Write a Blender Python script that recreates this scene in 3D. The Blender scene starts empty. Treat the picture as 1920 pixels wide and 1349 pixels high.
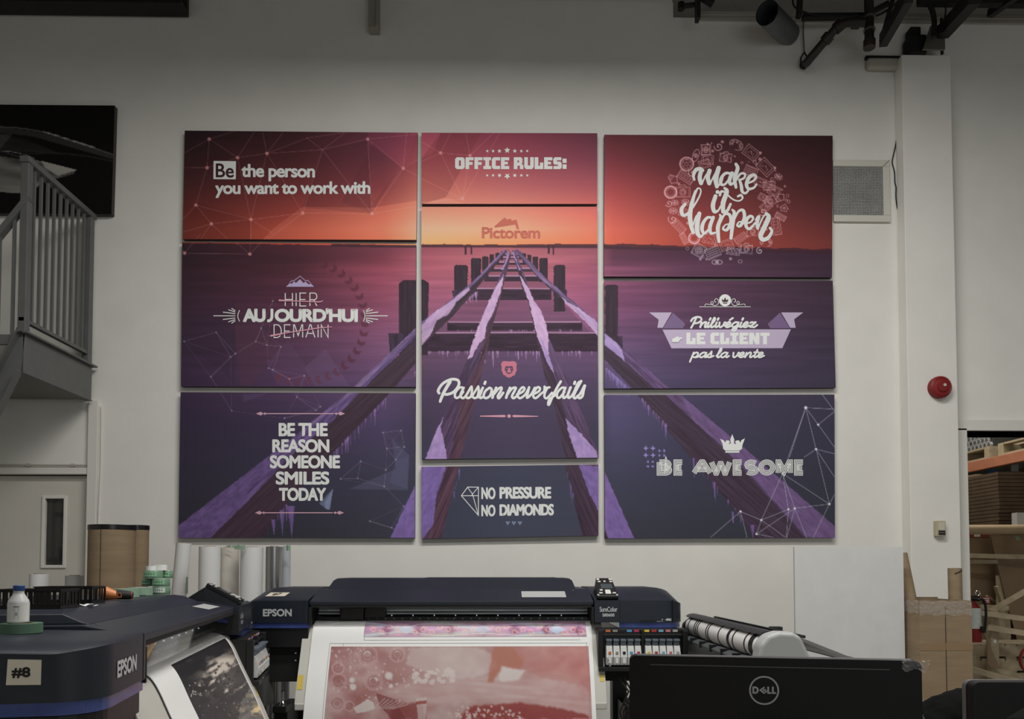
import bpy, bmesh, math, random
import numpy as np
from mathutils import Vector, Matrix
from mathutils.geometry import tessellate_polygon

# ------------------------------------------------------------------ camera, light, exposure
S = bpy.context.scene
COL = S.collection
R = math.radians
F, PX, PY = 1440.0, 960.0, 1015.0          # focal length and principal point, pixels of 1920x1349
YAW, PITCH, EYE = R(1.0), R(2.1), 1.39
WALL = 6.2                                  # distance of the far wall
cam_d = bpy.data.cameras.new('camera')
cam = bpy.data.objects.new('camera', cam_d)
COL.objects.link(cam)
cam.location = (0, 0, EYE)
cam.rotation_euler = (R(90) + PITCH, 0, -YAW)
cam_d.sensor_width = 36.0
cam_d.lens = F / 1920.0 * 36.0
cam_d.shift_y = (PY - 674.5) / 1920.0
cam_d.clip_start = 0.05
S.camera = cam

S.view_settings.view_transform = 'Standard'
S.view_settings.look = 'None'
S.view_settings.gamma = 1.0
S.view_settings.use_curve_mapping = False
S.view_settings.exposure = -0.14

world = bpy.data.worlds.new('world'); S.world = world
world.use_nodes = True
world.node_tree.nodes['Background'].inputs[0].default_value = (0.8, 0.85, 1.0, 1)
world.node_tree.nodes['Background'].inputs[1].default_value = 0.05

def lamp(name, loc, sx, sy, power, col=(1, 0.97, 0.9), rot=(0, 0, 0)):
    l = bpy.data.lights.new(name, 'AREA'); l.shape = 'RECTANGLE'; l.size = sx; l.size_y = sy
    l.energy = power; l.color = col
    o = bpy.data.objects.new(name, l); COL.objects.link(o); o.location = loc; o.rotation_euler = rot
    return o
LC = (1.0, 0.98, 0.945)
lamp('ceiling_lamp', (0.5, 3.0, 5.6), 3.0, 0.5, 226, LC)
lamp('ceiling_lamp', (3.0, 1.6, 5.3), 2.4, 0.5, 78, LC)
lamp('ceiling_lamp', (-1.4, 1.4, 5.3), 2.6, 0.5, 60, LC)
lamp('front_fill', (3.0, -4.2, 2.6), 5.0, 2.0, 52, (0.86, 0.92, 1.0), (R(84), 0, 0))  # added fill from the front; no window stands there
lamp('warehouse_lamp', (4.5, 8.0, 4.2), 2.0, 0.6, 60, (1.0, 0.95, 0.86))

# ------------------------------------------------------------------ projection helpers
def ray(px, py):
    d = Vector((px - PX, F, -(py - PY)))
    d = Matrix.Rotation(PITCH, 3, 'X') @ d
    return Matrix.Rotation(-YAW, 3, 'Z') @ d
def W(px, py, y):
    d = ray(px, py); t = y / d.y
    return Vector((d.x * t, y, EYE + d.z * t))
def WX(px, y):            # world x of a pixel column near the horizon at distance y
    return W(px, 1068, y).x
def WZ(py, y, px=935):
    return W(px, py, y).z
def PIX(v):
    d = Matrix.Rotation(YAW, 3, 'Z') @ (Vector(v) - Vector((0, 0, EYE)))
    d = Matrix.Rotation(-PITCH, 3, 'X') @ d
    return (PX + F * d.x / d.y, PY - F * d.z / d.y)

# ------------------------------------------------------------------ materials
def lin(c):
    c = np.asarray(c, float)
    return np.where(c <= 0.04045, c / 12.92, ((c + 0.055) / 1.055) ** 2.4)
def rgb(r, g, b):
    return tuple(float(v) for v in lin([r / 255, g / 255, b / 255]))
MATS = {}
def mat(name, col, rough=0.5, metal=0.0, noise=0.0, nscale=20.0, bump=0.0, bscale=60.0, spec=0.5,
        stretch=(1, 1, 1), trans=0.0, alpha=1.0, emit=None, estr=0.0, coat=0.0):
    if name in MATS: return MATS[name]
    m = bpy.data.materials.new(name); m.use_nodes = True
    nt = m.node_tree; b = nt.nodes['Principled BSDF']
    b.inputs['Base Color'].default_value = (*col, 1)
    b.inputs['Roughness'].default_value = rough
    b.inputs['Metallic'].default_value = metal
    b.inputs['Specular IOR Level'].default_value = spec
    b.inputs['Transmission Weight'].default_value = trans
    b.inputs['Alpha'].default_value = alpha
    b.inputs['Coat Weight'].default_value = coat
    if emit: b.inputs['Emission Color'].default_value = (*emit, 1); b.inputs['Emission Strength'].default_value = estr
    tc = nt.nodes.new('ShaderNodeTexCoord'); mp = nt.nodes.new('ShaderNodeMapping')
    mp.inputs['Scale'].default_value = stretch
    nt.links.new(tc.outputs['Object'], mp.inputs['Vector'])
    if noise > 0:
        n = nt.nodes.new('ShaderNodeTexNoise'); n.inputs['Scale'].default_value = nscale; n.inputs['Detail'].default_value = 5
        r = nt.nodes.new('ShaderNodeMapRange'); r.inputs['From Min'].default_value = 0.3; r.inputs['From Max'].default_value = 0.7
        r.inputs['To Min'].default_value = 1 - noise; r.inputs['To Max'].default_value = 1 + noise
        x = nt.nodes.new('ShaderNodeMix'); x.data_type = 'RGBA'; x.blend_type = 'MULTIPLY'; x.inputs['Factor'].default_value = 1
        x.inputs['A'].default_value = (*col, 1)
        nt.links.new(mp.outputs[0], n.inputs['Vector']); nt.links.new(n.outputs['Fac'], r.inputs['Value'])
        nt.links.new(r.outputs[0], x.inputs['B']); nt.links.new(x.outputs['Result'], b.inputs['Base Color'])
    if bump > 0:
        n = nt.nodes.new('ShaderNodeTexNoise'); n.inputs['Scale'].default_value = bscale; n.inputs['Detail'].default_value = 4
        bp = nt.nodes.new('ShaderNodeBump'); bp.inputs['Strength'].default_value = bump; bp.inputs['Distance'].default_value = 0.01
        nt.links.new(mp.outputs[0], n.inputs['Vector']); nt.links.new(n.outputs['Fac'], bp.inputs['Height'])
        nt.links.new(bp.outputs[0], b.inputs['Normal'])
    MATS[name] = m
    return m
def attr_mat(name, rough=0.6, spec=0.3, coat=0.0):
    if name in MATS: return MATS[name]
    m = bpy.data.materials.new(name); m.use_nodes = True
    nt = m.node_tree; b = nt.nodes['Principled BSDF']
    a = nt.nodes.new('ShaderNodeAttribute'); a.attribute_name = 'ink'
    nt.links.new(a.outputs['Color'], b.inputs['Base Color'])
    b.inputs['Roughness'].default_value = rough; b.inputs['Specular IOR Level'].default_value = spec
    b.inputs['Coat Weight'].default_value = coat
    MATS[name] = m
    return m

WHITE = mat('white_wall_paint', rgb(226, 224, 218), 0.75, noise=0.03, nscale=3, bump=0.06, bscale=220, spec=0.25)
TRIMW = mat('white_trim_paint', rgb(218, 216, 209), 0.5)
DOORP = mat('door_paint', rgb(200, 197, 187), 0.5, noise=0.03, nscale=4)
STEEL = mat('grey_painted_steel', rgb(92, 93, 92), 0.45, noise=0.08, nscale=8)
DARKST = mat('dark_steel', rgb(22, 20, 19), 0.6, noise=0.15, nscale=12)
PIPEB = mat('brown_black_pipe', rgb(38, 30, 27), 0.5, noise=0.2, nscale=14)
GALV = mat('galvanised_duct', rgb(105, 110, 112), 0.4, 0.6, noise=0.15, nscale=10)
NAVY = mat('navy_printer_plastic', rgb(27, 33, 43), 0.42, noise=0.06, nscale=90, bump=0.05, bscale=700)
NAVYD = mat('dark_navy_plastic', rgb(19, 22, 29), 0.38)
BLACKP = mat('black_plastic', rgb(17, 17, 18), 0.4)
BLACKM = mat('matte_black', rgb(12, 12, 12), 0.75)
BLUEB = mat('translucent_blue_band', rgb(60, 75, 132), 0.2, noise=0.25, nscale=9, coat=0.4)
SILVER = mat('brushed_rail', rgb(188, 193, 198), 0.35, 0.5, noise=0.12, nscale=16, stretch=(1, 8, 8))
CHROME = mat('chrome', rgb(200, 200, 200), 0.15, 1.0)
GREYP = mat('light_grey_plastic', rgb(190, 188, 180), 0.45)
PAPER = mat('white_paper', rgb(228, 228, 226), 0.6, spec=0.2)
LETTER = mat('white_print', rgb(236, 238, 236), 0.6, spec=0.2)
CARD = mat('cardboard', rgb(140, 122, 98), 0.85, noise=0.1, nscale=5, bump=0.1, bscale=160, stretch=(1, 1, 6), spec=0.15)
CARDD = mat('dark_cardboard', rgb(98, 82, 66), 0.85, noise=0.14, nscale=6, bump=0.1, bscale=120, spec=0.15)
WOOD = mat('pine_wood', rgb(174, 160, 134), 0.65, noise=0.14, nscale=14, stretch=(1, 1, 1), spec=0.2)
STICK = mat('cream_sticker', rgb(215, 208, 188), 0.5)
INKBLK = mat('black_ink', rgb(14, 12, 12), 0.6)
GREEN = mat('green_tape', rgb(132, 160, 138), 0.55, noise=0.06, nscale=30)
GREEND = mat('dark_green_tape', rgb(80, 110, 88), 0.5)
RED = mat('red_enamel', rgb(128, 34, 34), 0.5, spec=0.3)
YEL = mat('yellow_warning', rgb(205, 180, 70), 0.5)
GLASS = mat('clear_pane', (1, 1, 1), 0.03, trans=1.0)
MATS['clear_pane'].node_tree.nodes['Principled BSDF'].inputs['IOR'].default_value = 1.1
FILMM = mat('stretch_film', rgb(225, 225, 225), 0.12, alpha=0.16, bump=0.9, bscale=45, spec=0.8)
CONC = mat('concrete_floor', rgb(150, 148, 142), 0.5, noise=0.1, nscale=2, bump=0.05)

# ------------------------------------------------------------------ mesh builder
class MB:
    def __init__(s): s.v = []; s.f = []; s.M = Matrix.Identity(4)
    def add(s, vs, fs):
        n = len(s.v)
        s.v += [tuple(s.M @ Vector(p)) for p in vs]
        s.f += [tuple(n + i for i in f) for f in fs]
        return s
    def box(s, x0, y0, z0, x1, y1, z1):
        if x0 > x1: x0, x1 = x1, x0
        if y0 > y1: y0, y1 = y1, y0
        if z0 > z1: z0, z1 = z1, z0
        return s.add([(x0,y0,z0),(x1,y0,z0),(x1,y1,z0),(x0,y1,z0),(x0,y0,z1),(x1,y0,z1),(x1,y1,z1),(x0,y1,z1)],
              [(0,3,2,1),(4,5,6,7),(0,1,5,4),(1,2,6,5),(2,3,7,6),(3,0,4,7)])
    def loft(s, rings, caps=True, closed=True):
        n = len(rings[0]); vs = [p for r in rings for p in r]; fs = []
        for i in range(len(rings) - 1):
            for j in range(n if closed else n - 1):
                k = (j + 1) % n
                fs.append((i*n+j, i*n+k, (i+1)*n+k, (i+1)*n+j))
        if caps: fs.append(tuple(range(n))[::-1]); fs.append(tuple((len(rings)-1)*n + j for j in range(n)))
        return s.add(vs, fs)
    def prism_x(s, x0, x1, prof):       # profile of (y, z)
        return s.loft([[(x0, p[0], p[1]) for p in prof], [(x1, p[0], p[1]) for p in prof]])
    def prism(s, pts, z0, z1):
        return s.loft([[(p[0], p[1], z0) for p in pts], [(p[0], p[1], z1) for p in pts]])
    def prism_y(s, pts, y0, y1):        # outline of (x, z)
        return s.loft([[(p[0], y0, p[1]) for p in pts], [(p[0], y1, p[1]) for p in pts]])
    def tube(s, pts, r, n=12, caps=True):
        pts = [Vector(p) for p in pts]; rings = []
        rr = r if isinstance(r, (list, tuple)) else [r] * len(pts)
        up = None
        for i, p in enumerate(pts):
            a = pts[max(i-1, 0)]; b = pts[min(i+1, len(pts)-1)]
            d = (b - a).normalized()
            if up is None: up = Vector((0,0,1)) if abs(d.z) < 0.9 else Vector((1,0,0))
            u = d.cross(up).normalized(); w = u.cross(d).normalized(); up = w
            rings.append([tuple(p + (u*math.cos(t) + w*math.sin(t)) * rr[i]) for t in [2*math.pi*k/n for k in range(n)]])
        return s.loft(rings, caps)
    def bar(s, a, b, w, h, up=(0,0,1)):  # square section bar
        a = Vector(a); b = Vector(b); d = (b-a).normalized(); up = Vector(up)
        if abs(d.dot(up)) > 0.98: up = Vector((0,1,0))
        u = d.cross(up).normalized(); v = u.cross(d).normalized()
        o = [(-w/2,-h/2),(w/2,-h/2),(w/2,h/2),(-w/2,h/2)]
        return s.loft([[tuple(p + u*x + v*y) for x, y in o] for p in (a, b)])
    def lathe(s, prof, c=(0,0,0), n=32, axis='z'):  # profile of (r, h), closed loop if ends differ
        rings = []
        for r, h in prof:
            ring = []
            for k in range(n):
                t = 2*math.pi*k/n; x, y = r*math.cos(t), r*math.sin(t)
                p = (x, y, h) if axis == 'z' else ((h, x, y) if axis == 'x' else (x, -h, y))
                ring.append((c[0]+p[0], c[1]+p[1], c[2]+p[2]))
            rings.append(ring)
        return s.loft(rings, caps=True)
    def quadgrid(s, P):                 # P[i][j] points
        n, m = len(P), len(P[0])
        return s.add([p for r in P for p in r], [(i*m+j, i*m+j+1, (i+1)*m+j+1, (i+1)*m+j) for i in range(n-1) for j in range(m-1)])
    def build(s, name, m, parent=None, smooth=False, bevel=0.0, seg=2, label=None, fix=True):
        me = bpy.data.meshes.new(name); me.from_pydata(s.v, [], s.f); me.update()
        if fix:
            bm = bmesh.new(); bm.from_mesh(me); bmesh.ops.recalc_face_normals(bm, faces=bm.faces); bm.to_mesh(me); bm.free()
        o = bpy.data.objects.new(name, me); COL.objects.link(o)
        if m: me.materials.append(m)
        if smooth:
            me.polygons.foreach_set('use_smooth', [True] * len(me.polygons))
            md = o.modifiers.new('edges', 'EDGE_SPLIT'); md.split_angle = R(35)
        if bevel > 0:
            md = o.modifiers.new('bevel', 'BEVEL'); md.width = bevel; md.segments = seg; md.limit_method = 'ANGLE'; md.angle_limit = R(30)
            md.use_clamp_overlap = True
        if parent: o.parent = parent
        if label: o['label'] = label
        return o
def empty(name, loc, rz=0.0, label=None, cat=None, group=None):
    o = bpy.data.objects.new(name, None); COL.objects.link(o); o.location = loc; o.rotation_euler = (0, 0, rz)
    o.empty_display_size = 0.1
    return tag(o, label, cat, group)
def tag(o, label=None, cat=None, group=None):
    if label: o['label'] = label
    if cat: o['category'] = cat
    if group: o['group'] = group
    return o
def struct(o):
    o['kind'] = 'structure'; return o
def clone(root, loc, rz=None, label=None, group=None):
    r = root.copy(); COL.objects.link(r); r.location = loc
    if rz is not None: r.rotation_euler = (0, 0, rz)
    if label: r['label'] = label
    if group: r['group'] = group
    for ch in list(root.children):
        c = ch.copy(); COL.objects.link(c); c.parent = r
        for g in list(ch.children):
            d = g.copy(); COL.objects.link(d); d.parent = c
    return r

# ------------------------------------------------------------------ flat lettering
def smooth_line(pts, k=6):
    if len(pts) < 3: return [tuple(p) for p in pts]
    P = [np.array(p, float) for p in pts]; P = [2*P[0]-P[1]] + P + [2*P[-1]-P[-2]]; out = []
    for i in range(1, len(P)-2):
        for t in np.linspace(0, 1, k, endpoint=False):
            a, b, c, d = P[i-1], P[i], P[i+1], P[i+2]
            out.append(tuple(0.5*((2*b) + (-a+c)*t + (2*a-5*b+4*c-d)*t*t + (-a+3*b-3*c+d)*t**3)))
    out.append(tuple(P[-2])); return out
class Flat:
    """2D shapes in picture coordinates (x right, y down) later mapped on a plane."""
    def __init__(s): s.v = []; s.f = []; s.h = []; s.top = 0.0
    def _add(s, vs, fs, ramp=None):
        n = len(s.v); s.v += [tuple(map(float, p)) for p in vs]; s.f += [tuple(n+i for i in f) for f in fs]
        if ramp is None: s.h += [s.top]*len(vs); s.top += 1.5e-5
        else: s.h += [s.top+r for r in ramp]; s.top += max(ramp)+1.5e-5
    def poly(s, pts, holes=()):
        loops = [[Vector((p[0], p[1], 0)) for p in pts]] + [[Vector((p[0], p[1], 0)) for p in h] for h in holes]
        tris = tessellate_polygon(loops); vs = [(p.x, p.y) for l in loops for p in l]
        s._add(vs, tris)
    def disc(s, x, y, r, n=18, ry=None):
        ry = ry or r
        s._add([(x + r*math.cos(2*math.pi*k/n), y + ry*math.sin(2*math.pi*k/n)) for k in range(n)], [tuple(range(n))])
    def ring(s, x, y, r, w, n=36, ry=None):
        ry = ry or r
        s.stroke([(x + r*math.cos(2*math.pi*k/n), y + ry*math.sin(2*math.pi*k/n)) for k in range(n+1)], w, caps=False)
    def stroke(s, pts, w, caps=True, miter=True):
        """w: width, or list of widths; ribbon with mitred joints"""
        P = [np.array(p[:2], float) for p in pts]
        ws = [w]*len(P) if not isinstance(w, (list, tuple)) else list(np.interp(np.linspace(0, 1, len(P)), np.linspace(0, 1, len(w)), w))
        Q = [P[0]]; WS = [ws[0]]
        for p, a in zip(P[1:], ws[1:]):
            if np.hypot(*(p-Q[-1])) > 1e-6: Q.append(p); WS.append(a)
        P, ws = Q, WS
        if len(P) < 2: s.disc(P[0][0], P[0][1], ws[0]/2); return
        closed = np.hypot(*(P[0]-P[-1])) < 1e-4
        L = []; Rr = []; n = len(P)
        for i in range(n):
            a = P[i-1] if i > 0 else (P[-2] if closed else None); b = P[i+1] if i < n-1 else (P[1] if closed else None)
            d1 = (P[i]-a)/np.hypot(*(P[i]-a)) if a is not None else None
            d2 = (b-P[i])/np.hypot(*(b-P[i])) if b is not None else None
            if d1 is None: d1 = d2
            if d2 is None: d2 = d1
            nn = np.array([-(d1+d2)[1], (d1+d2)[0]]); l = np.hypot(*nn)
            nn = nn/l if l > 1e-6 else np.array([-d1[1], d1[0]])
            c = max(0.35, abs(nn @ np.array([-d1[1], d1[0]])))
            if not miter: c = max(c, 0.9)
            L.append(P[i] + nn*ws[i]/2/c); Rr.append(P[i] - nn*ws[i]/2/c)
        rp = [i*2.5e-6 for i in range(n)]
        s._add([tuple(p) for p in L+Rr], [(i, i+1, n+i+1, n+i) for i in range(n-1)], rp+rp)
        if caps and not closed:
            s.disc(P[0][0], P[0][1], ws[0]/2, 14); s.disc(P[-1][0], P[-1][1], ws[-1]/2, 14)
    def star(s, x, y, r, n=5, k=0.45, rot=-90):
        s.poly([(x + (r if i % 2 == 0 else r*k)*math.cos(R(rot+180/n*i)), y + (r if i % 2 == 0 else r*k)*math.sin(R(rot+180/n*i))) for i in range(2*n)])
    def text(s, body, x0, y0, x1, y1, bold=0.0, space=1.0, shear=0.0, skew=0.0):
        """default font text fitted exactly into a box; bold adds an outline of that many px; skew drops the right end"""
        c = bpy.data.curves.new('t', 'FONT'); c.body = body; c.space_character = space; c.shear = shear
        c.resolution_u = 5; c.fill_mode = 'FRONT'
        o = bpy.data.objects.new('t', c); COL.objects.link(o)
        dg = bpy.context.evaluated_depsgraph_get(); dg.update()
        me = bpy.data.meshes.new_from_object(o.evaluated_get(dg))
        bm = bmesh.new(); bm.from_mesh(me); bmesh.ops.remove_doubles(bm, verts=bm.verts, dist=1e-5); bm.verts.index_update()
        V = [v.co.copy() for v in bm.verts]; Fs = [tuple(v.index for v in p.verts) for p in bm.faces]
        E = [(e.verts[0].index, e.verts[1].index) for e in bm.edges if len(e.link_faces) == 1]; bm.free()
        bpy.data.objects.remove(o); bpy.data.curves.remove(c); bpy.data.meshes.remove(me)
        ax = min(v.x for v in V); bx = max(v.x for v in V); ay = min(v.y for v in V); by = max(v.y for v in V)
        w = bold/2; X0, X1, Y0, Y1 = x0+w, x1-w, y0+w, y1-w
        P = [(X0+(v.x-ax)/(bx-ax)*(X1-X0), Y1-(v.y-ay)/(by-ay)*(Y1-Y0) + skew*(v.x-ax)/(bx-ax)) for v in V]
        s._add(P, Fs)
        if bold > 0:
            vs = []; fs = []
            for a, b in E:
                d = np.array(P[b])-np.array(P[a]); l = np.hypot(*d)
                if l < 1e-6: continue
                nn = np.array([-d[1], d[0]])/l*w; e = d/l*w*.5; k = len(vs)
                A = np.array(P[a])-e; B = np.array(P[b])+e
                vs += [tuple(A+nn), tuple(B+nn), tuple(B-nn), tuple(A-nn)]; fs.append((k, k+1, k+2, k+3))
            s._add(vs, fs, [i*1.5e-7 for i in range(len(vs))])
    def build(s, name, m, fn, parent=None, label=None):
        me = bpy.data.meshes.new(name); P3 = [fn(p[0], p[1], h) for p, h in zip(s.v, s.h)]; me.from_pydata([tuple(p) for p in P3], [], s.f); me.update()
        me.materials.append(m)
        o = bpy.data.objects.new(name, me); COL.objects.link(o)
        if parent: o.parent = parent
        if label: o['label'] = label
        return o
# capital letters as centre lines on a 1 x 1 cell (y down), advance width first
def arc(cx, cy, rx, ry, a0, a1, n=10):
    return [(cx + rx*math.cos(R(a0+(a1-a0)*i/n)), cy + ry*math.sin(R(a0+(a1-a0)*i/n))) for i in range(n+1)]
CAPS = {
 'A': (0.9, [[(0,1),(.4,0),(.5,0),(.9,1)], [(.2,.68),(.7,.68)]]),
 'B': (.72, [[(0,0),(.42,0)]+arc(.42,.25,.26,.25,-90,90)+[(.1,.5)], [(.42,.5)]+arc(.42,.75,.3,.25,-90,90)+[(0,1),(0,0)]]),
 'C': (.7, [[(.7,.0),(.3,.0)]+arc(.25,.25,.25,.25,-90,-180,4)+arc(.25,.75,.25,.25,180,90,4)+[(.7,1)]]),
 'D': (.72, [[(0,0),(.3,0)]+arc(.3,.5,.42,.5,-90,90,14)+[(0,1),(0,0)]]),
 'E': (.6, [[(.6,0),(0,0),(0,1),(.6,1)], [(0,.5),(.52,.5)]]),
 'F': (.6, [[(.6,0),(0,0),(0,1)], [(0,.5),(.5,.5)]]),
 'H': (.68, [[(0,0),(0,1)],[(.68,0),(.68,1)],[(0,.5),(.68,.5)]]),
 'I': (.0, [[(0,0),(0,1)]]),
 'L': (.55, [[(0,0),(0,1),(.55,1)]]),
 'M': (.9, [[(0,1),(0,0),(.08,0),(.45,.85),(.82,0),(.9,0),(.9,1)]]),
 'N': (.68, [[(0,1),(0,0),(.68,1),(.68,0)]]),
 'O': (.9, [arc(.45,.5,.45,.5,-90,270,28)]),
 'Q': (.6, [arc(.3,.3,.3,.3,180,270,4)+arc(.3,.3,.3,.3,270,360,4)+arc(.3,.7,.3,.3,0,90,4)+arc(.3,.7,.3,.3,90,180,4)+[(0,.3)]]),
 'R': (.66, [[(0,1),(0,0),(.4,0)]+arc(.4,.26,.26,.26,-90,90)+[(0,.52)],[(.36,.52),(.66,1)]]),
 'S': (.62, [[(.6,.12)]+arc(.33,.25,.27,.25,-50,-180,6)+[(.1,.42),(.5,.56)]+arc(.33,.75,.29,.25,-20,90,6)+arc(.33,.75,.3,.25,95,145,3)]),
 'T': (.7, [[(0,0),(.7,0)],[(.35,0),(.35,1)]]),
 'U': (.68, [[(0,0),(0,.7)]+arc(.34,.7,.34,.3,180,0,10)+[(.68,0)]]),
 'W': (1.1, [[(0,0),(.26,1),(.3,1),(.52,.15),(.58,.15),(.8,1),(.84,1),(1.1,0)]]),
}
def caps_text(fl, body, x0, y0, x1, y1, w, gap=None, lines=1, pitch=0, skew=0, caps=False):
    """stroke font text; outer edges fitted to the box, stroke width w in px"""
    gap = gap if gap is not None else w*1.5
    H = y1 - y0 - w
    adv = [CAPS[c][0] if c != ' ' else .35 for c in body]
    k = (x1 - x0 - w - gap*(len(body)-1)) / sum(adv)
    x = x0 + w/2
    for c, a in zip(body, adv):
        if c != ' ':
            for st in CAPS[c][1]:
                P = [(x + p[0]*k, y0 + w/2 + p[1]*H + skew*(x + p[0]*k - x0)/(x1-x0)) for p in st]
                if lines == 1: fl.stroke(P, w, caps=caps)
                else:
                    for q in range(lines):
                        off = (q - (lines-1)/2) * pitch
                        fl.stroke(offset_line(P, off), pitch*0.60, caps=False)
        x += a*k + gap
def offset_line(P, d):
    P = [np.array(p, float) for p in P]; n = len(P); out = []
    closed = np.hypot(*(P[0]-P[-1])) < 1e-4
    for i in range(n):
        a = P[i-1] if i > 0 else (P[-2] if closed else None); b = P[i+1] if i < n-1 else (P[1] if closed else None)
        d1 = (P[i]-a) if a is not None else (b-P[i]); d2 = (b-P[i]) if b is not None else (P[i]-a)
        d1 = d1/max(1e-9, np.hypot(*d1)); d2 = d2/max(1e-9, np.hypot(*d2))
        nn = np.array([-(d1+d2)[1], (d1+d2)[0]]); l = np.hypot(*nn)
        nn = nn/l if l > 1e-6 else np.array([-d1[1], d1[0]])
        c = max(0.4, abs(nn @ np.array([-d1[1], d1[0]])))
        out.append(tuple(P[i] + nn*d/c))
    return out
# heavy block letters: filled outlines on a cell 0..w, y down 0..1, with notch holes
def block_text(fl, body, x0, y0, x1, y1, gap=1.6, skew=0):
    t = .36
    G = {
     'O': (1.0, [[(.18,0),(.82,0),(1,.15),(1,.85),(.82,1),(.18,1),(0,.85),(0,.15)]], [[(.4,.27),(.6,.27),(.6,.73),(.4,.73)]]),
     'F': (.84, [[(0,0),(.84,0),(.84,.26),(.38,.26),(.38,.4),(.74,.4),(.74,.64),(.38,.64),(.38,1),(0,1)]], []),
     'I': (.8, [[(0,0),(.8,0),(.8,.26),(.6,.26),(.6,.74),(.8,.74),(.8,1),(0,1),(0,.74),(.2,.74),(.2,.26),(0,.26)]], []),
     'C': (.86, [[(.18,0),(.86,0),(.86,.27),(.4,.27),(.4,.73),(.86,.73),(.86,1),(.18,1),(0,.85),(0,.15)]], []),
     'E': (.86, [[(0,0),(.86,0),(.86,.26),(.38,.26),(.38,.38),(.72,.38),(.72,.6),(.38,.6),(.38,.74),(.86,.74),(.86,1),(0,1)]], []),
     'R': (1.0, [[(0,0),(.76,0),(.9,.13),(.9,.45),(.8,.56),(.94,.62),(1,.75),(1,1),(.64,1),(.64,.72),(.38,.72),(.38,1),(0,1)]], [[(.38,.27),(.54,.27),(.54,.44),(.38,.44)]]),
     'U': (1.0, [[(0,0),(.38,0),(.38,.7),(.62,.7),(.62,0),(1,0),(1,.82),(.82,1),(.18,1),(0,.82)]], []),
     'L': (.9, [[(0,0),(.38,0),(.38,.72),(.55,.72),(.55,.45),(.9,.45),(.9,1),(0,1)]], []),
     'S': (.88, [[(.16,0),(.84,0),(.84,.26),(.38,.26),(.38,.36),(.74,.36),(.88,.5),(.88,.86),(.74,1),(.02,1),(.02,.74),(.5,.74),(.5,.63),(.14,.63),(0,.5),(0,.14)]], []),
     'N': (1.0, [[(0,0),(.4,0),(.64,.42),(.64,0),(1,0),(1,1),(.62,1),(.37,.55),(.37,1),(0,1)]], []),
     'T': (.9, [[(0,0),(.9,0),(.9,.28),(.64,.28),(.64,1),(.26,1),(.26,.28),(0,.28)]], []),
     ':': (.42, [[(0,.12),(.42,.12),(.42,.48),(0,.48)], [(0,.6),(.42,.6),(.42,.98),(0,.98)]], []),
    }
    adv = [G[c][0] if c != ' ' else .3 for c in body]
    k = (x1-x0-gap*(len(body)-1))/sum(adv); x = x0; H = y1-y0
    for c, a in zip(body, adv):
        if c != ' ':
            T = lambda l: [(x+p[0]*k, y0+p[1]*H+skew*(x+p[0]*k-x0)/(x1-x0)) for p in l]
            _, outs, holes = G[c]
            fl.poly(T(outs[0]), [T(h) for h in holes])
            for o in outs[1:]: fl.poly(T(o))
        x += a*k + gap
# joined script: centre lines, x height 1 (y up), baseline 0
SCR = {
 'a': (1.05, [[(.8,.88),(.5,1.0),(.12,.62),(.12,.15),(.4,0),(.75,.4),(.88,.95)],[(.88,.95),(.8,.25),(.95,0),(1.2,.3)]]),
 's': (.8, [[(-.1,.2),(.35,.75),(.5,1.2)],[(.5,1.15),(.55,.7),(.62,.25),(.4,0),(.1,.1)],[(.4,0),(.6,.05),(.95,.3)]]),
 'i': (.52, [[(.25,.95),(.18,.25),(.32,0),(.65,.35)]]),
 'o': (1.0, [[(.55,1),(.15,.7),(.1,.2),(.4,0),(.8,.3),(.85,.8),(.55,1)],[(.8,.85),(1.1,.75)]]),
 'n': (1.15, [[(.12,.95),(.1,0)],[(.1,.2),(.4,.85),(.65,1),(.78,.75),(.72,.2),(.88,0),(1.2,.35)]]),
 'r': (.85, [[(.1,.95),(.1,0)],[(.1,.3),(.4,.9),(.72,1.0),(.8,.8)],[(.72,.9),(.68,.2),(.82,0),(1.0,.3)]]),
 'e': (.85, [[(.0,.25),(.5,.55),(.62,.85),(.42,1.02),(.14,.7),(.1,.2),(.4,0),(.9,.35)]]),
 'v': (.95, [[(.1,.95),(.2,.2),(.4,.0),(.7,.4),(.8,.95),(1.1,.75)]]),
 'f': (.6, [[(.55,1.7),(.4,1.8),(.3,1.2),(.1,-.5),(-.1,-.75),(-.12,-.4),(.15,-.05),(.7,.35)]]),
 'l': (.55, [[(0,.3),(.4,1.2),(.42,1.75),(.28,1.75),(.15,.8),(.18,.1),(.35,0),(.65,.35)]]),
 't': (.62, [[(.35,1.55),(.2,.3),(.35,0),(.7,.35)],[(0,1.02),(.6,1.06)]]),
 'p': (1.05, [[(.15,1.0),(.0,-.9)],[(.12,.5),(.4,.95),(.75,.9),(.8,.4),(.5,0),(.2,.15)],[(.5,0),(.8,.05),(1.15,.3)]]),
 'g': (1.0, [[(.8,.88),(.5,1.0),(.12,.62),(.12,.2),(.4,.05),(.75,.4),(.88,.95)],[(.88,.95),(.75,-.4),(.5,-.7),(.25,-.45),(.6,-.1),(1.15,.3)]]),
 'z': (.9, [[(.1,.85),(.3,1.0),(.5,.9),(.8,.95),(.2,.1),(.5,.1),(.75,0),(1.1,.45)]]),
 'P': (1.3, [[(.55,1.9),(.35,.6),(.2,-.1)],[(-.05,1.2),(.1,1.7),(.55,2.0),(1.1,1.9),(1.3,1.4),(1.0,.9),(.45,.75)]]),
}
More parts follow.
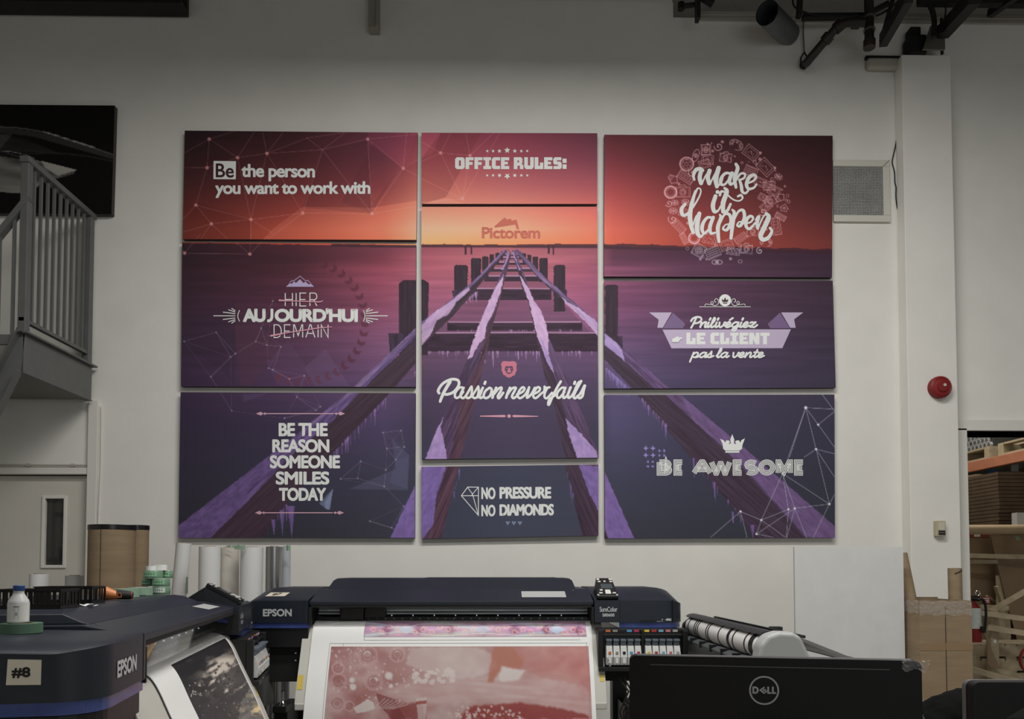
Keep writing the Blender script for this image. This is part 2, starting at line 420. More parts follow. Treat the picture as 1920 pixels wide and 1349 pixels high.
def script_text(fl, body, x0, y_base, x1, xh, w, slant=0.35, skew=0, dots=True):
    tr = {'é': 'e'}
    adv = [SCR[tr.get(c, c)][0] if c != ' ' else .55 for c in body]
    k = (x1-x0)/sum(adv); x = x0
    for c, a in zip(body, adv):
        if c != ' ':
            for st in SCR[tr.get(c, c)][1]:
                q = smooth_line(st, 5)
                fl.stroke([(x+p[0]*k+p[1]*xh*slant, y_base-p[1]*xh+skew*(x+p[0]*k-x0)/(x1-x0)) for p in q], w, miter=False)
            sk = skew*(x-x0)/(x1-x0)
            if c == 'i': fl.stroke([(x+.28*k+1.45*xh*slant, y_base-1.45*xh+sk), (x+.34*k+1.75*xh*slant, y_base-1.75*xh+sk)], w*1.1)
            if c == 'é': fl.stroke([(x+.45*k+1.4*xh*slant, y_base-1.4*xh+sk), (x+.8*k+1.75*xh*slant, y_base-1.8*xh+sk)], w)
        x += a*k
# ------------------------------------------------------------------ printed pictures, painted into per-vertex ink colours
rng = np.random.default_rng(7)
INK_GAIN = 2.1                              # how much lighter the inks are than their look under these lamps
def vnoise(x, y, seed=0):
    xi = np.floor(x).astype(np.int64); yi = np.floor(y).astype(np.int64); fx = x - xi; fy = y - yi
    fx = fx*fx*(3-2*fx); fy = fy*fy*(3-2*fy)
    def h(a, b):
        n = (a*374761393 + b*668265263 + seed*144665) & 0x7fffffff
        n = ((n ^ (n >> 13)) * 1274126177) & 0x7fffffff
        return ((n ^ (n >> 16)) & 0xffff) / 65535.0
    return (h(xi,yi)*(1-fx)+h(xi+1,yi)*fx)*(1-fy) + (h(xi,yi+1)*(1-fx)+h(xi+1,yi+1)*fx)*fy
def fbm(x, y, seed=0, o=4):
    r = 0; a = 0.5
    for i in range(o): r = r + a*vnoise(x, y, seed+i); x = x*2.03+7; y = y*2.03+3; a *= 0.5
    return r / (1 - 0.5**o)
class Painter:
    def __init__(s, x0, y0, x1, y1, k):
        s.x0, s.y0, s.k = x0, y0, k
        s.w = int((x1-x0)*k); s.h = int((y1-y0)*k)
        s.a = np.zeros((s.h, s.w, 3), np.float32)
        s.X = (np.arange(s.w)+.5)/k + x0; s.Y = (np.arange(s.h)+.5)/k + y0
    def box(s, x0, y0, x1, y1):
        i0 = max(0, int((x0-s.x0)*s.k)-1); i1 = min(s.w, int((x1-s.x0)*s.k)+2)
        j0 = max(0, int((y0-s.y0)*s.k)-1); j1 = min(s.h, int((y1-s.y0)*s.k)+2)
        if i1 <= i0 or j1 <= j0: return None
        return slice(j0, j1), slice(i0, i1)
    def blend(s, sl, m, col):
        c = np.asarray(col, np.float32)
        if c.ndim == 1: c = c/255
        s.a[sl] = s.a[sl]*(1-m[..., None]) + c*m[..., None]
    def grid(s, sl): return np.meshgrid(s.X[sl[1]], s.Y[sl[0]])
    def poly(s, pts, col, alpha=1.0, tex=None, rough=0.0, seed=1):
        P = np.array(pts, float)
        sl = s.box(P[:,0].min()-2, P[:,1].min()-2, P[:,0].max()+2, P[:,1].max()+2)
        if sl is None: return
        x, y = s.grid(sl); X0, Y0 = x, y
        if rough: x = x + (fbm(X0/5, Y0/5, seed)-.5)*rough*2; y = y + (fbm(X0/5, Y0/5, seed+9)-.5)*rough*2
        ins = np.zeros(x.shape, bool)
        for i in range(len(P)):
            (ax, ay), (bx, by) = P[i-1], P[i]
            if ay == by: continue
            ins ^= ((ay > y) != (by > y)) & (x < (bx-ax)*(y-ay)/(by-ay)+ax)
        m = ins.astype(np.float32)*alpha
        c = np.asarray(col, np.float32)/255
        if tex:                      # angle, length scale, cross scale, amount, second colour
            ang, sx, sy, amt, c2 = tex
            u = X0*math.cos(R(ang))+Y0*math.sin(R(ang)); v = -X0*math.sin(R(ang))+Y0*math.cos(R(ang))
            n = np.clip((fbm(u/sx, v/sy, seed+3)-.5)*amt+.5, 0, 1)[..., None]
            c = c*(1-n) + np.asarray(c2, np.float32)/255*n
        s.blend(sl, m, c if c.ndim == 3 else c*255)
    def line(s, p, q, w, col, alpha=1.0):
        sl = s.box(min(p[0],q[0])-w, min(p[1],q[1])-w, max(p[0],q[0])+w, max(p[1],q[1])+w)
        if sl is None: return
        x, y = s.grid(sl); dx, dy = q[0]-p[0], q[1]-p[1]; L = dx*dx+dy*dy+1e-9
        t = np.clip(((x-p[0])*dx+(y-p[1])*dy)/L, 0, 1)
        d = np.hypot(x-p[0]-t*dx, y-p[1]-t*dy)
        s.blend(sl, np.clip((w/2-d)*s.k+.5, 0, 1)*alpha, col)
    def path(s, pts, w, col, alpha=1.0):
        for a, b in zip(pts, pts[1:]): s.line(a, b, w, col, alpha)
    def disc(s, cx, cy, r, col, alpha=1.0, soft=None):
        e = r*(1+(soft or 0))
        sl = s.box(cx-e-1, cy-e-1, cx+e+1, cy+e+1)
        if sl is None: return
        x, y = s.grid(sl); d = np.hypot(x-cx, y-cy)
        m = np.clip((r-d)*s.k+.5, 0, 1) if not soft else np.clip((e-d)/(e-r*(1-soft)), 0, 1)
        s.blend(sl, m*alpha, col)
    def ring(s, cx, cy, r, w, col, alpha=1.0):
        sl = s.box(cx-r-w, cy-r-w, cx+r+w, cy+r+w)
        if sl is None: return
        x, y = s.grid(sl); d = np.abs(np.hypot(x-cx, y-cy)-r)
        s.blend(sl, np.clip((w/2-d)*s.k+.5, 0, 1)*alpha, col)
    def sample(s, x, y):
        u = np.clip((x-s.x0)*s.k-.5, 0, s.w-1.001); v = np.clip((y-s.y0)*s.k-.5, 0, s.h-1.001)
        i = u.astype(int); j = v.astype(int); fu = (u-i)[..., None]; fv = (v-j)[..., None]
        return (s.a[j,i]*(1-fu)+s.a[j,i+1]*fu)*(1-fv) + (s.a[j+1,i]*(1-fu)+s.a[j+1,i+1]*fu)*fv

def blur(a, n):
    k = np.ones(2*n+1)/(2*n+1)
    for ax in (0, 1):
        p_ = np.pad(a, [(n, n) if i == ax else (0, 0) for i in range(3)], 'edge'); c = np.cumsum(p_, ax, dtype=np.float64)
        z = np.zeros_like(np.take(c, [0], ax)); c = np.concatenate([z, c], ax); m_ = a.shape[ax]
        a = (np.take(c, range(2*n+1, 2*n+1+m_), ax)-np.take(c, range(0, m_), ax))/(2*n+1)
    return a.astype(np.float32)
def pier_picture():
    p = Painter(328, 238, 1574, 1018, 2.0)
    XK = [346, 560, 720, 790, 960, 1115, 1150, 1300, 1560]
    HZ = 463.0
    sky = [(245, [(28,17,21),(48,22,27),(84,38,54),(112,44,62),(108,42,60),(80,36,50),(74,30,37),(52,24,28),(36,18,21)]),
           (300, [(42,20,24),(62,26,30),(98,43,56),(140,60,68),(128,56,68),(104,46,62),(100,38,46),(66,27,32),(44,20,24)]),
           (350, [(58,26,27),(88,34,36),(124,52,56),(168,88,76),(152,78,80),(136,62,70),(132,50,54),(88,34,37),(56,24,27)]),
           (400, [(80,31,28),(124,47,40),(166,80,64),(190,120,96),(182,112,92),(176,84,76),(158,66,60),(110,42,42),(70,30,32)]),
           (430, [(94,37,30),(150,60,44),(182,95,72),(200,142,112),(196,132,104),(188,96,76),(172,76,62),(128,49,44),(82,34,34)]),
           (455, [(98,38,29),(152,58,40),(180,84,56),(206,138,88),(198,116,76),(186,90,62),(170,74,54),(132,50,42),(92,38,36)]),
           (463, [(96,36,28),(150,56,38),(178,80,50),(204,126,76),(196,106,68),(182,84,58),(168,72,52),(130,49,40),(94,38,36)])]
    sea = [(463, [(40,22,30),(62,28,38),(92,42,56),(116,56,70),(132,70,80),(110,56,72),(74,34,50),(52,27,42),(40,24,36)]),
           (482, [(38,23,32),(58,27,38),(98,42,56),(130,64,78),(150,84,92),(128,66,82),(72,36,56),(58,31,50),(44,27,42)]),
           (505, [(42,24,33),(66,30,42),(124,54,72),(140,70,86),(150,78,92),(124,62,84),(104,54,78),(70,39,60),(47,31,46)]),
           (570, [(45,27,41),(70,35,53),(112,56,78),(122,66,92),(120,66,92),(112,60,88),(96,52,82),(66,40,62),(48,33,48)]),
           (650, [(44,29,47),(66,41,62),(96,60,90),(96,64,90),(84,60,88),(92,64,98),(80,58,90),(60,43,68),(45,36,52)]),
           (725, [(44,30,51),(62,42,70),(72,52,84),(60,46,70),(60,52,80),(58,48,74),(66,56,88),(52,44,68),(44,38,54)]),
           (800, [(38,30,48),(45,36,58),(56,46,74),(46,40,60),(50,47,68),(46,42,60),(60,54,84),(46,43,64),(41,38,54)]),
           (900, [(36,32,45),(40,38,54),(44,42,58),(44,44,60),(47,49,66),(46,46,62),(46,46,64),(41,41,56),(38,38,50)]),
           (1018,[(33,32,40),(36,36,44),(42,42,52),(46,48,62),(50,53,68),(48,50,64),(42,42,52),(38,39,49),(37,38,47)])]
    def field(rows, Y):
        T = np.array([[[np.interp(x, XK, [c[ch] for c in r[1]]) for ch in range(3)] for x in p.X] for r in rows])
        ys = np.array([r[0] for r in rows], float); out = np.zeros((len(Y), p.w, 3), np.float32)
        idx = np.clip(np.searchsorted(ys, Y)-1, 0, len(ys)-2); f = np.clip((Y-ys[idx])/(ys[idx+1]-ys[idx]), 0, 1)
        return (T[idx]*(1-f)[:, None, None] + T[idx+1]*f[:, None, None])
    hz = np.interp(p.X, [340, 780, 1120, 1560], [456, 462, 462, 472]) + (fbm(p.X/14, p.X*0, 3)-.5)*2
    p.a[:] = field(sky, p.Y)/255
    seaimg = field(sea, p.Y)/255
    X, Y = np.meshgrid(p.X, p.Y)
    streak = 1 + (fbm(X/130, Y/7, 21, 3)-.5)*.28*np.clip((Y-465)/30, 0, 1)*np.clip((800-Y)/150, .1, 1)
    m = (Y > hz[None, :])[..., None]
    p.a = np.where(m, seaimg*streak[..., None], p.a).astype(np.float32)
    # dark far shore
    for (xa, xb, amp, th) in ((620, 790, 2, 3), (790, 960, 3, 3), (960, 1122, 4, 4), (1132, 1570, 6, 5)):
        xs = np.linspace(xa, xb, 50); h = np.interp(xs, [340, 780, 1120, 1560], [456, 462, 462, 472])
        top = h - 1 - fbm(xs/18, xs*0, 5)*amp
        p.poly(list(zip(xs, top)) + [(xb, h[-1]+th), (xa, h[0]+th)], (48, 24, 36), .85)
    # low polygon facets over the sky and the water
    for pts, c, al in ([
        ([(346,245),(500,288),(445,296),(392,261)], (70,30,36), .10),
        ([(604,281),(689,261),(697,401),(567,390)], (60,24,34), .30),
        ([(689,245),(783,249),(756,316),(689,268)], (150,60,90), .18),
        ([(700,268),(750,312),(697,400),(640,380)], (60,22,34), .20),
        ([(749,316),(783,300),(783,376),(690,391),(704,375)], (60,20,30), .12),
        ([(491,452),(510,430),(567,388),(697,390),(783,377),(783,452)], (196,110,84), .22),
        ([(342,370),(470,412),(470,452),(342,449)], (70,24,20), .25),
        ([(790,250),(826,250),(812,287),(790,297)], (190,90,110), .25),
        ([(826,250),(903,249),(836,370),(790,383),(790,297)], (90,34,40), .30),
        ([(836,371),(790,384),(880,384)], (210,140,120), .18),
        ([(340,600),(440,565),(440,724),(420,700),(340,640)], (40,28,44), .35),
        ([(440,610),(480,610),(520,660),(470,725),(450,725)], (70,40,52), .30),
        ([(570,690),(610,655),(655,724),(590,724)], (86,66,96), .35),
        ([(500,680),(540,640),(600,724),(520,724)], (80,56,84), .25),
        ([(455,740),(505,737),(455,755)], (80,66,100), .25),
        ([(735,825),(768,855),(764,920),(655,918),(742,880)], (84,86,116), .28),
        ([(742,865),(765,856),(764,918),(730,905)], (70,72,98), .30),
        ([(608,944),(624,918),(617,956),(610,955)], (96,106,132), .8),
        ([(598,945),(624,917),(618,957),(612,956)], (96,106,132), .6)]):
        p.poly(pts, c, al)
    # laurel wreath
    for i in range(21):
        a = R(-66 + i*9.0); cx = 566 + 118*math.cos(a); cy = 603 + 113*math.sin(a)
        k = max(0, (i-12)/8); col = (66+30*k, 28+6*k, 42)
        for sgn in (-1, 1):
            t = a - math.pi/2 + sgn*.62; d = 15; dx, dy = math.cos(t), math.sin(t)
            p.poly([(cx, cy), (cx+dx*d*.35-dy*4.2, cy+dy*d*.35+dx*4.2), (cx+dx*d, cy+dy*d), (cx+dx*d*.35+dy*4.2, cy+dy*d*.35-dx*4.2)], col, .62 if i < 14 else .4)
    # light constellation lines
    N = {'A':(392,261),'B':(445,296),'C':(500,288),'D':(604,281),'E':(575,259),'F':(689,261),'G':(756,316),'H':(388,315),
         'I':(367,385),'J':(396,420),'K':(470,412),'L':(567,400),'M':(697,401),'N':(346,475),'O':(468,477),
         'P':(826,287),'Q':(881,292),'R':(867,373)}
    def seg(a, b, al=.25, w=1.0, c=(205,150,150)):
        a = N[a] if isinstance(a, str) else a; b = N[b] if isinstance(b, str) else b
        p.line(a, b, w, c, al)
    for a, b in [((340,290),'A'),('A',(440,246)),('A','B'),('A','H'),('B',(476,248)),('B','C'),('B','H'),('C',(492,248)),('C',(530,249)),
                 ('C','E'),('E',(650,248)),('C','D'),('D','F'),('E','D'),('D',(645,250)),('F',(782,252)),('F','G'),('F','M'),('G',(762,250)),
                 ('G','M'),('G',(783,300)),('G',(783,330)),('D','L'),('D','M'),('C','L'),('C','K'),('H','I'),('I','K'),('I','J'),('J','K'),('K','L'),
                 ('L','M'),('M',(790,386)),('K',(510,437)),(('L'),(500,450)),('K',(470,452)),('J',(375,450)),('J',(428,450)),('I',(342,414)),('J',(342,436)),
                 ('H',(346,314)),('B','K'),('N',(375,440)),('N','O'),('O',(440,452)),('O',(470,440)),('O',(500,443)),('N',(340,466)),
                 ('P','Q'),('P','R'),('Q','R'),('P',(845,249)),('P',(790,303)),('P',(790,266)),('Q',(873,250)),('Q',(926,249)),('R',(790,335)),
                 ('R',(937,249)),('R',(790,379))]: seg(a, b)
    for k in 'ABCFGHIJKLMNOPQR': p.disc(*N[k], 3.2, (190,125,125), .62)
    # fainter web in the left lower panels
    webs = [(511,565),(405,624),(345,641),(395,707),(432,670),(441,664),(479,641),(500,648),(526,651),(489,616),(503,691),(511,694),(542,711),(570,705),
            (434,771),(600,763),(592,770),(533,785),(556,745),(718,812),(725,842),(758,839),(742,863),(723,882),(676,866),(670,898),(638,899),
            (720,913),(757,950),(693,978),(734,990),(741,993),(752,808)]
    for i in range(len(webs)):
        ds = sorted(range(len(webs)), key=lambda j: (webs[i][0]-webs[j][0])**2+(webs[i][1]-webs[j][1])**2)[1:4]
        for j in ds: p.line(webs[i], webs[j], .9, (150,130,160), .16)
        p.disc(*webs[i], 1.7, (150,140,165), .42)

    ICE = (148,124,166); ICEP = (176,152,180)
    # small posts out in the water
    for (x0, x1, y0, y1) in ((871,875,460,479),(882,885,462,478),(1027,1031,461,477),(1036,1039,461,479)):
        p.poly([(x0,y0),(x1,y0),(x1,y1),(x0,y1)], (46,24,40))
    # dim water under the deck
    p.poly([(945,475),(972,475),(1120,640),(1122,700),(1100,860),(815,860),(790,700),(790,640)], (58,40,62), .35)
    # cross beams
    for (xa, xb, y0, y1, al) in ((934,980,478,481,1),(931,986,484,487,1),(924,992,493,498,1),(918,1002,505,511,1),(908,1014,519,529,1),(882,1034,543,564,1),(838,1092,606,622,1),(800,1121,626,661,1)):
        p.poly([(xa,y0),(xb,y0),(xb,y1),(xa,y1)], (32,19,31), al, (0, 30, 4, 1.6, (50,32,50)), seed=4)
        p.poly([(xa+3,y0-1.6),(xb-3,y0-1.6),(xb-2,y0+1.2),(xa+2,y0+1.2)], (150,112,140), .75)
    # wooden posts
    def post(x0, x1, y0, y1, block=None, dark=(34,22,32)):
        w = (x1-x0)
        p.poly([(x0+w*.04,y0+w*.12),(x0+w*.18,y0),(x1-w*.15,y0),(x1,y0+w*.1),(x1-w*.04,y1),(x0+w*.06,y1)], dark, 1, (90, 40, 4, 1.8, (46,32,44)), .8)
        if block:
            a, b, c, d = block
            p.poly([(a,c),(b,c),(b,d),(a+3,d)], (36,24,36), 1, (90, 30, 4, 1.6, (54,42,62)), .8)
    for q in [(745,804,526,668,(728,779,626,662)),(850,877,498,566,(847,880,546,560)),(882,902,485,534,None),(903,916,482,520,None),(917,926,478,508,None),
              (928,936,475,498,None),(938,943,473,490,None),(1133,1159,534,665,(1148,1167,631,655)),(1037,1060,498,586,(1040,1063,545,560)),
              (1010,1027,485,530,None),(998,1009,482,508,None),(988,996,479,500,None),(979,986,476,494,None),(972,977,473,488,None)]: post(*q)
    # icicles
    r = random.Random(3)
    def icicles(a, b, n, l0, l1, col=(150,116,160), al=.6):
        for i in range(n):
            t = r.random(); x = a[0]+(b[0]-a[0])*t; y = a[1]+(b[1]-a[1])*t; l = r.uniform(l0, l1)*(.4+.6*r.random()); w = r.uniform(.6, 1.8)
            p.poly([(x-w, y-2), (x+w, y-2), (x+r.uniform(-.4,.4), y+l)], col, al*r.uniform(.5, 1))
    icicles((800,662),(1118,662), 60, 4, 20); icicles((842,622),(1085,622), 20, 2, 8); icicles((860,575),(900,545), 20, 6, 30)
    for x, l in ((902,28),(908,30),(924,38),(971,22),(1006,24)): p.poly([(x-1.5,660),(x+1.5,660),(x+.5,660+l)], (150,118,160), .7)
    # dark faces and snowy tops of the four long beams
    DK = (40,28,40); BR = (86,60,92)
    def beam(side, top, sidecol, sidecol2, topcol, topcol2, ang, ts=(60, 3)):
        p.poly(side, sidecol, 1, (ang, ts[0], ts[1], 1.4, sidecol2), 1.2, seed=11)
        p.poly(top, topcol, 1, (ang, ts[0]*.5, ts[1]*1.2, 2.2, topcol2), 1.4, seed=17)
    # left outer
    beam([(949,470),(893,530),(851,571),(790,628),(778,640),(711,699),(673,738),(619,793),(543,857),(445,955),(391,1011),(489,1011),(543,940),(624,850),(727,742),(778,683),(790,652),(851,592),(893,543),(950,473)],
         [(946,468),(893,523),(851,560),(790,606),(746,648),(665,724),(651,737),(538,830),(335,986),(330,1011),(391,1011),(455,950),(543,857),(619,793),(673,738),(711,699),(778,634),(790,622),(851,570),(893,530),(949,471)],
         DK, (56,40,52), (88,68,114), (58,44,76), -42)
    p.poly([(946,468),(893,523),(851,560),(790,606),(746,648),(665,724),(651,737),(580,795),(584,798),(668,733),(712,690),(790,618),(851,566),(893,529),(948,470)], ICEP, .33, (-42, 30, 3, 1.6, (90,66,100)), 1)
    p.poly([(790,650),(790,612),(812,589),(851,562),(878,540),(880,546),(856,568),(842,590),(818,604),(806,632)], ICEP, .85, (-42, 20, 5, 1.0, (128,98,140)), 1.5)
    # right outer
    beam([(964,470),(1011,525),(1065,572),(1121,624),(1134,675),(1185,728),(1195,741),(1374,953),(1415,1011),(1513,1011),(1360,845),(1247,741),(1223,726),(1168,675),(1134,644),(1121,614),(1065,565),(1011,522)],
         [(970,468),(1026,525),(1077,569),(1121,608),(1134,624),(1165,651),(1254,728),(1276,741),(1419,862),(1566,988),(1570,1011),(1513,1011),(1360,845),(1247,741),(1223,726),(1168,675),(1134,646),(1121,616),(1065,566),(1011,523),(964,470)],
         DK, (56,44,60), (86,64,102), (60,44,70), 42)
    p.poly([(968,468),(1024,525),(1077,571),(1121,612),(1140,632),(1168,660),(1168,676),(1134,646),(1100,600),(1050,556),(1011,524)], ICEP, .30, (42, 20, 3, 1.6, (90,70,110)), 1)
    p.poly([(1121,606),(1090,583),(1066,569),(1050,556),(1062,572),(1080,588),(1108,616),(1121,632)], ICEP, .8, (42, 20, 5, 1.0, (128,100,150)), 1.5)
    p.poly([(1134,626),(1152,640),(1166,656),(1172,680),(1160,668),(1134,648)], (160,140,180), .8, (42, 20, 5, 1.0, (118,100,150)), 1.5)
    # left inner
    beam([(955,471),(937,554),(927,584),(907,640),(899,679),(866,745),(836,800),(798,862),(836,881),(798,1011),(827,1011),(860,875),(881,786),(907,688),(919,629),(938,560),(958,480)],
         [(953,470),(940,513),(927,542),(907,587),(890,638),(875,676),(833,780),(798,860),(790,872),(778,911),(731,1011),(800,1011),(836,881),(848,840),(866,745),(899,679),(907,640),(927,584),(937,554),(955,471)],
         (40,24,36), (80,54,68), (74,54,82), (48,33,54), -66)
    # right inner
    beam([(960,471),(970,507),(979,542),(990,566),(1002,620),(1020,703),(1041,768),(1059,857),(1059,875),(1094,1011),(1150,1011),(1095,900),(1060,780),(1034,690),(1022,640),(1000,575),(985,530),(963,472)],
         [(962,470),(985,530),(1002,575),(1022,640),(1036,690),(1062,780),(1088,870),(1150,1011),(1190,1011),(1134,886),(1121,848),(1079,747),(1047,679),(1029,635),(1005,569),(993,548),(979,507),(965,470)],
         (36,25,38), (62,46,62), (78,58,88), (52,37,58), 66)
    def ice(pts, ang, c=ICE, c2=(112,92,140), al=.95): p.poly(pts, c, al, (ang, 10, 5, .9, c2), 1.6, seed=23)
    ice([(944,516),(928,542),(908,585),(888,638),(876,676),(884,672),(898,646),(908,636),(912,612),(924,590),(930,572),(939,548)], -66, (176,148,176), (140,110,150))
    ice([(974,516),(981,540),(991,566),(999,600),(1008,636),(1020,664),(1028,668),(1028,630),(1022,606),(1014,583),(1001,566),(990,540)], 66, (176,148,176), (140,110,150))
    ice([(953,472),(945,497),(939,508),(944,508),(951,490),(956,473)], -66); ice([(963,472),(970,497),(976,508),(972,508),(966,490),(960,474)], 66)
    ice([(1012,630),(1020,645),(1036,690),(1040,704),(1030,690),(1020,668)], 66)
    ice([(833,780),(826,802),(836,845),(838,862),(797,862),(815,815)], -66); ice([(790,872),(836,876),(818,930),(812,985),(792,1011),(731,1011),(778,911)], -60, (110,90,150), (82,64,112))
    ice([(1060,785),(1075,800),(1090,815),(1118,846),(1121,862),(1083,862),(1068,820)], 66)
    ice([(1085,872),(1122,875),(1134,886),(1189,1011),(1140,1011),(1122,960),(1105,925)], 60, (110,88,146), (80,62,108))
    ice([(335,986),(538,830),(545,845),(470,915),(445,955),(391,1011),(330,1011)], -42, (98,76,126), (56,42,74), .8)
    ice([(1276,741),(1419,862),(1566,988),(1570,1011),(1510,1005),(1380,860),(1300,790)], 42, (104,80,126), (70,52,84), .6)
    icicles((727,744),(624,852), 34, 8, 45, (126,92,150)); icicles((543,942),(500,990), 8, 20, 60, (120,90,150))
    for x, y, w, l in ((545,950,7,60),(528,958,4,50),(512,975,4,30),(1339,905,2.4,42),(1373,960,2.5,28),(1410,985,4,26),(1247,795,2,40),(1300,860,2,40)):
        p.poly([(x-w,y),(x+w,y),(x+1.5,y+l)], (112,82,142), .75, (90,20,3,2,(80,60,110)))
    icicles((1134,690),(1180,730), 40, 10, 34, (120,100,160), .5); icicles((1200,745),(1250,800), 24, 6, 30, (120,92,150)); icicles((1290,850),(1390,970), 20, 8, 30, (110,84,140), .5)
    icicles((790,655),(778,700), 14, 8, 30, (120,100,150), .6)
    icicles((864,870),(850,930), 8, 10, 40, (100,88,140), .5); icicles((1062,880),(1075,930), 8, 15, 50, (100,88,140), .5)
    # bright web at lower right
    M = {'a':(1510.5,765),'b':(1534,797),'c':(1530,843),'d':(1467,889),'e':(1555,946),'f':(1490,954),'g':(1478,956),'h':(1427,976),'i':(1388,960),'j':(1418,1002)}
    for a, b in [('a',(1565,768)),('a','b'),('b',(1565,772)),('b',(1565,840)),('a','c'),('a','d'),('a',(1480,858)),('c',(1565,852)),('c','e'),('c',(1565,896)),('c',(1508,858)),
                 ('d','e'),('d','h'),('d','g'),('d','f'),('e','f'),('e',(1565,928)),('e',(1525,1008)),('f','j'),('f',(1512,1008)),('f',(1475,1008)),('g','h'),('g',(1474,1008)),
                 ('h','i'),('h','j'),('h',(1472,1008)),('i',(1332,1008)),('i',(1400,1008)),('j',(1450,1008)),((1540,738),(1565,772))]:
        q = M[a] if isinstance(a, str) else a; z = M[b] if isinstance(b, str) else b
        p.line(q, z, 1.0, (150,150,165), .62)
    for k, q in M.items(): p.disc(*q, 2.8 if k in 'a' else 2.1, (172,172,186), .95)
    # sparkle stars beside the lower right motto
    for (x, y, s_) in ((1210.5,841.5,5.5),(1224,841.5,5.5),(1210.5,854.5,5.5),(1224,854.5,5.5),(1236,846,3.6),(1245,846,3.6),(1236,855,3.6),(1245,855,3.6),(1214.5,867,3.4),(1223.5,867,3.4),(1214.5,875.5,3.4),(1223.5,875.5,3.4)):
        P = [(x+(s_ if i % 2 == 0 else s_*.33)*math.cos(i*math.pi/4), y+(s_ if i % 2 == 0 else s_*.33)*math.sin(i*math.pi/4)) for i in range(8)]
        p.poly(P, (128,116,176), .9)
    # doodle wreath
    dc = (196,150,150)
    def dcol(y): return (186,140,146) if y < 465 else (160,148,160)
    r = random.Random(11); placed = []
    def orient(pts, x, y, a): return [(x+q[0]*math.cos(a)-q[1]*math.sin(a), y+q[0]*math.sin(a)+q[1]*math.cos(a)) for q in pts]
    def rect(w, h): return [(-w,-h),(w,-h),(w,h),(-w,h),(-w,-h)]
    def circ(rr, n=14): return [(rr*math.cos(2*math.pi*i/n), rr*math.sin(2*math.pi*i/n)) for i in range(n+1)]
    def spiral(rr): return [(rr*t*math.cos(9*t), rr*t*math.sin(9*t)) for t in np.linspace(.12, 1, 20)]
    kinds = 'camera frame lens film cup shot spiral palette house cloud'.split()
    fixed = [(1323,281,9,'lens2',0),(1360,296,11,'camera',.1),(1287,308,12.5,'lens',0),(1304,292,11,'eye',1.9),(1408,287,14,'frame',.65),(1435,314,15,'frame',.8),
             (1380,272,13,'palette',.5),(1326,300,11,'frame',.05),(1257,361,11,'ring',0),(1280,361,13,'camera',0),(1285,333,15,'film',.6),(1262,337,10,'bulb',.7),
             (1254,382,7,'spiral',0),(1262,396,9,'cloud',0),(1261,412,9,'spiral',1),(1272,425,14,'film',.8),(1282,448,10,'film',1.1),(1301,447,10,'ring',0),(1330,448,12,'frame',.2),
             (1310,470,11,'lens2',.5),(1336,474,13,'shot',-.4),(1362,460,12,'frame',-.3),(1374,472,12,'film',.15),(1399,468,11,'camera',.05),(1344,492,9,'eye',0),
             (1388,447,12,'film',-.6),(1411,435,11,'camera',-.1),(1424,471,7,'spiral',2),(1436,455,11,'palette',0),(1455,425,16,'film',1.4),(1463,407,10,'film',.5),
             (1470,391,8,'house',.2),(1463,371,9,'bulb',-.7),(1442,349,11,'shot',-.08),(1451,358,11,'frame',.4),(1459,332,9,'cloud',.5),(1444,378,11,'camera',-.5),(1430,371,8,'frame',.5),
             (1425,342,10,'frame',.4),(1407,322,12,'shot',.4),(1347,275,9,'spiral',.5),(1320,308,10,'frame',-.3),(1298,325,8,'spiral',1),(1265,381,8,'cloud',0),(1283,400,10,'frame',.4),
             (1285,380,9,'cloud',.2),(1436,388,10,'frame',-.7),(1430,398,8,'spiral',0)]
    for x, y, s_, kd, a in fixed:
        c = dcol(y); al = .62
        def L(pts, w=1.0): p.path(orient(pts, x, y, a), w, c, al)
        if kd == 'camera':
            L(rect(s_, s_*.7)); L(rect(s_*.85, s_*.55), .6); L(circ(s_*.45)); L(circ(s_*.25)); L([(-s_*.5,-s_*.7),(-s_*.3,-s_),(s_*.3,-s_),(s_*.5,-s_*.7)])
        elif kd == 'frame':
            L(rect(s_, s_*.75), 1.1); L(rect(s_*.72, s_*.5), .8); L([(-s_*.5,s_*.3),(-s_*.1,-s_*.2),(s_*.1,.1*s_),(s_*.3,-s_*.1),(s_*.5,s_*.3)], .8)
        elif kd == 'lens':
            L(circ(s_, 28), 2.4); L(circ(s_*.72, 24), .9)
            for q in range(6): t = q*math.pi/3; L([(s_*.2*math.cos(t), s_*.2*math.sin(t)), (s_*.62*math.cos(t+.5), s_*.62*math.sin(t+.5))], .9)
        elif kd == 'lens2': L(rect(s_, s_), 1.3); L(rect(s_*.8, s_*.8), .6); L(circ(s_*.62, 20)); L(circ(s_*.4)); L(circ(s_*.2))
        elif kd == 'eye': L([(s_*math.cos(t)*1.1, s_*.5*math.sin(t)) for t in np.linspace(0, 2*math.pi, 20)], 1.2); L(circ(s_*.33)); L(circ(s_*.15))
        elif kd == 'ring': L(circ(s_, 26), 3); L(circ(s_*.68, 20), .9)
        elif kd == 'film':
            L(rect(s_, s_*.5), 1.1)
            for q in range(5): u = -s_*.8+q*s_*.4; L([(u-s_*.1,-s_*.3),(u+s_*.15,-s_*.3),(u+s_*.15,s_*.3),(u-s_*.1,s_*.3),(u-s_*.1,-s_*.3)], .8)
        elif kd == 'shot':
            L(rect(s_, s_*.75), 1.1)
            for q in range(5): L([(-s_*.8, -s_*.6+q*s_*.3), (s_*.8, -s_*.6+q*s_*.3)], 1.3)
        elif kd == 'spiral': L(spiral(s_), 1.5)
        elif kd == 'palette':
            L([(s_*math.cos(t), s_*.7*math.sin(t)) for t in np.linspace(2.4, 2.4+5.2, 20)], 1.3)
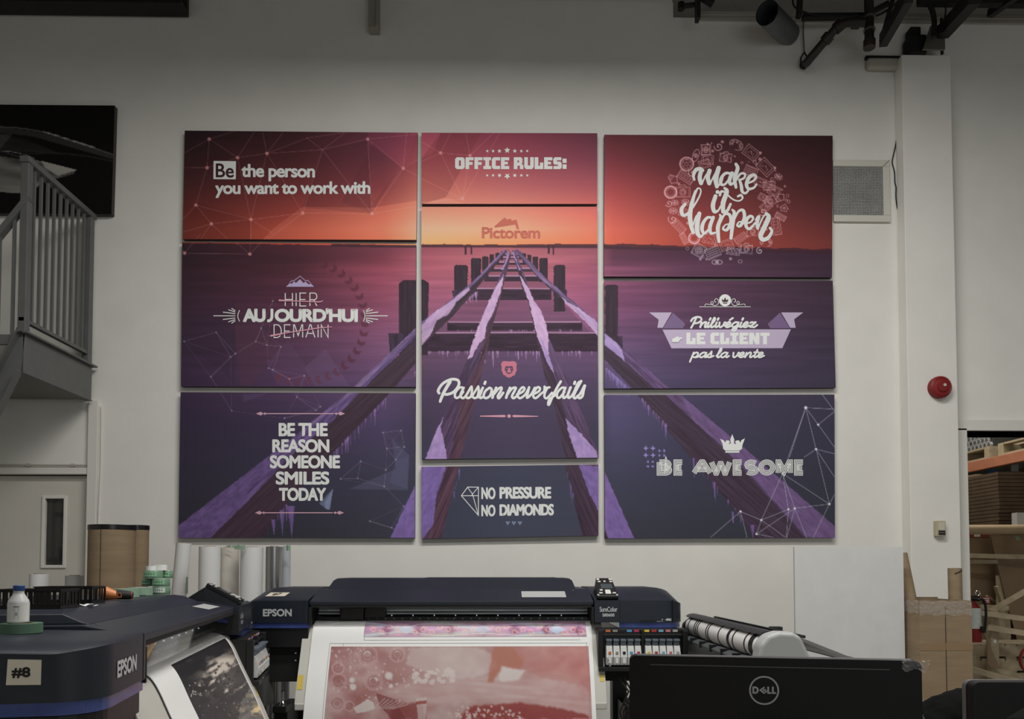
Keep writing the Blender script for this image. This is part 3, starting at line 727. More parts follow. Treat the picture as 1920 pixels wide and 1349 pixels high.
            for q in range(5): t = 2.8+q*.9; L([(v[0]+s_*.65*math.cos(t), v[1]+s_*.42*math.sin(t)) for v in circ(s_*.13, 8)], 1)
        elif kd == 'house': L([(-s_*.7,s_*.7),(-s_*.7,0),(-s_,0),(0,-s_),(s_,0),(s_*.7,0),(s_*.7,s_*.7),(-s_*.7,s_*.7)], 1.1); L(circ(s_*.25), .9)
        elif kd == 'cloud':
            for q in range(6): t = q*1.05; L([(v[0]+s_*.55*math.cos(t), v[1]+s_*.35*math.sin(t)) for v in circ(s_*.35, 9)], .8)
        elif kd == 'bulb': L([(-s_,-s_*.3),(s_*.2,-s_*.8),(s_,0),(s_*.2,s_*.8),(-s_,s_*.3),(-s_,-s_*.3)], 1.3); L([(-s_*.3,-s_*.5),(-s_*.3,s_*.5)], 1); L([(-s_*.6,-s_*.4),(-s_*.6,s_*.4)], 1)
    for i in range(150):
        a = r.uniform(0, 2*math.pi); q = r.uniform(78, 117); x = 1361.5+q*math.cos(a)*1.0; y = 380.5+q*math.sin(a)
        if any((x-f[0])**2+(y-f[1])**2 < (f[2]*1.0+2)**2 for f in fixed): continue
        if any((x-f[0])**2+(y-f[1])**2 < 30 for f in placed): continue
        placed.append((x, y)); c = dcol(y)
        if r.random() < .5: p.disc(x, y, r.uniform(1, 3), c, .6)
        else: p.ring(x, y, r.uniform(1.6, 3.4), 1, c, .6)
    return p

PANELS = [  # corners TL, TR, BR, BL in picture pixels
 ('P1', [(346.3,245),(783,249),(780.5,450),(342.3,448.5)]),
 ('P2', [(341.5,454.5),(780,457.8),(779,726),(339.3,725)]),
 ('P3', [(338.6,736),(779,737.6),(777.5,1009),(334.4,1009)]),
 ('P4', [(790.4,249),(1120,250),(1120,382.5),(791,382.5)]),
 ('P5', [(790,388.3),(1120,388),(1122.4,858.7),(791,861.5)]),
 ('P6', [(790,875.6),(1122,871.5),(1122,1005),(790.4,1010.6)]),
 ('P7', [(1133.2,252.7),(1561.3,254.6),(1560,520.3),(1132.5,518.6)]),
 ('P8', [(1133,527),(1561.5,526.8),(1567,727.3),(1132.7,729)]),
 ('P9', [(1133.2,740.8),(1564.6,740),(1565.6,1009),(1134.4,1010)])]
CY = WALL - 0.045                            # distance of the canvas faces

def ink_grid(name, P, cols, m, parent=None, gain=None):
    """grid mesh: P (n,m,3) positions, cols (n,m,3) display colours"""
    n, mm = P.shape[:2]
    me = bpy.data.meshes.new(name)
    idx = np.arange(n*mm).reshape(n, mm)
    q = np.stack([idx[:-1,:-1], idx[1:,:-1], idx[1:,1:], idx[:-1,1:]], -1).reshape(-1, 4)
    me.vertices.add(n*mm); me.vertices.foreach_set('co', P.reshape(-1).astype(np.float32))
    me.loops.add(q.size); me.loops.foreach_set('vertex_index', q.reshape(-1).astype(np.int32))
    me.polygons.add(len(q)); me.polygons.foreach_set('loop_start', np.arange(0, q.size, 4, dtype=np.int32))
    me.update(calc_edges=True)
    ca = me.color_attributes.new('ink', 'FLOAT_COLOR', 'POINT')
    g = lin(np.clip(cols, 0, 1)); g = g*.94 + g.mean(-1, keepdims=True)*.06
    g = np.clip(g*(gain or INK_GAIN), 0, .92)
    ca.data.foreach_set('color', np.concatenate([g.reshape(-1, 3), np.ones((n*mm, 1))], 1).astype(np.float32).reshape(-1))
    me.materials.append(m)
    o = bpy.data.objects.new(name, me); COL.objects.link(o)
    if parent: o.parent = parent
    return o
CANVAS_INK = attr_mat('canvas_print_ink', 0.62, 0.25)
CANVAS_EDGE = mat('dark_canvas_edge', rgb(58, 44, 58), 0.7)
EDGE_COL = {'P1': rgb(92,50,48), 'P4': rgb(120,66,66), 'P7': rgb(60,34,44)}
CANVAS_LABEL = {
 'P1': 'red sunset canvas with thin line web, reading the person you want to work with',
 'P2': 'purple canvas reading AUJOURD\'HUI between struck-out HIER and DEMAIN, beside a dark post',
 'P3': 'dark violet canvas reading BE THE REASON SOMEONE SMILES TODAY over icy beam',
 'P4': 'small pink-red canvas reading OFFICE RULES between rows of stars',
 'P5': 'tallest canvas, pier running to sunset horizon, motto Passion never fails',
 'P6': 'small dark canvas reading NO PRESSURE NO DIAMONDS below the tall pier canvas',
 'P7': 'dark red canvas with white make it happen script in a round doodle wreath',
 'P8': 'purple canvas with ribbon banner reading LE CLIENT, middle of right column',
 'P9': 'dark navy canvas with white crown and BE AWESOME lettering, lowest at right'}
PX_STEP = 1.3
def build_canvases():
    art = pier_picture(); roots = {}
    for key, C in PANELS:
        w = [W(x, y, CY) for x, y in C]
        cx = sum((v for v in w), Vector())/4
        root = empty('canvas_print', (cx.x, WALL-0.002, min(v.z for v in w)), 0, CANVAS_LABEL[key], 'canvas print', 'motivational canvas set on the white wall')
        b = MB(); b.M = Matrix.Translation(-root.location)
        e = 0.0006
        ins = [(w[0].x, w[0].z),(w[1].x, w[1].z),(w[2].x, w[2].z),(w[3].x, w[3].z)]
        b.prism_y([(x, z) for x, z in ins], CY+e, WALL-0.003)
        em = mat('canvas_edge_'+key, EDGE_COL[key], 0.7) if key in EDGE_COL else CANVAS_EDGE
        b.build('stretched_canvas', em, root)
        nx = int((C[1][0]-C[0][0])/PX_STEP); ny = int((C[3][1]-C[0][1])/PX_STEP)
        u, v = np.meshgrid(np.linspace(0, 1, nx), np.linspace(0, 1, ny))
        Cn = np.array(C, float)
        G = ((1-u)*(1-v))[..., None]*Cn[0]+(u*(1-v))[..., None]*Cn[1]+(u*v)[..., None]*Cn[2]+((1-u)*v)[..., None]*Cn[3]
        Wn = np.array([list(q) for q in w])
        Pn = ((1-u)*(1-v))[..., None]*Wn[0]+(u*(1-v))[..., None]*Wn[1]+(u*v)[..., None]*Wn[2]+((1-u)*v)[..., None]*Wn[3]
        Pn[..., 1] = CY
        Pn = Pn - np.array(list(root.location))
        ink_grid('printed_picture', Pn, art.sample(G[..., 0], G[..., 1]), CANVAS_INK, root)
        roots[key] = root
    return roots
def on_canvas(root, lift=0.0012):
    loc = root.location
    def fn(x, y, h=0):
        v = W(x, y, CY-lift-h); return (v.x-loc.x, v.y-loc.y, v.z-loc.z)
    return fn

def build_lettering(rt):
    PINK = mat('pink_print', rgb(225, 160, 180), 0.6); PINKR = mat('coral_print', rgb(208, 104, 84), 0.6)
    LIL = mat('lilac_print', rgb(190, 175, 215), 0.6); BAN = mat('banner_lilac', rgb(196, 180, 208), 0.6); BAND = mat('banner_violet', rgb(122, 98, 140), 0.6)
    MIX = mat('maroon_print', rgb(60, 20, 32), 0.6); TEAL = mat('faint_slate_print', rgb(128, 140, 168), 0.6)
    CORP = mat('rose_print', rgb(205, 118, 140), 0.6)
    # P1
    f = Flat(); f.poly([(400.5,302),(442.5,302.4),(442,336.4),(400,336)]); f.build('motto_box', LETTER, on_canvas(rt['P1']), rt['P1'])
    f = Flat(); f.text('Be', 404.5, 306.5, 438.5, 333, 1.1, skew=.5); f.build('lettering', MIX, on_canvas(rt['P1'], .002), rt['P1'], 'dark letters on the white box')
    f = Flat(); f.text('the person', 452.5, 307.5, 590.5, 339.8, 2.0, .93, skew=1); f.text('you want to work with', 403.5, 340.5, 694.5, 371.5, 2.0, .93, skew=-.5)
    f.build('lettering', LETTER, on_canvas(rt['P1']), rt['P1'])
    # P2
    f = Flat(); caps_text(f, 'HIER', 534, 549, 595, 575, 1.7, 7); caps_text(f, 'DEMAIN', 513, 608.5, 616, 634, 1.7, 6)
    f.text("AU", 455.5, 579, 498, 604.5, 3.2, .9); f.text("OURD'HUI", 515, 578.5, 671, 604.5, 3.2, .93)
    f.stroke([(509.8,579.3),(509.8,595.5),(508,600),(504.5,602),(501,601.8)], 5.2, caps=False)
    for sg, xr in ((-1, 442), (1, 685)):
        for i, a in enumerate((-56, -40, -24, 0, 24, 40, 56)):
            L = (8, 14, 24, 42, 24, 14, 8)[i]; yy = 592.5 + (-9.5, -7, -4, 0, 4, 7, 9.5)[i]
            f.stroke([(xr+sg*1, yy), (xr+sg*L, yy+(-4.5, -4.5, -3, 0, 3, 4.5, 4.5)[i])], 1.6, caps=False)
        f.stroke(smooth_line([(681.5, 582), (684.3, 592.5), (681.5, 603)] if sg > 0 else [(449, 582), (445.8, 592.5), (449, 603)]), 1.4, caps=False)
    f.build('lettering', LETTER, on_canvas(rt['P2']), rt['P2'])
    f = Flat(); f.stroke([(524,563.5),(545,564.5),(600,566.5),(605,564.5)], [3.6,1.8,2.2,1.6]); f.stroke([(508,630),(540,624),(600,615),(622,613.5)], [3.6,2,2,1.4])
    f.build('strike_through', PINK, on_canvas(rt['P2'], .007), rt['P2'], 'pink brush strokes')
    f = Flat(); f.poly([(536,538),(544,531),(547,533),(551,528),(555,531),(562.5,524),(569,531),(573,528.5),(579,534),(583,532),(589,538)])
    f.stroke([(543,530),(548,526.5),(551,527),(562.5,518),(573,527),(577,526),(582,531)], 1.1, caps=False)
    f.build('mountain_icon', LIL, on_canvas(rt['P2']), rt['P2'])
    # P3
    f = Flat()
    for t, x0, x1, y0 in (('BE THE', 522.5, 614.5, 793.5), ('REASON', 510.5, 617.5, 824), ('SOMEONE', 506, 637.5, 854), ('SMILES', 517, 617.5, 884.5), ('TODAY', 523, 611.5, 915)):
        f.text(t, x0, y0, x1, y0+25, 2.5, .95)
    f.build('lettering', LETTER, on_canvas(rt['P3']), rt['P3'])
    f = Flat()
    for y, dx in ((776, 0), (962, -2)):
        f.stroke([(498+dx, y), (626+dx, y)], 1.8, caps=False)
        for s_, x in ((1, 480+dx), (-1, 647+dx)):
            f.poly([(x, y), (x+s_*9, y-3.6), (x+s_*14, y), (x+s_*9, y+3.6)]); f.poly([(x+s_*13, y), (x+s_*16.5, y-2.4), (x+s_*20, y), (x+s_*16.5, y+2.4)])
    f.build('arrow_rule', mat('dusty_pink_print', rgb(214, 168, 186), .6), on_canvas(rt['P3']), rt['P3'])
    # P4
    f = Flat(); block_text(f, 'OFFICE RULES:', 853.3, 295, 1062.3, 317.3, 1.6)
    for y, s_ in ((283, 1), (329.5, -1)):
        for x, r_ in ((913.5,3),(924.5,3.4),(936.5,4.2),(951,6.2),(965.2,4.2),(977.5,3.4),(988.5,3)): f.star(x, y+(-1 if r_ > 6 else .4)*s_, r_, rot=-90*s_)
    f.build('lettering', LETTER, on_canvas(rt['P4']), rt['P4'])
    # P5 
    f = Flat(); f.text('Pictorem', 903.5, 426, 1013, 447.5, 1.7, .95)
    f.poly([(927,424.5),(946,408),(951,412),(957,410),(960,414),(968.5,412),(973.5,430),(969.5,430),(966,421),(928,427)])
    f.build('lettering', PINKR, on_canvas(rt['P5']), rt['P5'])
    f = Flat()
    z = lambda pts: [(810+a/6.4, 665+b/6.4) for a, b in smooth_line(pts, 5)]
    for st, w in (
        ([(85,465),(75,430),(130,350),(230,300),(310,310),(320,370),(260,450),(180,480),(130,470)], 5.2), ([(215,330),(150,440),(110,530),(98,565)], [6.5,5]),
        ([(375,400),(330,400),(280,460),(280,515),(320,515),(375,450)],4.4), ([(380,400),(345,480),(360,522),(400,505),(470,390)],4.6),
        ([(475,385),(480,440),(465,505),(430,525),(405,505)],4.4), ([(430,522),(480,500),(550,390)],4), ([(555,385),(560,440),(545,505),(510,525),(485,505)],4.4),
        ([(510,524),(570,500),(610,400)],4), ([(610,400),(570,480),(580,522),(620,505)],4.8), ([(640,330),(632,352)],5),
        ([(690,400),(640,440),(620,500),(650,525),(700,490),(715,420),(690,400)],4.6), ([(700,480),(740,450),(770,400)],4),
        ([(770,400),(740,470),(725,520)],4.8), ([(740,480),(800,410),(835,400),(825,440),(790,500),(805,525),(855,460)],4.6),
        ([(935,400),(905,470),(890,520)],4.8), ([(905,480),(960,410),(1005,400),(990,440),(960,500),(980,525),(1030,490)],4.6),
        ([(1020,480),(1085,450),(1110,410),(1085,395),(1045,440),(1030,500),(1060,525),(1120,480),(1165,400)],4.4),
        ([(1165,395),(1150,460),(1140,520),(1190,480),(1235,400)],4.6), ([(1235,470),(1285,440),(1295,405),(1265,395),(1225,450),(1215,500),(1245,525),(1310,470)],4.4),
        ([(1310,470),(1345,440),(1350,385)],4), ([(1350,395),(1385,400),(1410,395)],4.2), ([(1385,400),(1355,460),(1350,510),(1380,525),(1440,460)],4.4),
        ([(1545,325),(1500,400),(1440,520),(1405,600),(1395,590),(1410,540),(1460,500),(1490,480)],4.8),
        ([(1600,405),(1560,400),(1510,450),(1500,505),(1530,520),(1590,450)],4.4), ([(1600,400),(1575,470),(1580,522),(1625,490),(1660,400)],4.6),
        ([(1665,395),(1635,470),(1640,522),(1690,480),(1750,350),(1790,320)],4.6), ([(1790,320),(1730,430),(1700,500),(1720,525),(1780,470),(1830,375)],4.8),
        ([(1835,375),(1820,430),(1805,500),(1770,525),(1745,500)],4.8), ([(1715,330),(1708,352)],5)):
        f.stroke(z(st), w, miter=False)
    f.build('lettering', LETTER, on_canvas(rt['P5']), rt['P5'])
    f = Flat(); f.poly([(900,780),(946,778.5),(949,780.6),(946,782.8),(900,781.6)]); f.poly([(1009,780.5),(963,778.5),(960,780.6),(963,782.8),(1009,781.8)]); f.disc(954.5, 780.7, 3.3)
    f.build('ornament_rule', PINK, on_canvas(rt['P5']), rt['P5'])
    f = Flat()
    def face(pts): return [(810+a/6.4, 665+b/6.4) for a, b in pts]
    f.poly(face([(845,85),(870,80),(925,85),(975,80),(1000,88),(1018,110),(1012,160),(1018,190),(1000,225),(995,250),(965,258),(950,275),(940,268),(922,285),(905,268),(895,275),(882,255),(855,245),(845,215),(832,190),(838,160),(826,120)]),
           [face([(880,145),(915,138),(925,150),(940,138),(968,145),(975,180),(960,215),(935,235),(912,235),(890,215),(872,185)])])
    f.poly(face([(915,160),(935,160),(945,200),(960,205),(925,222),(893,205),(905,200)])); f.poly(face([(885,165),(905,162),(900,175)])); f.poly(face([(965,165),(945,162),(950,175)]))
    f.build('lion_icon', CORP, on_canvas(rt['P5']), rt['P5'])
    # P6
    f = Flat()
    f.text('NO', 902.5, 914, 929, 936.5, 1.8, skew=.5); f.text('PRESSURE', 936.5, 913.5, 1033.5, 936, 2.3, .93, skew=-.4)
    f.text('NO', 902.5, 947, 929, 969, 1.8); f.text('DIAMONDS', 936.5, 946, 1038.5, 968, 2.3, .93, skew=-.8)
    D = [(877,913.8),(897,914),(897,967),(865,930),(877,913.8)]
    f.stroke(D, 1.5); f.stroke([(865.5,930),(896,930)], 1.4); f.stroke([(877,915),(886,927),(896,915)], 1.3); f.stroke([(886,927),(897,967)], 1.3); f.stroke([(886,927),(884,930)], 1.3)
    f.build('lettering', LETTER, on_canvas(rt['P6']), rt['P6'])
    f = Flat()
    for x in (952, 963.4, 974.8): f.poly([(x-4.3,979.5),(x-2.5,977.6),(x,979),(x+2.5,977.6),(x+4.3,979.5),(x,986)])
    f.build('heart_row', TEAL, on_canvas(rt['P6']), rt['P6'])
    # P7
    f = Flat(); q = lambda pts: [(1240+a/5.396, 255+b/5.396) for a, b in smooth_line(pts, 6)]
    for st, w in (
        ([(335,445),(325,400),(350,345),(395,332),(420,350)], [4,8,6]), ([(405,345),(388,420),(402,478)], 8.6), ([(412,480),(450,400),(495,345)], 3), ([(488,352),(470,420),(485,480)], 8.6),
        ([(495,480),(540,390),(580,320)], 3.4), ([(580,325),(552,430),(562,512)], [9,10.5,8]), ([(565,515),(605,470),(625,400)], 4),
        ([(705,382),(650,378),(605,430),(605,488),(645,488),(700,420)], [5,6,7,5,4]), ([(715,378),(690,445),(702,490),(745,465)], [8,8,6,4]),
        ([(755,285),(772,330),(742,430),(755,520)], [6,8,8,6]), ([(755,450),(800,385),(845,385),(838,425),(790,448)], 4.6), ([(790,445),(808,500),(818,562),(852,580),(885,545)], [5,7,5,4]),
        ([(858,485),(930,455),(958,415),(930,395),(885,425),(862,490),(882,535),(935,525),(962,490)], [4,4.5,6,8,7,5,4]),
        ([(548,610),(522,700),(537,765),(575,755),(600,710)], [8,9,8,4,3]), ([(640,528),(662,565),(625,680),(625,768)], [5,9,10,8]), ([(625,768),(665,760),(700,690)], [7,6,5]),
        ([(592,600),(605,565),(640,570),(720,640),(785,658),(822,630),(805,600),(775,612)], [5,5,3.4,3,3.2,5,4.5]),
        ([(240,692),(205,740),(215,800),(262,790),(335,700),(390,600),(398,545),(368,532),(335,600)], [6,8,6,4,3,3,5]), ([(345,560),(310,680),(290,800),(300,900),(322,978)], [5,8,9.5,9,7]),
        ([(318,910),(350,820),(385,782)], 3.4), ([(385,785),(362,900),(368,985),(398,1020),(430,985)], [8,10,9,6,3]),
        ([(512,828),(465,828),(422,885),(412,950),(440,985),(500,920)], [5,6,8,6,4]), ([(525,825),(492,920),(502,985),(545,980)], [7,8,6,4]),
        ([(592,798),(602,830),(572,930),(582,1070)], [4,7,8.5,6]), ([(595,880),(640,795),(690,800),(705,870),(665,950),(625,940),(650,900),(710,890)], [4,5,7,7,5,3,3]),
        ([(718,748),(738,780),(722,880),(705,1035)], [4,7,8.5,6.5]), ([(735,850),(780,765),(828,755),(840,830),(800,910),(768,905),(790,870),(850,880)], [4,5,7,7,5,3,3]),
        ([(840,890),(905,872),(928,830),(900,812),(862,850),(858,915),(895,940),(950,880)], [3.5,4,5.5,7.5,6,4]), ([(955,850),(985,818),(968,880),(975,940)], [4,7,7.5,5]),
        ([(978,935),(1025,830),(1065,782)], 3.4), ([(1062,785),(1085,825),(1040,930),(1005,1010),(1028,1050),(1082,1030),(1118,965),(1098,932)], [6,10,10,9,8,6,5])):
        f.stroke(q(st), [a*.92 for a in w] if isinstance(w, list) else w*.92, miter=False)
    f.disc(1240+568/5.396, 255+568/5.396, 3.6)
    f.build('lettering', LETTER, on_canvas(rt['P7']), rt['P7'])
    # P8
    f = Flat()
    g = lambda a, b: (1120+a/4.174, 510+b/4.174)
    f.poly([g(510,453),g(1515,450),g(1448,598),g(580,599)]); f.poly([g(405,318),g(582,318),g(512,438),g(470,438),g(480,375)]); f.poly([g(1612,318),g(1438,318),g(1510,438),g(1552,438),g(1540,372)])
    f.build('banner', BAN, on_canvas(rt['P8']), rt['P8'])
    for q in ([g(592,320),g(688,408),g(668,442),g(515,442)], [g(1428,320),g(1334,408),g(1352,442),g(1508,442)]):
        f = Flat(); f.poly(q); f.build('banner_fold', BAND, on_canvas(rt['P8']), rt['P8'])
    f = Flat(); block_text(f, 'LE CLIENT', 1287, 624.2, 1443, 646, 1.8)
    script_text(f, 'Prilivégiez', 1293.5, 614, 1416, 9.6, 3.6, .25); script_text(f, 'pas la vente', 1296, 670.5, 1431, 9.2, 3.3, .3)
    f.disc(1359.5, 563.5, 11.3, 30)
    f.stroke([(1311.5,575.6),(1407.5,575.6)], 1.1, caps=False)
    for s_ in (-1, 1):
        f.stroke(smooth_line([(1359.5+s_*38, 573.5),(1359.5+s_*36, 570.5),(1359.5+s_*27, 571.5),(1359.5+s_*22,569),(1359.5+s_*24,565.5),(1359.5+s_*27,568),(1359.5+s_*24,572)]), 1.0)
        f.stroke(smooth_line([(1359.5+s_*24, 572),(1359.5+s_*17,573.5),(1359.5+s_*12,568),(1359.5+s_*14,561.5),(1359.5+s_*18,561),(1359.5+s_*20,565),(1359.5+s_*17,567)]), 1.1)
    f.poly([(1260.5,636),(1260.5,642),(1272,642),(1275,637.5),(1279.5,635),(1279.5,633),(1272,633),(1272,631),(1268,632),(1266,633.5)])
    f.build('lettering', LETTER, on_canvas(rt['P8'], .002), rt['P8'])
    f = Flat(); f.poly([(1354.5,566),(1353.5,560.5),(1357,563.5),(1359.5,557.5),(1362,563.5),(1365.5,560.5),(1364.5,566)]); f.stroke([(1355.5,568.3),(1363.5,568.3)], 1.2, caps=False)
    f.build('crown_icon', MIX, on_canvas(rt['P8'], .009), rt['P8'])
    # P9
    f = Flat(); 
    for c, xa, xb in (('B',1231,1260.5),('E',1262.5,1284.5),('A',1296,1337),('W',1329,1373.5),('E',1373.5,1396),('S',1393.5,1423),('O',1421.5,1454),('M',1454,1487),('E',1488.5,1511)):
        caps_text(f, c, xa, 861.7, xb, 892.6, 10.4, 0, 4, 2.65)
    g = lambda a, b: (1120+a/4.174, 730+b/4.174)
    f.poly([g(960,388),g(990,402),g(1000,420),g(1008,402),g(1030,402),g(1038,415),g(1028,432),g(1045,425),g(1040,395),g(1056,353),g(1072,395),g(1068,425),g(1088,432),g(1078,412),g(1090,402),g(1110,402),g(1118,420),g(1128,400),g(1155,385),g(1135,440),g(1132,468),g(1112,482),g(1002,482),g(985,468),g(980,430)])
    f.stroke([g(1002,492), g(1112,492)], 3, caps=False)
    f.build('lettering', LETTER, on_canvas(rt['P9']), rt['P9'])
# ------------------------------------------------------------------ room shell
XO0, XO1 = WX(1815, WALL), 6.8                                   # warehouse opening
ZO = WZ(809, WALL, 1850)
XD0, XD1, ZD = -4.45, WX(163, WALL), WZ(890, WALL, 80)           # door on the left
ZT = WZ(37, WALL, 1600)                                          # ledge height on the right
XL = WX(1312, WALL) + 0.02                                       # where the wall's top steps back
CEIL = 6.45
T = 0.3
m = MB(); m.box(-6.5, -5.2, -0.1, 8.2, WALL+T, 0.0); struct(m.build('floor', CONC))
m = MB(); m.box(3.0, WALL+T, -0.1, 11.0, 13.2, 0.0); struct(m.build('floor', CONC, label='concrete floor of the warehouse'))
CEILM = mat('dark_ceiling_deck', rgb(92, 88, 80), 0.8, noise=0.1, nscale=3)
m = MB(); m.box(-6.5, -5.2, CEIL, 8.2, WALL+T+0.3, CEIL+0.1)
for i in range(48): m.box(-6.4+i*0.3, -5.1, CEIL-0.04, -6.4+i*0.3+0.14, WALL+T, CEIL)
struct(m.build('ceiling', CEILM))
def wz(px): return WX(px, WALL)
m = MB()
m.box(-6.5, WALL, 0, XD0, WALL+T, CEIL)
m.box(XD0, WALL, ZD, XD1, WALL+T, CEIL)
m.box(XD1, WALL, 0, XL-0.2, WALL+T, WZ(0, WALL, 900))
m.box(XD1, WALL+0.03, WZ(0, WALL, 900), XL-0.2, WALL+T, CEIL)
m.box(XL-0.2, WALL, 0, XO0, WALL+T, ZT)
m.box(XO0, WALL, ZO, XO1, WALL+T, ZT)
m.box(XO1, WALL, 0, 8.2, WALL+T, ZT)
struct(m.build('wall_far', WHITE))
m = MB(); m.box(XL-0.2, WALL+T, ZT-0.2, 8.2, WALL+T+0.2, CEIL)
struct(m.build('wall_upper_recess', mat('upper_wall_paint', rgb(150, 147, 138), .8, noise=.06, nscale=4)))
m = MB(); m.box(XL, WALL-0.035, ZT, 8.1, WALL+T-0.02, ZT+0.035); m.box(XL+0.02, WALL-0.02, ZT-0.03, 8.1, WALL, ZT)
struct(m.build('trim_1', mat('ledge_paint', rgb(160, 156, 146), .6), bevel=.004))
m = MB(); m.box(-6.6, -5.2, 0, -6.5, WALL+T, CEIL); struct(m.build('wall_left', WHITE))
m = MB(); m.box(8.2, -5.2, 0, 8.3, WALL+T, CEIL); struct(m.build('wall_right', WHITE))
m = MB(); m.box(-6.5, -5.3, 0, 8.2, -5.2, CEIL); struct(m.build('wall_back', WHITE))
# dark beam pocket at upper left
m = MB()
xb = WX(330, WALL-.1)
z0 = WZ(17, WALL-.1, 165)
m.box(-6.4, WALL-0.18, z0, xb, WALL-0.02, z0+0.035); m.box(-6.4, WALL-0.06, z0+.035, xb, WALL-0.02, z0+0.30); m.box(-6.4, WALL-0.18, z0+0.30, xb, WALL-0.02, z0+0.335)
tag(m.build('steel_beam', DARKST, bevel=.004), 'dark steel beam along the wall top at the upper left corner', 'steel beam')
# short steel stub bracket up at the middle
m = MB(); a = W(693, 2, WALL-.05); b = W(711, 59, WALL-.05)
m.box(a.x, WALL-0.10, b.z, b.x, WALL-0.002, WZ(-6, WALL)); m.box(b.x-.018, WALL-0.12, b.z, b.x, WALL-0.10, WZ(-6, WALL))
tag(m.build('wall_bracket', mat('painted_bracket', rgb(150, 146, 136), .6), bevel=.003), 'painted steel bracket stub high on the wall above the red canvas', 'bracket')
# pillar
PYF = WALL-0.12
x0, x1 = WX(1709, PYF), WX(1803, PYF)
zp = WZ(103, PYF, 1750)
m = MB(); m.box(x0, PYF, 0, x1, WALL-.001, zp); struct(m.build('trim_2', WHITE, bevel=.006, label='white square pillar'))
# box chase on top of pillar and junk
m = MB(); xa = WX(1700, WALL); m.box(WX(1708, WALL), WALL-.14, zp+.0, WX(1740, WALL), WALL-.02, zp+.16)
m.box(WX(1712, WALL), WALL-.12, zp+.16, WX(1732, WALL), WALL-.03, zp+.24)
tag(m.build('junction_box', BLACKM, bevel=.01), 'black electrical box standing on top of the white pillar', 'electrical box')
root = empty('conduit_fitting', (WX(1768, 6.02), 6.02, zp), 0, 'grey metal bracket fitting with bolt holes on pillar top', 'bracket')
m = MB(); m.prism_y([(-.08,0),(.10,0),(.10,.2),(-.01,.2)], -.01, .01); m.build('plate', mat('dull_metal', rgb(120,118,110), .4, .5), root)
m = MB(); m.lathe([(.0,-.02),(.022,-.02),(.022,-.01),(0,-.01)], (.0,0,.09), 12, 'y'); m.lathe([(.0,-.02),(.018,-.02),(.018,-.01),(0,-.01)], (-.03,0,.03), 12, 'y'); m.build('bolt', BLACKM, root)
m = MB(); m.tube([(.11,.05,0),(.11,.05,.3)], .012); m.build('rod', DARKST, root)

# opening frame
m = MB(); fx = WX(1793, WALL)
m.box(fx, WALL-0.03, 0, XO0, WALL+T+.01, ZO+.02); m.box(fx, WALL-0.03, ZO, XO1+.1, WALL+T+.01, ZO+0.09); m.box(XO1, WALL-0.03, 0, XO1+.1, WALL+T+.01, ZO)
struct(m.build('door_2', TRIMW, bevel=.004, label='white framed opening to the warehouse'))
# warehouse shell
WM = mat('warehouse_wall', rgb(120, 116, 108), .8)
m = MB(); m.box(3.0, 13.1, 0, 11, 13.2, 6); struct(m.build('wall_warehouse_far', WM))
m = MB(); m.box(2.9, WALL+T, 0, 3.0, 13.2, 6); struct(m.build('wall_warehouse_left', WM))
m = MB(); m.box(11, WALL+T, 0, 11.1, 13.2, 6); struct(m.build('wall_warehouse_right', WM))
m = MB(); m.box(2.9, WALL+T+.2, 6, 11.1, 13.2, 6.1); struct(m.build('ceiling', CEILM, label='warehouse ceiling'))

# ------------------------------------------------------------------ door on the left
D1 = empty('door_1', (XD0, WALL+.03, 0), 0); struct(D1); D1['label'] = 'pale metal door with narrow wired glass window'
gx0, gx1 = WX(79, WALL)-XD0, WX(114, WALL)-XD0
gz1, gz0 = WZ(935, WALL, 97), WZ(1060, WALL, 97)
W_ = XD1-XD0
m = MB()
m.box(0, 0, .01, gx0, .045, ZD-.01); m.box(gx1, 0, .01, W_-.012, .045, ZD-.01); m.box(gx0, 0, .01, gx1, .045, gz0); m.box(gx0, 0, gz1, gx1, .045, ZD-.01)
m.build('door_leaf', DOORP, D1)
m = MB()
for (a, b, c, d) in ((gx0-.025, gz0-.025, gx0, gz1+.025), (gx1, gz0-.025, gx1+.025, gz1+.025), (gx0, gz0-.025, gx1, gz0), (gx0, gz1, gx1, gz1+.025)): m.box(a, -.012, b, c, 0, d)
m.build('window_frame', TRIMW, D1, bevel=.003)
m = MB(); m.box(gx0, .018, gz0, gx1, .022, gz1); m.build('glass', mat('smoky_glass', rgb(66,66,64), .08, trans=.25), D1)
m = MB()
for i in range(1, 10): x = gx0+(gx1-gx0)*i/10; m.box(x-.0006, .024, gz0, x+.0006, .0252, gz1)
for i in range(1, 34): z = gz0+(gz1-gz0)*i/34; m.box(gx0, .024, z-.0006, gx1, .0252, z+.0006)
m.build('wire_mesh', CHROME, D1)
m = MB(); m.box(XD0, WALL+T-.02, 0, XD1, WALL+T, ZD); struct(m.build('wall_behind_door', mat('dim_room', rgb(60,58,54), .9)))  # backing plate; the dimness of an unlit room is put into its colour
m = MB(); hz = WZ(878, WALL, 80)
m.box(XD1, WALL-.03, 0, WX(181, WALL), WALL, WZ(752, WALL, 180)); m.box(XD1-.012, WALL+.0, 0, XD1, WALL+.05, ZD)
m.box(XD0-.1, WALL-.02, ZD, XD1, WALL, hz)
struct(m.build('trim_3', TRIMW, bevel=.003, label='white door frame and pilaster'))
m = MB(); z = WZ(873, WALL, 80); m.tube([(-5.5, WALL-.015, z), (WX(166, WALL), WALL-.015, z)], .006, 8)
for px in (51, 134): m.box(WX(px, WALL)-.012, WALL-.025, z-.012, WX(px, WALL)+.012, WALL-.001, z+.012)
tag(m.build('cable_conduit', mat('conduit_paint', rgb(176,172,160), .5)), 'thin painted conduit with clips running above the pale door', 'conduit')
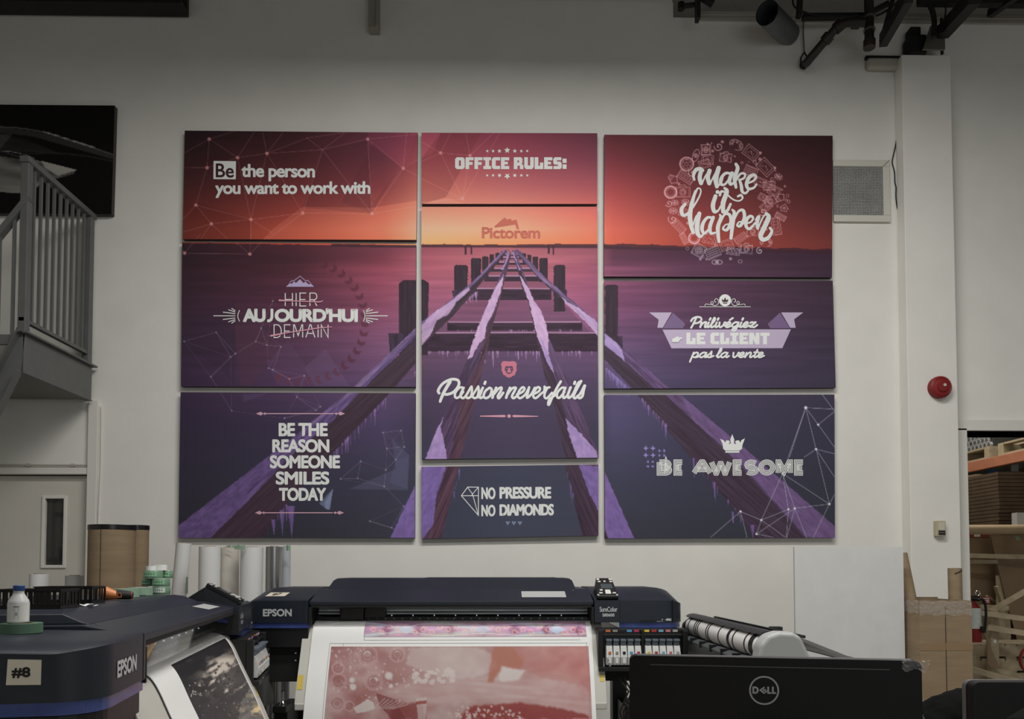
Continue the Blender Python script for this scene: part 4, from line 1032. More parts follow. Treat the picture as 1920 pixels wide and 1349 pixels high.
m = MB(); m.tube([(WX(186, WALL), WALL-.01, WZ(765, WALL)), (WX(186, WALL)+.004, WALL-.01, WZ(880, WALL)), (WX(184, WALL), WALL-.01, WZ(984, WALL))], .006, 8)
tag(m.build('cable_conduit', TRIMW), 'thin white vertical cable beside the pilaster above the cardboard rolls', 'conduit')

# ------------------------------------------------------------------ vent grille
VY = WALL-.002
a = W(1560, 314, VY); b = W(1655, 406, VY)
root = empty('vent_grille', (a.x, VY, b.z), 0, 'white framed perforated air vent right of the make it happen canvas', 'air vent')
w, h = b.x-a.x, a.z-b.z; X0 = 0.0
GR = bpy.data.materials.new('perforated_metal'); GR.use_nodes = True
nt = GR.node_tree; bs = nt.nodes['Principled BSDF']; tc = nt.nodes.new('ShaderNodeTexCoord'); vo = nt.nodes.new('ShaderNodeTexVoronoi'); vo.inputs['Scale'].default_value = 75
vo.inputs['Randomness'].default_value = .15
no = nt.nodes.new('ShaderNodeTexNoise'); no.inputs['Scale'].default_value = 9; no.inputs['Detail'].default_value = 6
cr = nt.nodes.new('ShaderNodeValToRGB'); cr.color_ramp.elements[0].position = .28; cr.color_ramp.elements[0].color = (*rgb(92,92,90), 1); cr.color_ramp.elements[1].position = .5; cr.color_ramp.elements[1].color = (*rgb(188,188,184), 1)
mx = nt.nodes.new('ShaderNodeMix'); mx.data_type = 'RGBA'; mx.blend_type = 'MULTIPLY'; mx.inputs['Factor'].default_value = .5
nt.links.new(tc.outputs['Object'], vo.inputs['Vector']); nt.links.new(tc.outputs['Object'], no.inputs['Vector'])
nt.links.new(vo.outputs['Distance'], cr.inputs[0]); nt.links.new(cr.outputs[0], mx.inputs['A']); nt.links.new(no.outputs['Fac'], mx.inputs['B']); nt.links.new(mx.outputs['Result'], bs.inputs['Base Color'])
m = MB(); m.box(X0, -.012, 0, w, -.006, h); m.build('perforated_panel', GR, root)
m = MB(); f = .055
m.box(X0, -.022, -f, w+f, 0, 0); m.box(X0, -.022, h, w+f, 0, h+f); m.box(w, -.022, 0, w+f, 0, h)
m.build('frame', mat('vent_frame_paint', rgb(206,203,192), .5), root, bevel=.004)
m = MB(); m.tube([(w+.002, -.024, h+.002), (w+f, -.024, h+f)], .0015, 6); m.build('mitre_joint', BLACKM, root)

# ------------------------------------------------------------------ wall cable
m = MB(); P = [(1694,134),(1690,175),(1684,215),(1681,262),(1675,292),(1673,305),(1677,322),(1678,342),(1680,352),(1680,372),(1684,396),(1692,412),(1696,428)]
def on_side(px, py):
    d = ray(px, py); return W(min(px, 1691), py, WALL-.007)
m.tube([on_side(x, y) for x, y in smooth_line(P, 4)], .0045, 6)
tag(m.build('hanging_cable', BLACKM), 'thin wavy black cable hanging on wall beside the white pillar', 'cable')
# rounded conduit niche
y = WALL-.03; a = W(1624, 106, y); b = W(1696, 133, y)
root = empty('wall_niche', (a.x, WALL, b.z), 0, 'rounded padded wall box with a dark gap, left of the pillar top', 'wall box')
m = MB(); m.box(0, -.06, 0, b.x-a.x, -.001, (a.z-b.z)*.85); m.build('rounded_cover', mat('niche_paint', rgb(172,168,156), .6), root, bevel=.03, seg=5)
m = MB(); m.box(0, -.03, (a.z-b.z)*.86, b.x-a.x, -.001, a.z-b.z+.01); m.build('gap', BLACKM, root)

# ------------------------------------------------------------------ horn, thermostat
c = W(1759, 728, PYF)
root = empty('fire_alarm_horn', (c.x, PYF, c.z), 0, 'round red fire alarm horn on the white pillar', 'fire alarm')
m = MB(); m.lathe([(0,0),(.088,0),(.09,.02),(.086,.045),(.07,.058),(.066,.054),(.045,.06),(.04,.07),(0,.072)], (0,0,0), 40, 'y'); m.build('dome', RED, root, smooth=True)
m = MB(); m.lathe([(0,0),(.012,0),(.012,.078),(0,.078)], (.012,0,.008), 16, 'y'); m.build('screw_cap', GREYP, root)
c = W(1759, 992, PYF)
root = empty('thermostat', (c.x, PYF, c.z), 0, 'small beige wall thermostat on the pillar below the red horn', 'thermostat')
TH = mat('beige_plastic', rgb(178,168,142), .5)
m = MB(); m.box(-.04,-.04,-.062,.04,-.001,.062); m.build('body', TH, root, bevel=.006)
m = MB(); m.box(-.025,-.043,-.012,.03,-.04,.048); m.build('cover', mat('light_beige', rgb(196,190,172), .5), root)
m = MB(); m.box(-.02,-.044,-.05,.032,-.04,-.018); m.build('display', BLACKP, root)
f = Flat(); [f.stroke([(-.014+i*.011,-.034),(-.008+i*.011,-.034)], .004, caps=False) for i in range(4)]; f.build('buttons', GREYP, lambda x, y, h=0: (x,-.0452-h,y), root)

# ------------------------------------------------------------------ stairs at left
SX = -3.25
YB, YA = WALL-.06, (2.0)
YA = 5.27
stair = empty('steel_staircase', (SX, YA, 0), 0, 'grey steel stair landing with baluster railing under the dark car canvas', 'staircase')
def L(px, py, y): v = W(px, py, y); return (v.x-SX, v.y-YA, v.z)
YB = 6.14
Afoot = L(66, 622, YA); Atop = L(72, 297, YA); Bfoot = L(186, 692, YB); Btop = L(194, 404, YB)
dY = YB-YA
zf = (Afoot[2]+Bfoot[2])/2; zt = (Atop[2]+Btop[2])/2
zl = (L(70, 702, YA)[2]+L(187, 748, YB)[2])/2                    # fascia bottom
m = MB(); m.box(-.012, .0, zl, 0, dY, zf)
m.box(-.06, 0, zl-.006, .004, dY+.01, zl); m.box(-.05, -.02, zf, .03, dY+.03, zf+.014)
m.build('landing_fascia', STEEL, stair, bevel=.002)
m = MB(); m.box(-1.6, .02, zf-.07, -.012, dY, zf-.0); m.build('landing_deck', STEEL, stair)
m = MB(); m.box(-1.6, .02, zf-.26, -.02, dY, zf-.075); m.build('soffit', mat('soffit_shade', rgb(120,118,112), .7), stair)  # shade under the landing is put into the soffit colour
# near stringer descending to the left
sl = (L(0, 742, YA)[2]-L(62, 622, YA)[2])/(L(0, 742, YA)[0]-L(62, 622, YA)[0])
xs = -1.9
def stringer(y):
    b = MB(); b.prism_y([(0, zf), (-.03, zf), (xs, zf+sl*(xs+.03)), (xs, zf+sl*(xs+.03)-.42), (-.02, zl)], y, y+.012)
    b.prism_y([(-.0, zf+.006), (-.03, zf+.012), (xs, zf+sl*(xs+.03)+.012), (xs, zf+sl*(xs+.03)-.004), (-.03, zf-.004)], y-.05, y+.012)
    b.prism_y([(-.02, zl-.004), (-.02, zl+.008), (xs, zf+sl*(xs+.03)-.412), (xs, zf+sl*(xs+.03)-.424)], y-.05, y+.012)
    b.build('stringer', STEEL, stair)
stringer(0)
for i in range(9):
    b = MB(); x = -.15-.2*i; z = zf-.02+sl*(x+.03)
    b.box(x-.24, .012, z-.04, x, .16, z); b.box(x-.012, .012, z-.02, x, .16, z+.10); b.build('tread', DARKST, stair)
P4 = .055
for (x, y, z0, z1) in ((-P4/2, 0, zf, zt), (-P4/2, dY-P4, zf, zt)):
    b = MB(); b.box(x-P4/2, y-.0, z0, x+P4/2, y+P4, z1); b.build('post', STEEL, stair, bevel=.004)
b = MB(); b.box(-P4-.004, -.01, zt-.03, .006, dY+.02, zt+.012); b.build('handrail', STEEL, stair, bevel=.003)
b = MB(); b.box(-P4+.01, 0, zf+.09, -.01, dY, zf+.115); b.build('bottom_rail', STEEL, stair)
for i in range(9):
    y = P4+(dY-2*P4)*(i+.7)/9.4; b = MB(); b.box(-.036, y-.009, zf+.1, -.018, y+.009, zt-.03); b.build('baluster', STEEL, stair)
# flight rail: comes down to the left from the near post
zr = L(68, 368, YA)[2]; slr = (L(0, 452, YA)[2]-zr)/(L(0, 452, YA)[0]-L(68, 368, YA)[0])
b = MB(); b.bar((-.0, .02, zr), (xs, .02, zr+slr*xs), .05, .04); b.build('handrail', STEEL, stair)
zr2 = L(62, 600, YA)[2]; b = MB(); b.bar((-.02, .02, zr2), (xs, .02, zr2+slr*1.5*xs), .03, .025); b.build('bottom_rail', STEEL, stair)
for i in range(12):
    x = -.1-.098*i; b = MB(); b.box(x-.009, .012, zr2+slr*1.5*x, x+.009, .03, zr+slr*x); b.build('baluster', STEEL, stair)

# ------------------------------------------------------------------ dark car canvas
Y0 = WALL-.05
a = W(-150, 195, Y0); b = W(215, 198, Y0); c = W(209, 402, Y0)
root = empty('canvas_print', (b.x, WALL-.002, c.z), 0, 'black canvas with silver curved bodywork picture behind the stair railing', 'canvas print')
m = MB(); m.prism_y([(a.x-b.x, a.z-c.z), (0, b.z-c.z), (c.x-b.x, 0), (a.x-b.x, 0)], -.047, -.001); m.build('stretched_canvas', mat('black_canvas_edge', rgb(60,50,50), .7), root)
p = Painter(-152, 190, 220, 406, 2.0); p.a[:] = np.array([3, 2, 2])/255
p.poly([(-152,240),(0,238),(60,246),(130,262),(214,292),(214,300),(130,276),(60,256),(0,250),(-152,252)], (40,38,36), .9)
p.path(smooth_line([(-150,236),(0,238.5),(70,246),(130,263),(214,291)]), 2.2, (70,68,66), .9)
for i in range(6):
    x = 80+i*16.5; y = 249+i*5.2; p.poly([(x,y-1.5),(x+10,y-1),(x+20,y+3),(x+10,y+3)], (110,108,104), .9)
p.poly([(-152,256),(0,252),(50,262),(110,288),(0,284),(-152,300)], (38,37,35), .8, (10, 60, 8, 1.4, (14,13,12)))
p.poly([(0,252),(24,252),(2,280),(-20,290)], (70,68,66), .5)
p.path(smooth_line([(-152,292),(0,284),(60,296),(60,304)]), 1.6, (120,118,112), .8)
p.path(smooth_line([(40,290),(100,288),(160,293),(212,303)]), 2.5, (34,33,32), .8)
p.poly([(-152,310),(0,284),(30,292),(84,305),(143,320),(138,327),(80,343),(62,360),(40,364),(-152,352)], (108,106,101), 1, (8, 80, 14, 1.8, (52,50,48)))
p.poly([(0,284),(42,297),(40,300),(0,294)], (10,9,9), .9); p.poly([(0,300),(60,330),(60,362),(0,358)], (90,88,84), .5)
p.poly([(80,305),(143,320),(110,331),(85,315)], (128,126,120), .9)
p.path([(80,304),(143,320)], 1.6, (140,138,132), .9)
nx, ny = 200, 110
u, v = np.meshgrid(np.linspace(0, 1, nx), np.linspace(0, 1, ny))
Cn = np.array([(-150,195),(215,198),(209,402),(-150,402)], float)
G = ((1-u)*(1-v))[..., None]*Cn[0]+(u*(1-v))[..., None]*Cn[1]+(u*v)[..., None]*Cn[2]+((1-u)*v)[..., None]*Cn[3]
Wn = np.array([list(q) for q in (a, b, c, Vector((a.x, Y0, c.z)))])
Pn = ((1-u)*(1-v))[..., None]*Wn[0]+(u*(1-v))[..., None]*Wn[1]+(u*v)[..., None]*Wn[2]+((1-u)*v)[..., None]*Wn[3]
Pn = Pn-np.array(list(root.location)); Pn[..., 1] = -.0485
ink_grid('printed_picture', Pn, p.sample(G[..., 0], G[..., 1]), CANVAS_INK, root)

# ------------------------------------------------------------------ pipes and steel under the roof
root = empty('duct_pipe', tuple(W(1478, 66, WALL)), 0, 'short galvanised pipe with open end sticking out of upper wall', 'duct pipe')
a = Vector((0,-.01,0)); b = W(1438, 24, WALL-.42)-W(1478, 66, WALL)
m = MB(); m.tube([a, a.lerp(b, .5), b], .088, 28, caps=False); m.tube([b, a.lerp(b, .5)], .083, 28, caps=False); m.build('pipe', GALV, root, smooth=True)
m = MB(); m.tube([a.lerp(b, .45), a.lerp(b, .46)], .082, 28); m.build('inside', BLACKM, root)
m = MB(); m.lathe([(.0,-.012),(.102,-.012),(.102,-.002),(0,-.002)], (.01,0,-.0), 28, 'y'); m.build('wall_hole_edge', BLACKM, root)

root = empty('sprinkler_pipe', tuple(W(1507, 124, WALL)), 0, 'brown-black elbowed sprinkler pipe running down to the upper wall', 'pipe')
o = W(1507, 124, WALL)
def Q(px, py, y): return tuple(W(px, py, y)-o)
m = MB(); pts = [Q(1507,122,6.19), Q(1512,118,6.10), Q(1556,66,5.95), Q(1572,48,5.9), Q(1590,42,5.84), Q(1623,42,5.80)]
m.tube(pts, .034, 14); m.build('pipe', PIPEB, root, smooth=True)
for (p0, p1, r_) in ((Q(1546,78,5.98), Q(1556,66,5.95), .045), (Q(1566,55,5.92), Q(1578,45,5.9), .046), (Q(1598,43,5.88), Q(1612,43,5.87), .044)):
    b = MB(); b.tube([p0, p1], r_, 14); b.build('coupling', PIPEB, root)
b = MB(); b.tube([Q(1508,98,6.17), Q(1502,108,6.16), Q(1501,124,6.16), Q(1508,130,6.16), Q(1514,124,6.16), Q(1514,108,6.16), Q(1508,98,6.17)], .006, 8); b.build('hanger_ring', DARKST, root)
b = MB(); b.tube([Q(1508,98,6.17), Q(1506,60,6.16), Q(1507,24,6.16)], .006, 8); b.build('hanger_rod', mat('dull_metal', rgb(120,118,110), .4, .5), root)
root = empty('sprinkler_drop', tuple(W(1630, 90, 5.86)), 0, 'dark vertical drain pipe with capped lower end below the roof', 'pipe')
o = W(1630, 90, 5.86)
m = MB(); m.tube([Q(1629,-12,5.86), Q(1630,84,5.86)], .036, 14); m.build('pipe', PIPEB, root, smooth=True)
m = MB(); m.tube([Q(1630,76,5.86), Q(1630,90,5.86)], .046, 14); m.build('cap', PIPEB, root, smooth=True)
for y in (32, 56):
    m = MB(); m.tube([Q(1630,y,5.86), Q(1630,y+3,5.86)], .045, 14); m.build('ring', mat('dull_metal', rgb(120,118,110), .4, .5), root)
def steel(name, label, cat, bars, mt=DARKST):
    m = MB()
    for (p0, p1, w_, h_) in bars: m.bar(W(*p0), W(*p1), w_, h_)
    return tag(m.build(name, mt), label, cat)
steel('cross_brace', 'dark horizontal steel bar under the roof above the sprinkler elbow', 'steel bar', [((1505,32,6.02), (1622,31,6.02), .05, .035)])
steel('hanger_strap', 'dark strap dropping from roof beside the cable loop', 'steel bar', [((1500,-6,6.0), (1498,32,6.0), .035, .05)])
steel('roof_joist', 'broad dark steel joist running overhead left of the pillar', 'roof joist', [((1656,76,5.9), (1704,-8,5.35), .06, .10), ((1652,78,5.95), (1676,-8,5.9), .03, .03)])
steel('roof_joist', 'dark steel joist running overhead just above the pillar', 'roof joist', [((1768,60,6.0), (1828,-6,5.5), .09, .10)])
steel('roof_joist', 'short dark steel joist end at the upper right corner', 'roof joist', [((1856,26,6.05), (1904,-8,5.8), .05, .06)])
steel('diagonal_strut', 'thin dark diagonal strut between drain pipe and joist', 'steel bar', [((1618,31,6.0), (1666,6,5.95), .04, .03)])
steel('steel_beam', 'long black horizontal beam at the very top right', 'steel beam', [((1722,-2,5.9), (1990,2,5.9), .06, .09)], BLACKM)
steel('roof_joist', 'dark stub of steel above the ledge left of galvanised pipe', 'roof joist', [((1308,-8,6.0), (1308,38,6.0), .03, .07), ((1316,-10,5.95), (1338,4,5.95), .06, .06)])
m = MB(); m.tube([W(1278,12,6.1), W(1310,8,6.1)], .02, 10); m.tube([W(1277,6,6.1), W(1277,18,6.1)], .028, 10)
tag(m.build('pipe_stub', DARKST), 'short horizontal pipe stub with flange at wall top', 'pipe')
m = MB()
for P in ([(1486,-6),(1488,10),(1498,18),(1512,24),(1540,30),(1600,30)],): m.tube([W(x, y, 5.98) for x, y in smooth_line(P, 4)], .007, 6)
tag(m.build('loose_cable', BLACKM), 'thin black cable looping past the dark strap', 'cable')
m = MB(); m.tube([W(x, y, 5.94) for x, y in smooth_line([(1600,30),(1640,30),(1662,20),(1672,14),(1690,-4)], 4)], .009, 6)
tag(m.build('loose_cable', DARKST), 'cable crossing between drain pipe and broad joist', 'cable')
m = MB(); m.tube([W(x, y, 5.9) for x, y in smooth_line([(1738,0),(1748,20),(1752,45),(1750,70)], 4)], .02, 8)
tag(m.build('flexible_conduit', BLACKM), 'thick black flexible conduit curving down onto the pillar top', 'conduit')
m = MB(); m.tube([W(x, y, 5.88) for x, y in smooth_line([(1774,0),(1772,30),(1765,55),(1755,68)], 4)], .006, 6)
m.tube([W(x, y, 5.88) for x, y in smooth_line([(1797,0),(1794,25),(1790,45),(1760,66)], 4)], .004, 6)
tag(m.build('loose_cable', DARKST), 'pair of thin cables dropping beside the joist onto the pillar', 'cable')
m = MB(); m.box(WX(1300,6.1)+.0, 6.05, WZ(0,6.1), WX(1310,6.1), 6.12, WZ(-20,6.1))
# ------------------------------------------------------------------ wide format printers
D7 = 4.57
def world_of(root):
    return Matrix.Translation(root.location) @ Matrix.Rotation(root.rotation_euler.z, 4, 'Z')
PAPER_PROF = smooth_line([(.13,1.079),(.09,1.074),(.05,1.052),(.02,1.01),(-.02,.92),(-.06,.835),(-.1,.75),(-.16,.6),(-.2,.45),(-.21,.3)], 6)
def make_printer(name, loc, rz, label, lid=(.26,1.266,.42,1.331,.03), ztop=1.272, num='7'):
    fy, fz, ry, rzz, ins = lid
    root = empty(name, loc, rz, label, 'wide format printer')
    O = MB
    def section(x, iy, iz, q_=(.55 if num == '8' else 1.0)):
        iz = iz*q_
        return section_(x, iy, iz)
    def section_(x, iy, iz): return [(x,iy,1.073),(x,iy,1.203-iz*.6),(x,.02+iy,1.212-iz),(x,.40,ztop-iz),(x,.74,ztop-iz),(x,.88-iy,1.19-iz),(x,.88-iy,1.073)]
    st = [(0,.095,.045),(.004,.075,.036),(.014,.052,.026),(.030,.030,.017),(.052,.014,.009),(.078,.004,.003),(.105,0,0)]
    def plan(left, ins):
        q = [(ins,.095),(.004+ins,.075+ins*.3),(.014+ins*.9,.052+ins*.5),(.030+ins*.7,.030+ins*.7),(.052+ins*.5,.014+ins*.9),(.078+ins*.3,.004+ins),(.105,ins),(.388,ins),(.388,.88-ins),(ins,.88-ins)]
        return q if left else [(2.62-x if x > 0.2 or True else x, y) for x, y in q]
    hl = O().loft([section(*s) for s in st]+[section(.388,0,0)]).build('left_housing', NAVY, root, smooth=True)
    hr = O().loft([section(2.085,0,0)]+[section(2.62-s[0], s[1], s[2]) for s in st[::-1]]).build('right_housing', NAVY, root, smooth=True)
    O().prism(plan(True, .006), 1.041, 1.073).build('blue_band', BLUEB, root, smooth=True)
    pr = [(2.62-x, y) for x, y in plan(True, .006)]; pr = [(max(x, 2.09), y) for x, y in pr]
    O().prism(pr, 1.041, 1.073).build('blue_band', BLUEB, root, smooth=True)
    O().prism(plan(True, .014), .925, 1.041).build('lower_body', BLACKP, root, bevel=.004)
    pr = [(max(2.62-x, 2.13), y+.03) for x, y in plan(True, .014)]
    O().prism(pr, .80, 1.041).build('lower_body', BLACKP, root, bevel=.004)
    O().box(.05,.05,.72,2.57,.80,.925).build('chassis_beam', BLACKM, root, bevel=.004)
    # seams
    s_ = O()
    for x in (.365, 2.236, 2.553): s_.box(x-.0012,-.0012,1.075,x+.0012,.02,1.205)
    s_.build('seam', BLACKM, root)
    # lettering on the housings
    xf = lambda px: WX(px, D7)+1.514
    zf = lambda py: EYE-(py-1068)*D7/1440
    f = Flat(); f.text('EPSON', xf(494), -zf(1142), xf(548), -zf(1156), .0045); f.build('brand_lettering', CHROMEL, lambda x, y, h=0: (x,-.0018-h,-y), hl)
    f = Flat(); f.text('SureColor', xf(1124), -zf(1138.5), xf(1157), -zf(1148), .0014); f.text('S80600', xf(1129), -zf(1151), xf(1151.5), -zf(1157), .0016)
    f.build('model_lettering', CHROMEL, lambda x, y, h=0: (x,-.0018-h,-y), hr)
    f = Flat(); f.disc(xf(1241), -zf(1162.5), .004); f.poly([(xf(1246),-zf(1163)),(xf(1250),-zf(1160.5)),(xf(1259),-zf(1161)),(xf(1256),-zf(1163)),(xf(1259),-zf(1165)),(xf(1249),-zf(1164.5))]); f.stroke([(xf(1231),-zf(1166)),(xf(1242),-zf(1166))], .002)
    f.build('emblem', CHROMEL, lambda x, y, h=0: (x,-.0018-h,-y), hr)
    O().prism_y([(xf(1198),1.073),(xf(1201),1.087),(xf(1226),1.087),(xf(1229),1.073)], -.0015, .02).build('finger_grip', BLACKM, hr)
    # number sticker
    if num == '7':
        zt = lambda y: 1.212+(ztop-1.212)*(y-.02)/.38+.002
        x0, x1 = WX(505, 4.75)+1.514, WX(541, 4.75)+1.514
        b = O(); b.add([(x0,.10,zt(.10)),(x1,.10,zt(.10)),(x1,.22,zt(.22)),(x0,.22,zt(.22))], [(0,1,2,3)]); b.build('number_sticker', STICK, root)
        f = Flat(); f.text('#7', x0+.03, -.20, x1-.04, -.12, .003); f.build('number', INKBLK, lambda x, y, h=0: (x,-y,zt(-y)+.001+h), root)
    else:
        Mi = world_of(root).inverted(); C0 = Mi @ Vector((0,0,EYE))
        def on_end(px, py, h=0):
            d = Mi.to_3x3() @ ray(px, py); t = (-.0008-h-C0.x)/d.x; return (C0+d*t)
        b = O(); b.add([tuple(on_end(*q)) for q in ((11,1285.5),(76.5,1285),(78,1238),(14.5,1237))]+[tuple(on_end(*q, -.0006)) for q in ((11,1285.5),(76.5,1285),(78,1238),(14.5,1237))], [(0,1,2,3),(7,6,5,4),(0,4,5,1),(1,5,6,2),(2,6,7,3),(3,7,4,0)]); b.build('number_sticker', STICK, root)
        f = Flat(); f.text('#8', 21.5, 1251.5, 57, 1272.5, 2.2); f.build('number', INKBLK, lambda x, y, h=0: tuple(on_end(x, y, .0006+h)), root)
    # lids
    low = O().prism_x(.392, 2.081, [(.02,1.176),(.02,1.198),(fy,fz),(.86,fz),(.93,1.18),(.93,1.10),(.26,1.10),(.26,1.165),(.06,1.165)]).build('lower_lid', NAVY, root, bevel=.003)
    up = O(); a0, a1 = .443, 2.0
    up.loft([[(a0,fy,fz),(a1,fy,fz),(a1,.90,fz),(a0,.90,fz)], [(a0+.012,fy+(ry-fy)*.75,fz+(rzz-fz)*.8),(a1-.012,fy+(ry-fy)*.75,fz+(rzz-fz)*.8),(a1-.012,.88,fz+(rzz-fz)*.8),(a0+.012,.88,fz+(rzz-fz)*.8)],
             [(a0+ins,ry,rzz),(a1-ins,ry,rzz),(a1-ins,.84,rzz),(a0+ins,.84,rzz)]])
    up = up.build('upper_lid', NAVY, root, bevel=.004)
    b = O(); b.box(1.03,fy+.2,rzz,1.9,.80,rzz+.003); b.build('lid_ridge', NAVYD, up)
    b = O()
    for x in (.47, 1.98): b.lathe([(0,0),(.006,0),(.005,.003),(0,.004)], (x,fy-.012,fz-.004), 10)
    b.build('lid_screws', CHROME, up)
    zl = lambda y: 1.198+(fz-1.198)*(y-.02)/(fy-.02)+.0015
    x0, x1 = 1.655, 1.925; b = O(); ya, yb = .02+(fy-.02)*.3, .02+(fy-.02)*.78; b.add([(x0,ya,zl(ya)),(x1,ya,zl(ya)),(x1,yb,zl(yb)),(x0,yb,zl(yb))], [(0,1,2,3)]); b.build('instruction_label', mat('grey_label', rgb(176,178,176), .4), low)
    b = O(); b.box(.40,.022,1.160,2.07,.05,1.176); b.build('lip_black_strip', BLACKM, low)  # black strip under the front lip of the lid
    # print zone behind the window
    pz = O(); pz.box(.392,.24,1.06,2.081,.26,1.165); pz.box(.392,.0,1.06,.405,.24,1.165); pz.box(2.068,.0,1.06,2.081,.24,1.165); pz.build('print_bay', BLACKM, root)
    b = O()
    for z0, z1, y in ((1.148,1.163,.17),(1.128,1.145,.18),(1.112,1.125,.165)): b.box(.41, y, z0, 2.065, y+.03, z1)
    rail = b.build('carriage_rail', SILVER, root, bevel=.003)
    b = O(); b.box(.41,.12,1.078,2.065,.16,1.100); b.build('pinch_bar', BLACKP, root, bevel=.002)
    b = O()
    for i in range(28): b.lathe([(0,0),(.0035,0),(.0035,.003),(0,.003)], (.62+i*.052,.12,1.090), 8, 'y')
    b.build('pinch_bar_screws', SILVER, root)
    b = O()
    for i in range(9): b.lathe([(0,0),(.004,0),(.003,.004),(0,.004)], (.86+i*.13,.16,1.107), 8, 'y')
    b.build('indicator_lights', mat('tiny_led', rgb(200,210,255), .3, emit=(.8,.85,1), estr=.5), root)
    b = O(); b.box(.555,.09,1.082,.70,.165,1.162); b.box(.70,.10,1.090,.83,.165,1.164); b.build('print_carriage', BLACKP, root, bevel=.008)
    b = O(); b.add([(.405,.021,1.163),(2.068,.021,1.163),(2.068,.03,1.088),(.405,.03,1.088),(.405,.024,1.163),(2.068,.024,1.163),(2.068,.033,1.088),(.405,.033,1.088)],[(0,1,2,3),(7,6,5,4),(0,4,5,1),(1,5,6,2),(2,6,7,3),(3,7,4,0)]); b.build('window', GLASS, root)
    if num == '8':
        b = O(); b.loft([[(.405,.040,1.163),(.70,.040,1.170),(.52,.044,1.088),(.405,.044,1.10)],[(.405,.042,1.163),(.70,.042,1.170),(.52,.046,1.088),(.405,.046,1.10)]]); sp = b.build('side_cover', GREYP, root)
        b = O(); b.loft([[(.60,.0385,1.158),(.66,.0385,1.160),(.55,.0415,1.105),(.50,.0415,1.103)],[(.60,.0395,1.158),(.66,.0395,1.160),(.55,.0425,1.105),(.50,.0425,1.103)]]); b.build('warning_label', YEL, sp)
    # platen: curved sheet under the paper
    pl = [(y+.006, z-.006) for y, z in PAPER_PROF if z > .60]
    b = O(); x0, x1 = .352, 2.135
    b.loft([[(x0,y,z),(x1,y,z),(x1,y+.02,z-.012),(x0,y+.02,z-.012)] for y, z in pl]); pt = b.build('platen', GREYP, root, smooth=True)
    y, z = pl[-1]; b = O(); b.box(x0,y-.004,z-.035,x1,y+.03,z+.005); b.build('platen_edge', GREYP, root, bevel=.006)
    k = [i for i, q in enumerate(pl) if q[1] < .78][0]; (ya, za), (yb, zb) = pl[k], pl[min(k+4, len(pl)-1)]
    b = O(); b.add([(.356,ya-.002,za),(.388,ya-.002,za),(.388,yb-.002,zb),(.356,yb-.002,zb)], [(0,1,2,3)]); b.build('warning_label', YEL, pt)
    b = O(); b.add([(2.105,ya-.002,za),(2.128,ya-.002,za),(2.128,(ya+yb)/2-.002,(za+zb)/2-.0),(2.105,(ya+yb)/2-.002,(za+zb)/2)], [(0,1,2,3)]); b.build('warning_label', YEL, pt)
    # control panel, tilted towards the operator
    cpx0, cpx1 = WX(1117, 4.62)+1.514, WX(1157, 4.62)+1.514
    A = Vector((0, .005, 1.212)); B = Vector((0, .16, 1.318))
    if num == '8': B = Vector((0, .17, 1.30))
    def cp(u, v, h=0): # u 0..1 across, v 0..1 up
        xx = (cpx0+.012*v) + ((cpx1-.02*v)-(cpx0+.012*v))*u; p = A.lerp(B, v); n = Vector((0, -(B.z-A.z), (B.y-A.y))).normalized()
        return (xx, p.y+n.y*h, p.z+n.z*h)
    b = O(); b.loft([[cp(0,0,.0),cp(1,0,.0),cp(1,1,.0),cp(0,1,.0)],[cp(0,0,.022),cp(1,0,.022),cp(1,1,.022),cp(0,1,.022)]]); cpn = b.build('control_panel', BLACKP, root, bevel=.003)
    b = O(); b.loft([[cp(0,0,-.001),cp(1,0,-.001),cp(1,1,-.001),cp(0,1,-.001)],[(cpx0,.16,1.20),(cpx1,.16,1.20),(cpx1-.01,.26,1.24),(cpx0+.01,.26,1.24)]]); b.build('panel_stand', NAVYD, root)
    def pq(u0, v0, u1, v1, nm, mt, h=.0235):
        b = O(); b.loft([[cp(u0,v0,.022),cp(u1,v0,.022),cp(u1,v1,.022),cp(u0,v1,.022)],[cp(u0,v0,h),cp(u1,v0,h),cp(u1,v1,h),cp(u0,v1,h)]]); b.build(nm, mt, cpn)
    pq(.24,.40,.86,.66,'screen', mat('lcd_grey', rgb(70,78,82), .2))
    BT = mat('panel_button', rgb(205,205,200), .35)
    for q in ((.04,.86,.2,.94),(.78,.86,.98,.94),(.1,.74,.26,.8),(.44,.75,.56,.82),(.78,.74,.94,.8),(.16,.27,.3,.34),(.12,.12,.28,.18),(.76,.12,.92,.18),(.42,.1,.68,.32),(.02,.02,.1,.07),(.9,.02,.98,.07)): pq(*q, 'button', BT, .026)
    # ink bay with its packs
    b = O(); X = lambda px: WX(px, 4.5)+1.514; Z = lambda py: EYE-(py-1068)*4.5/1440
    x0, x1 = X(1121), X(1289)
    b.box(x0,-.035,Z(1256),x1,.05,1.039); bay = b.build('ink_bay', BLACKP, root, bevel=.006)
    b = O(); b.box(x0,-.07,Z(1258),x0+.03,-.035,1.03); b.box(x1-.03,-.07,Z(1258),x1,-.035,1.03); b.box(x0,-.10,Z(1258),x1,-.03,Z(1250)); b.box(x0+.01,-.055,Z(1194),x1-.01,-.035,Z(1190)); b.box(X(1202.5),-.06,Z(1250),X(1207),-.035,1.03); b.build('bay_frame', BLACKP, bay, bevel=.003)
    cols = [(205,110,60),(150,140,130),(20,20,20),(80,160,205),(190,50,90),(225,200,70),(185,50,50),(120,175,200),(205,120,140),(170,170,165)]
    PK = mat('ink_pack_film', rgb(205,206,204), .3, noise=.08, nscale=40); CL = mat('clip_grey', rgb(105,115,125), .35)
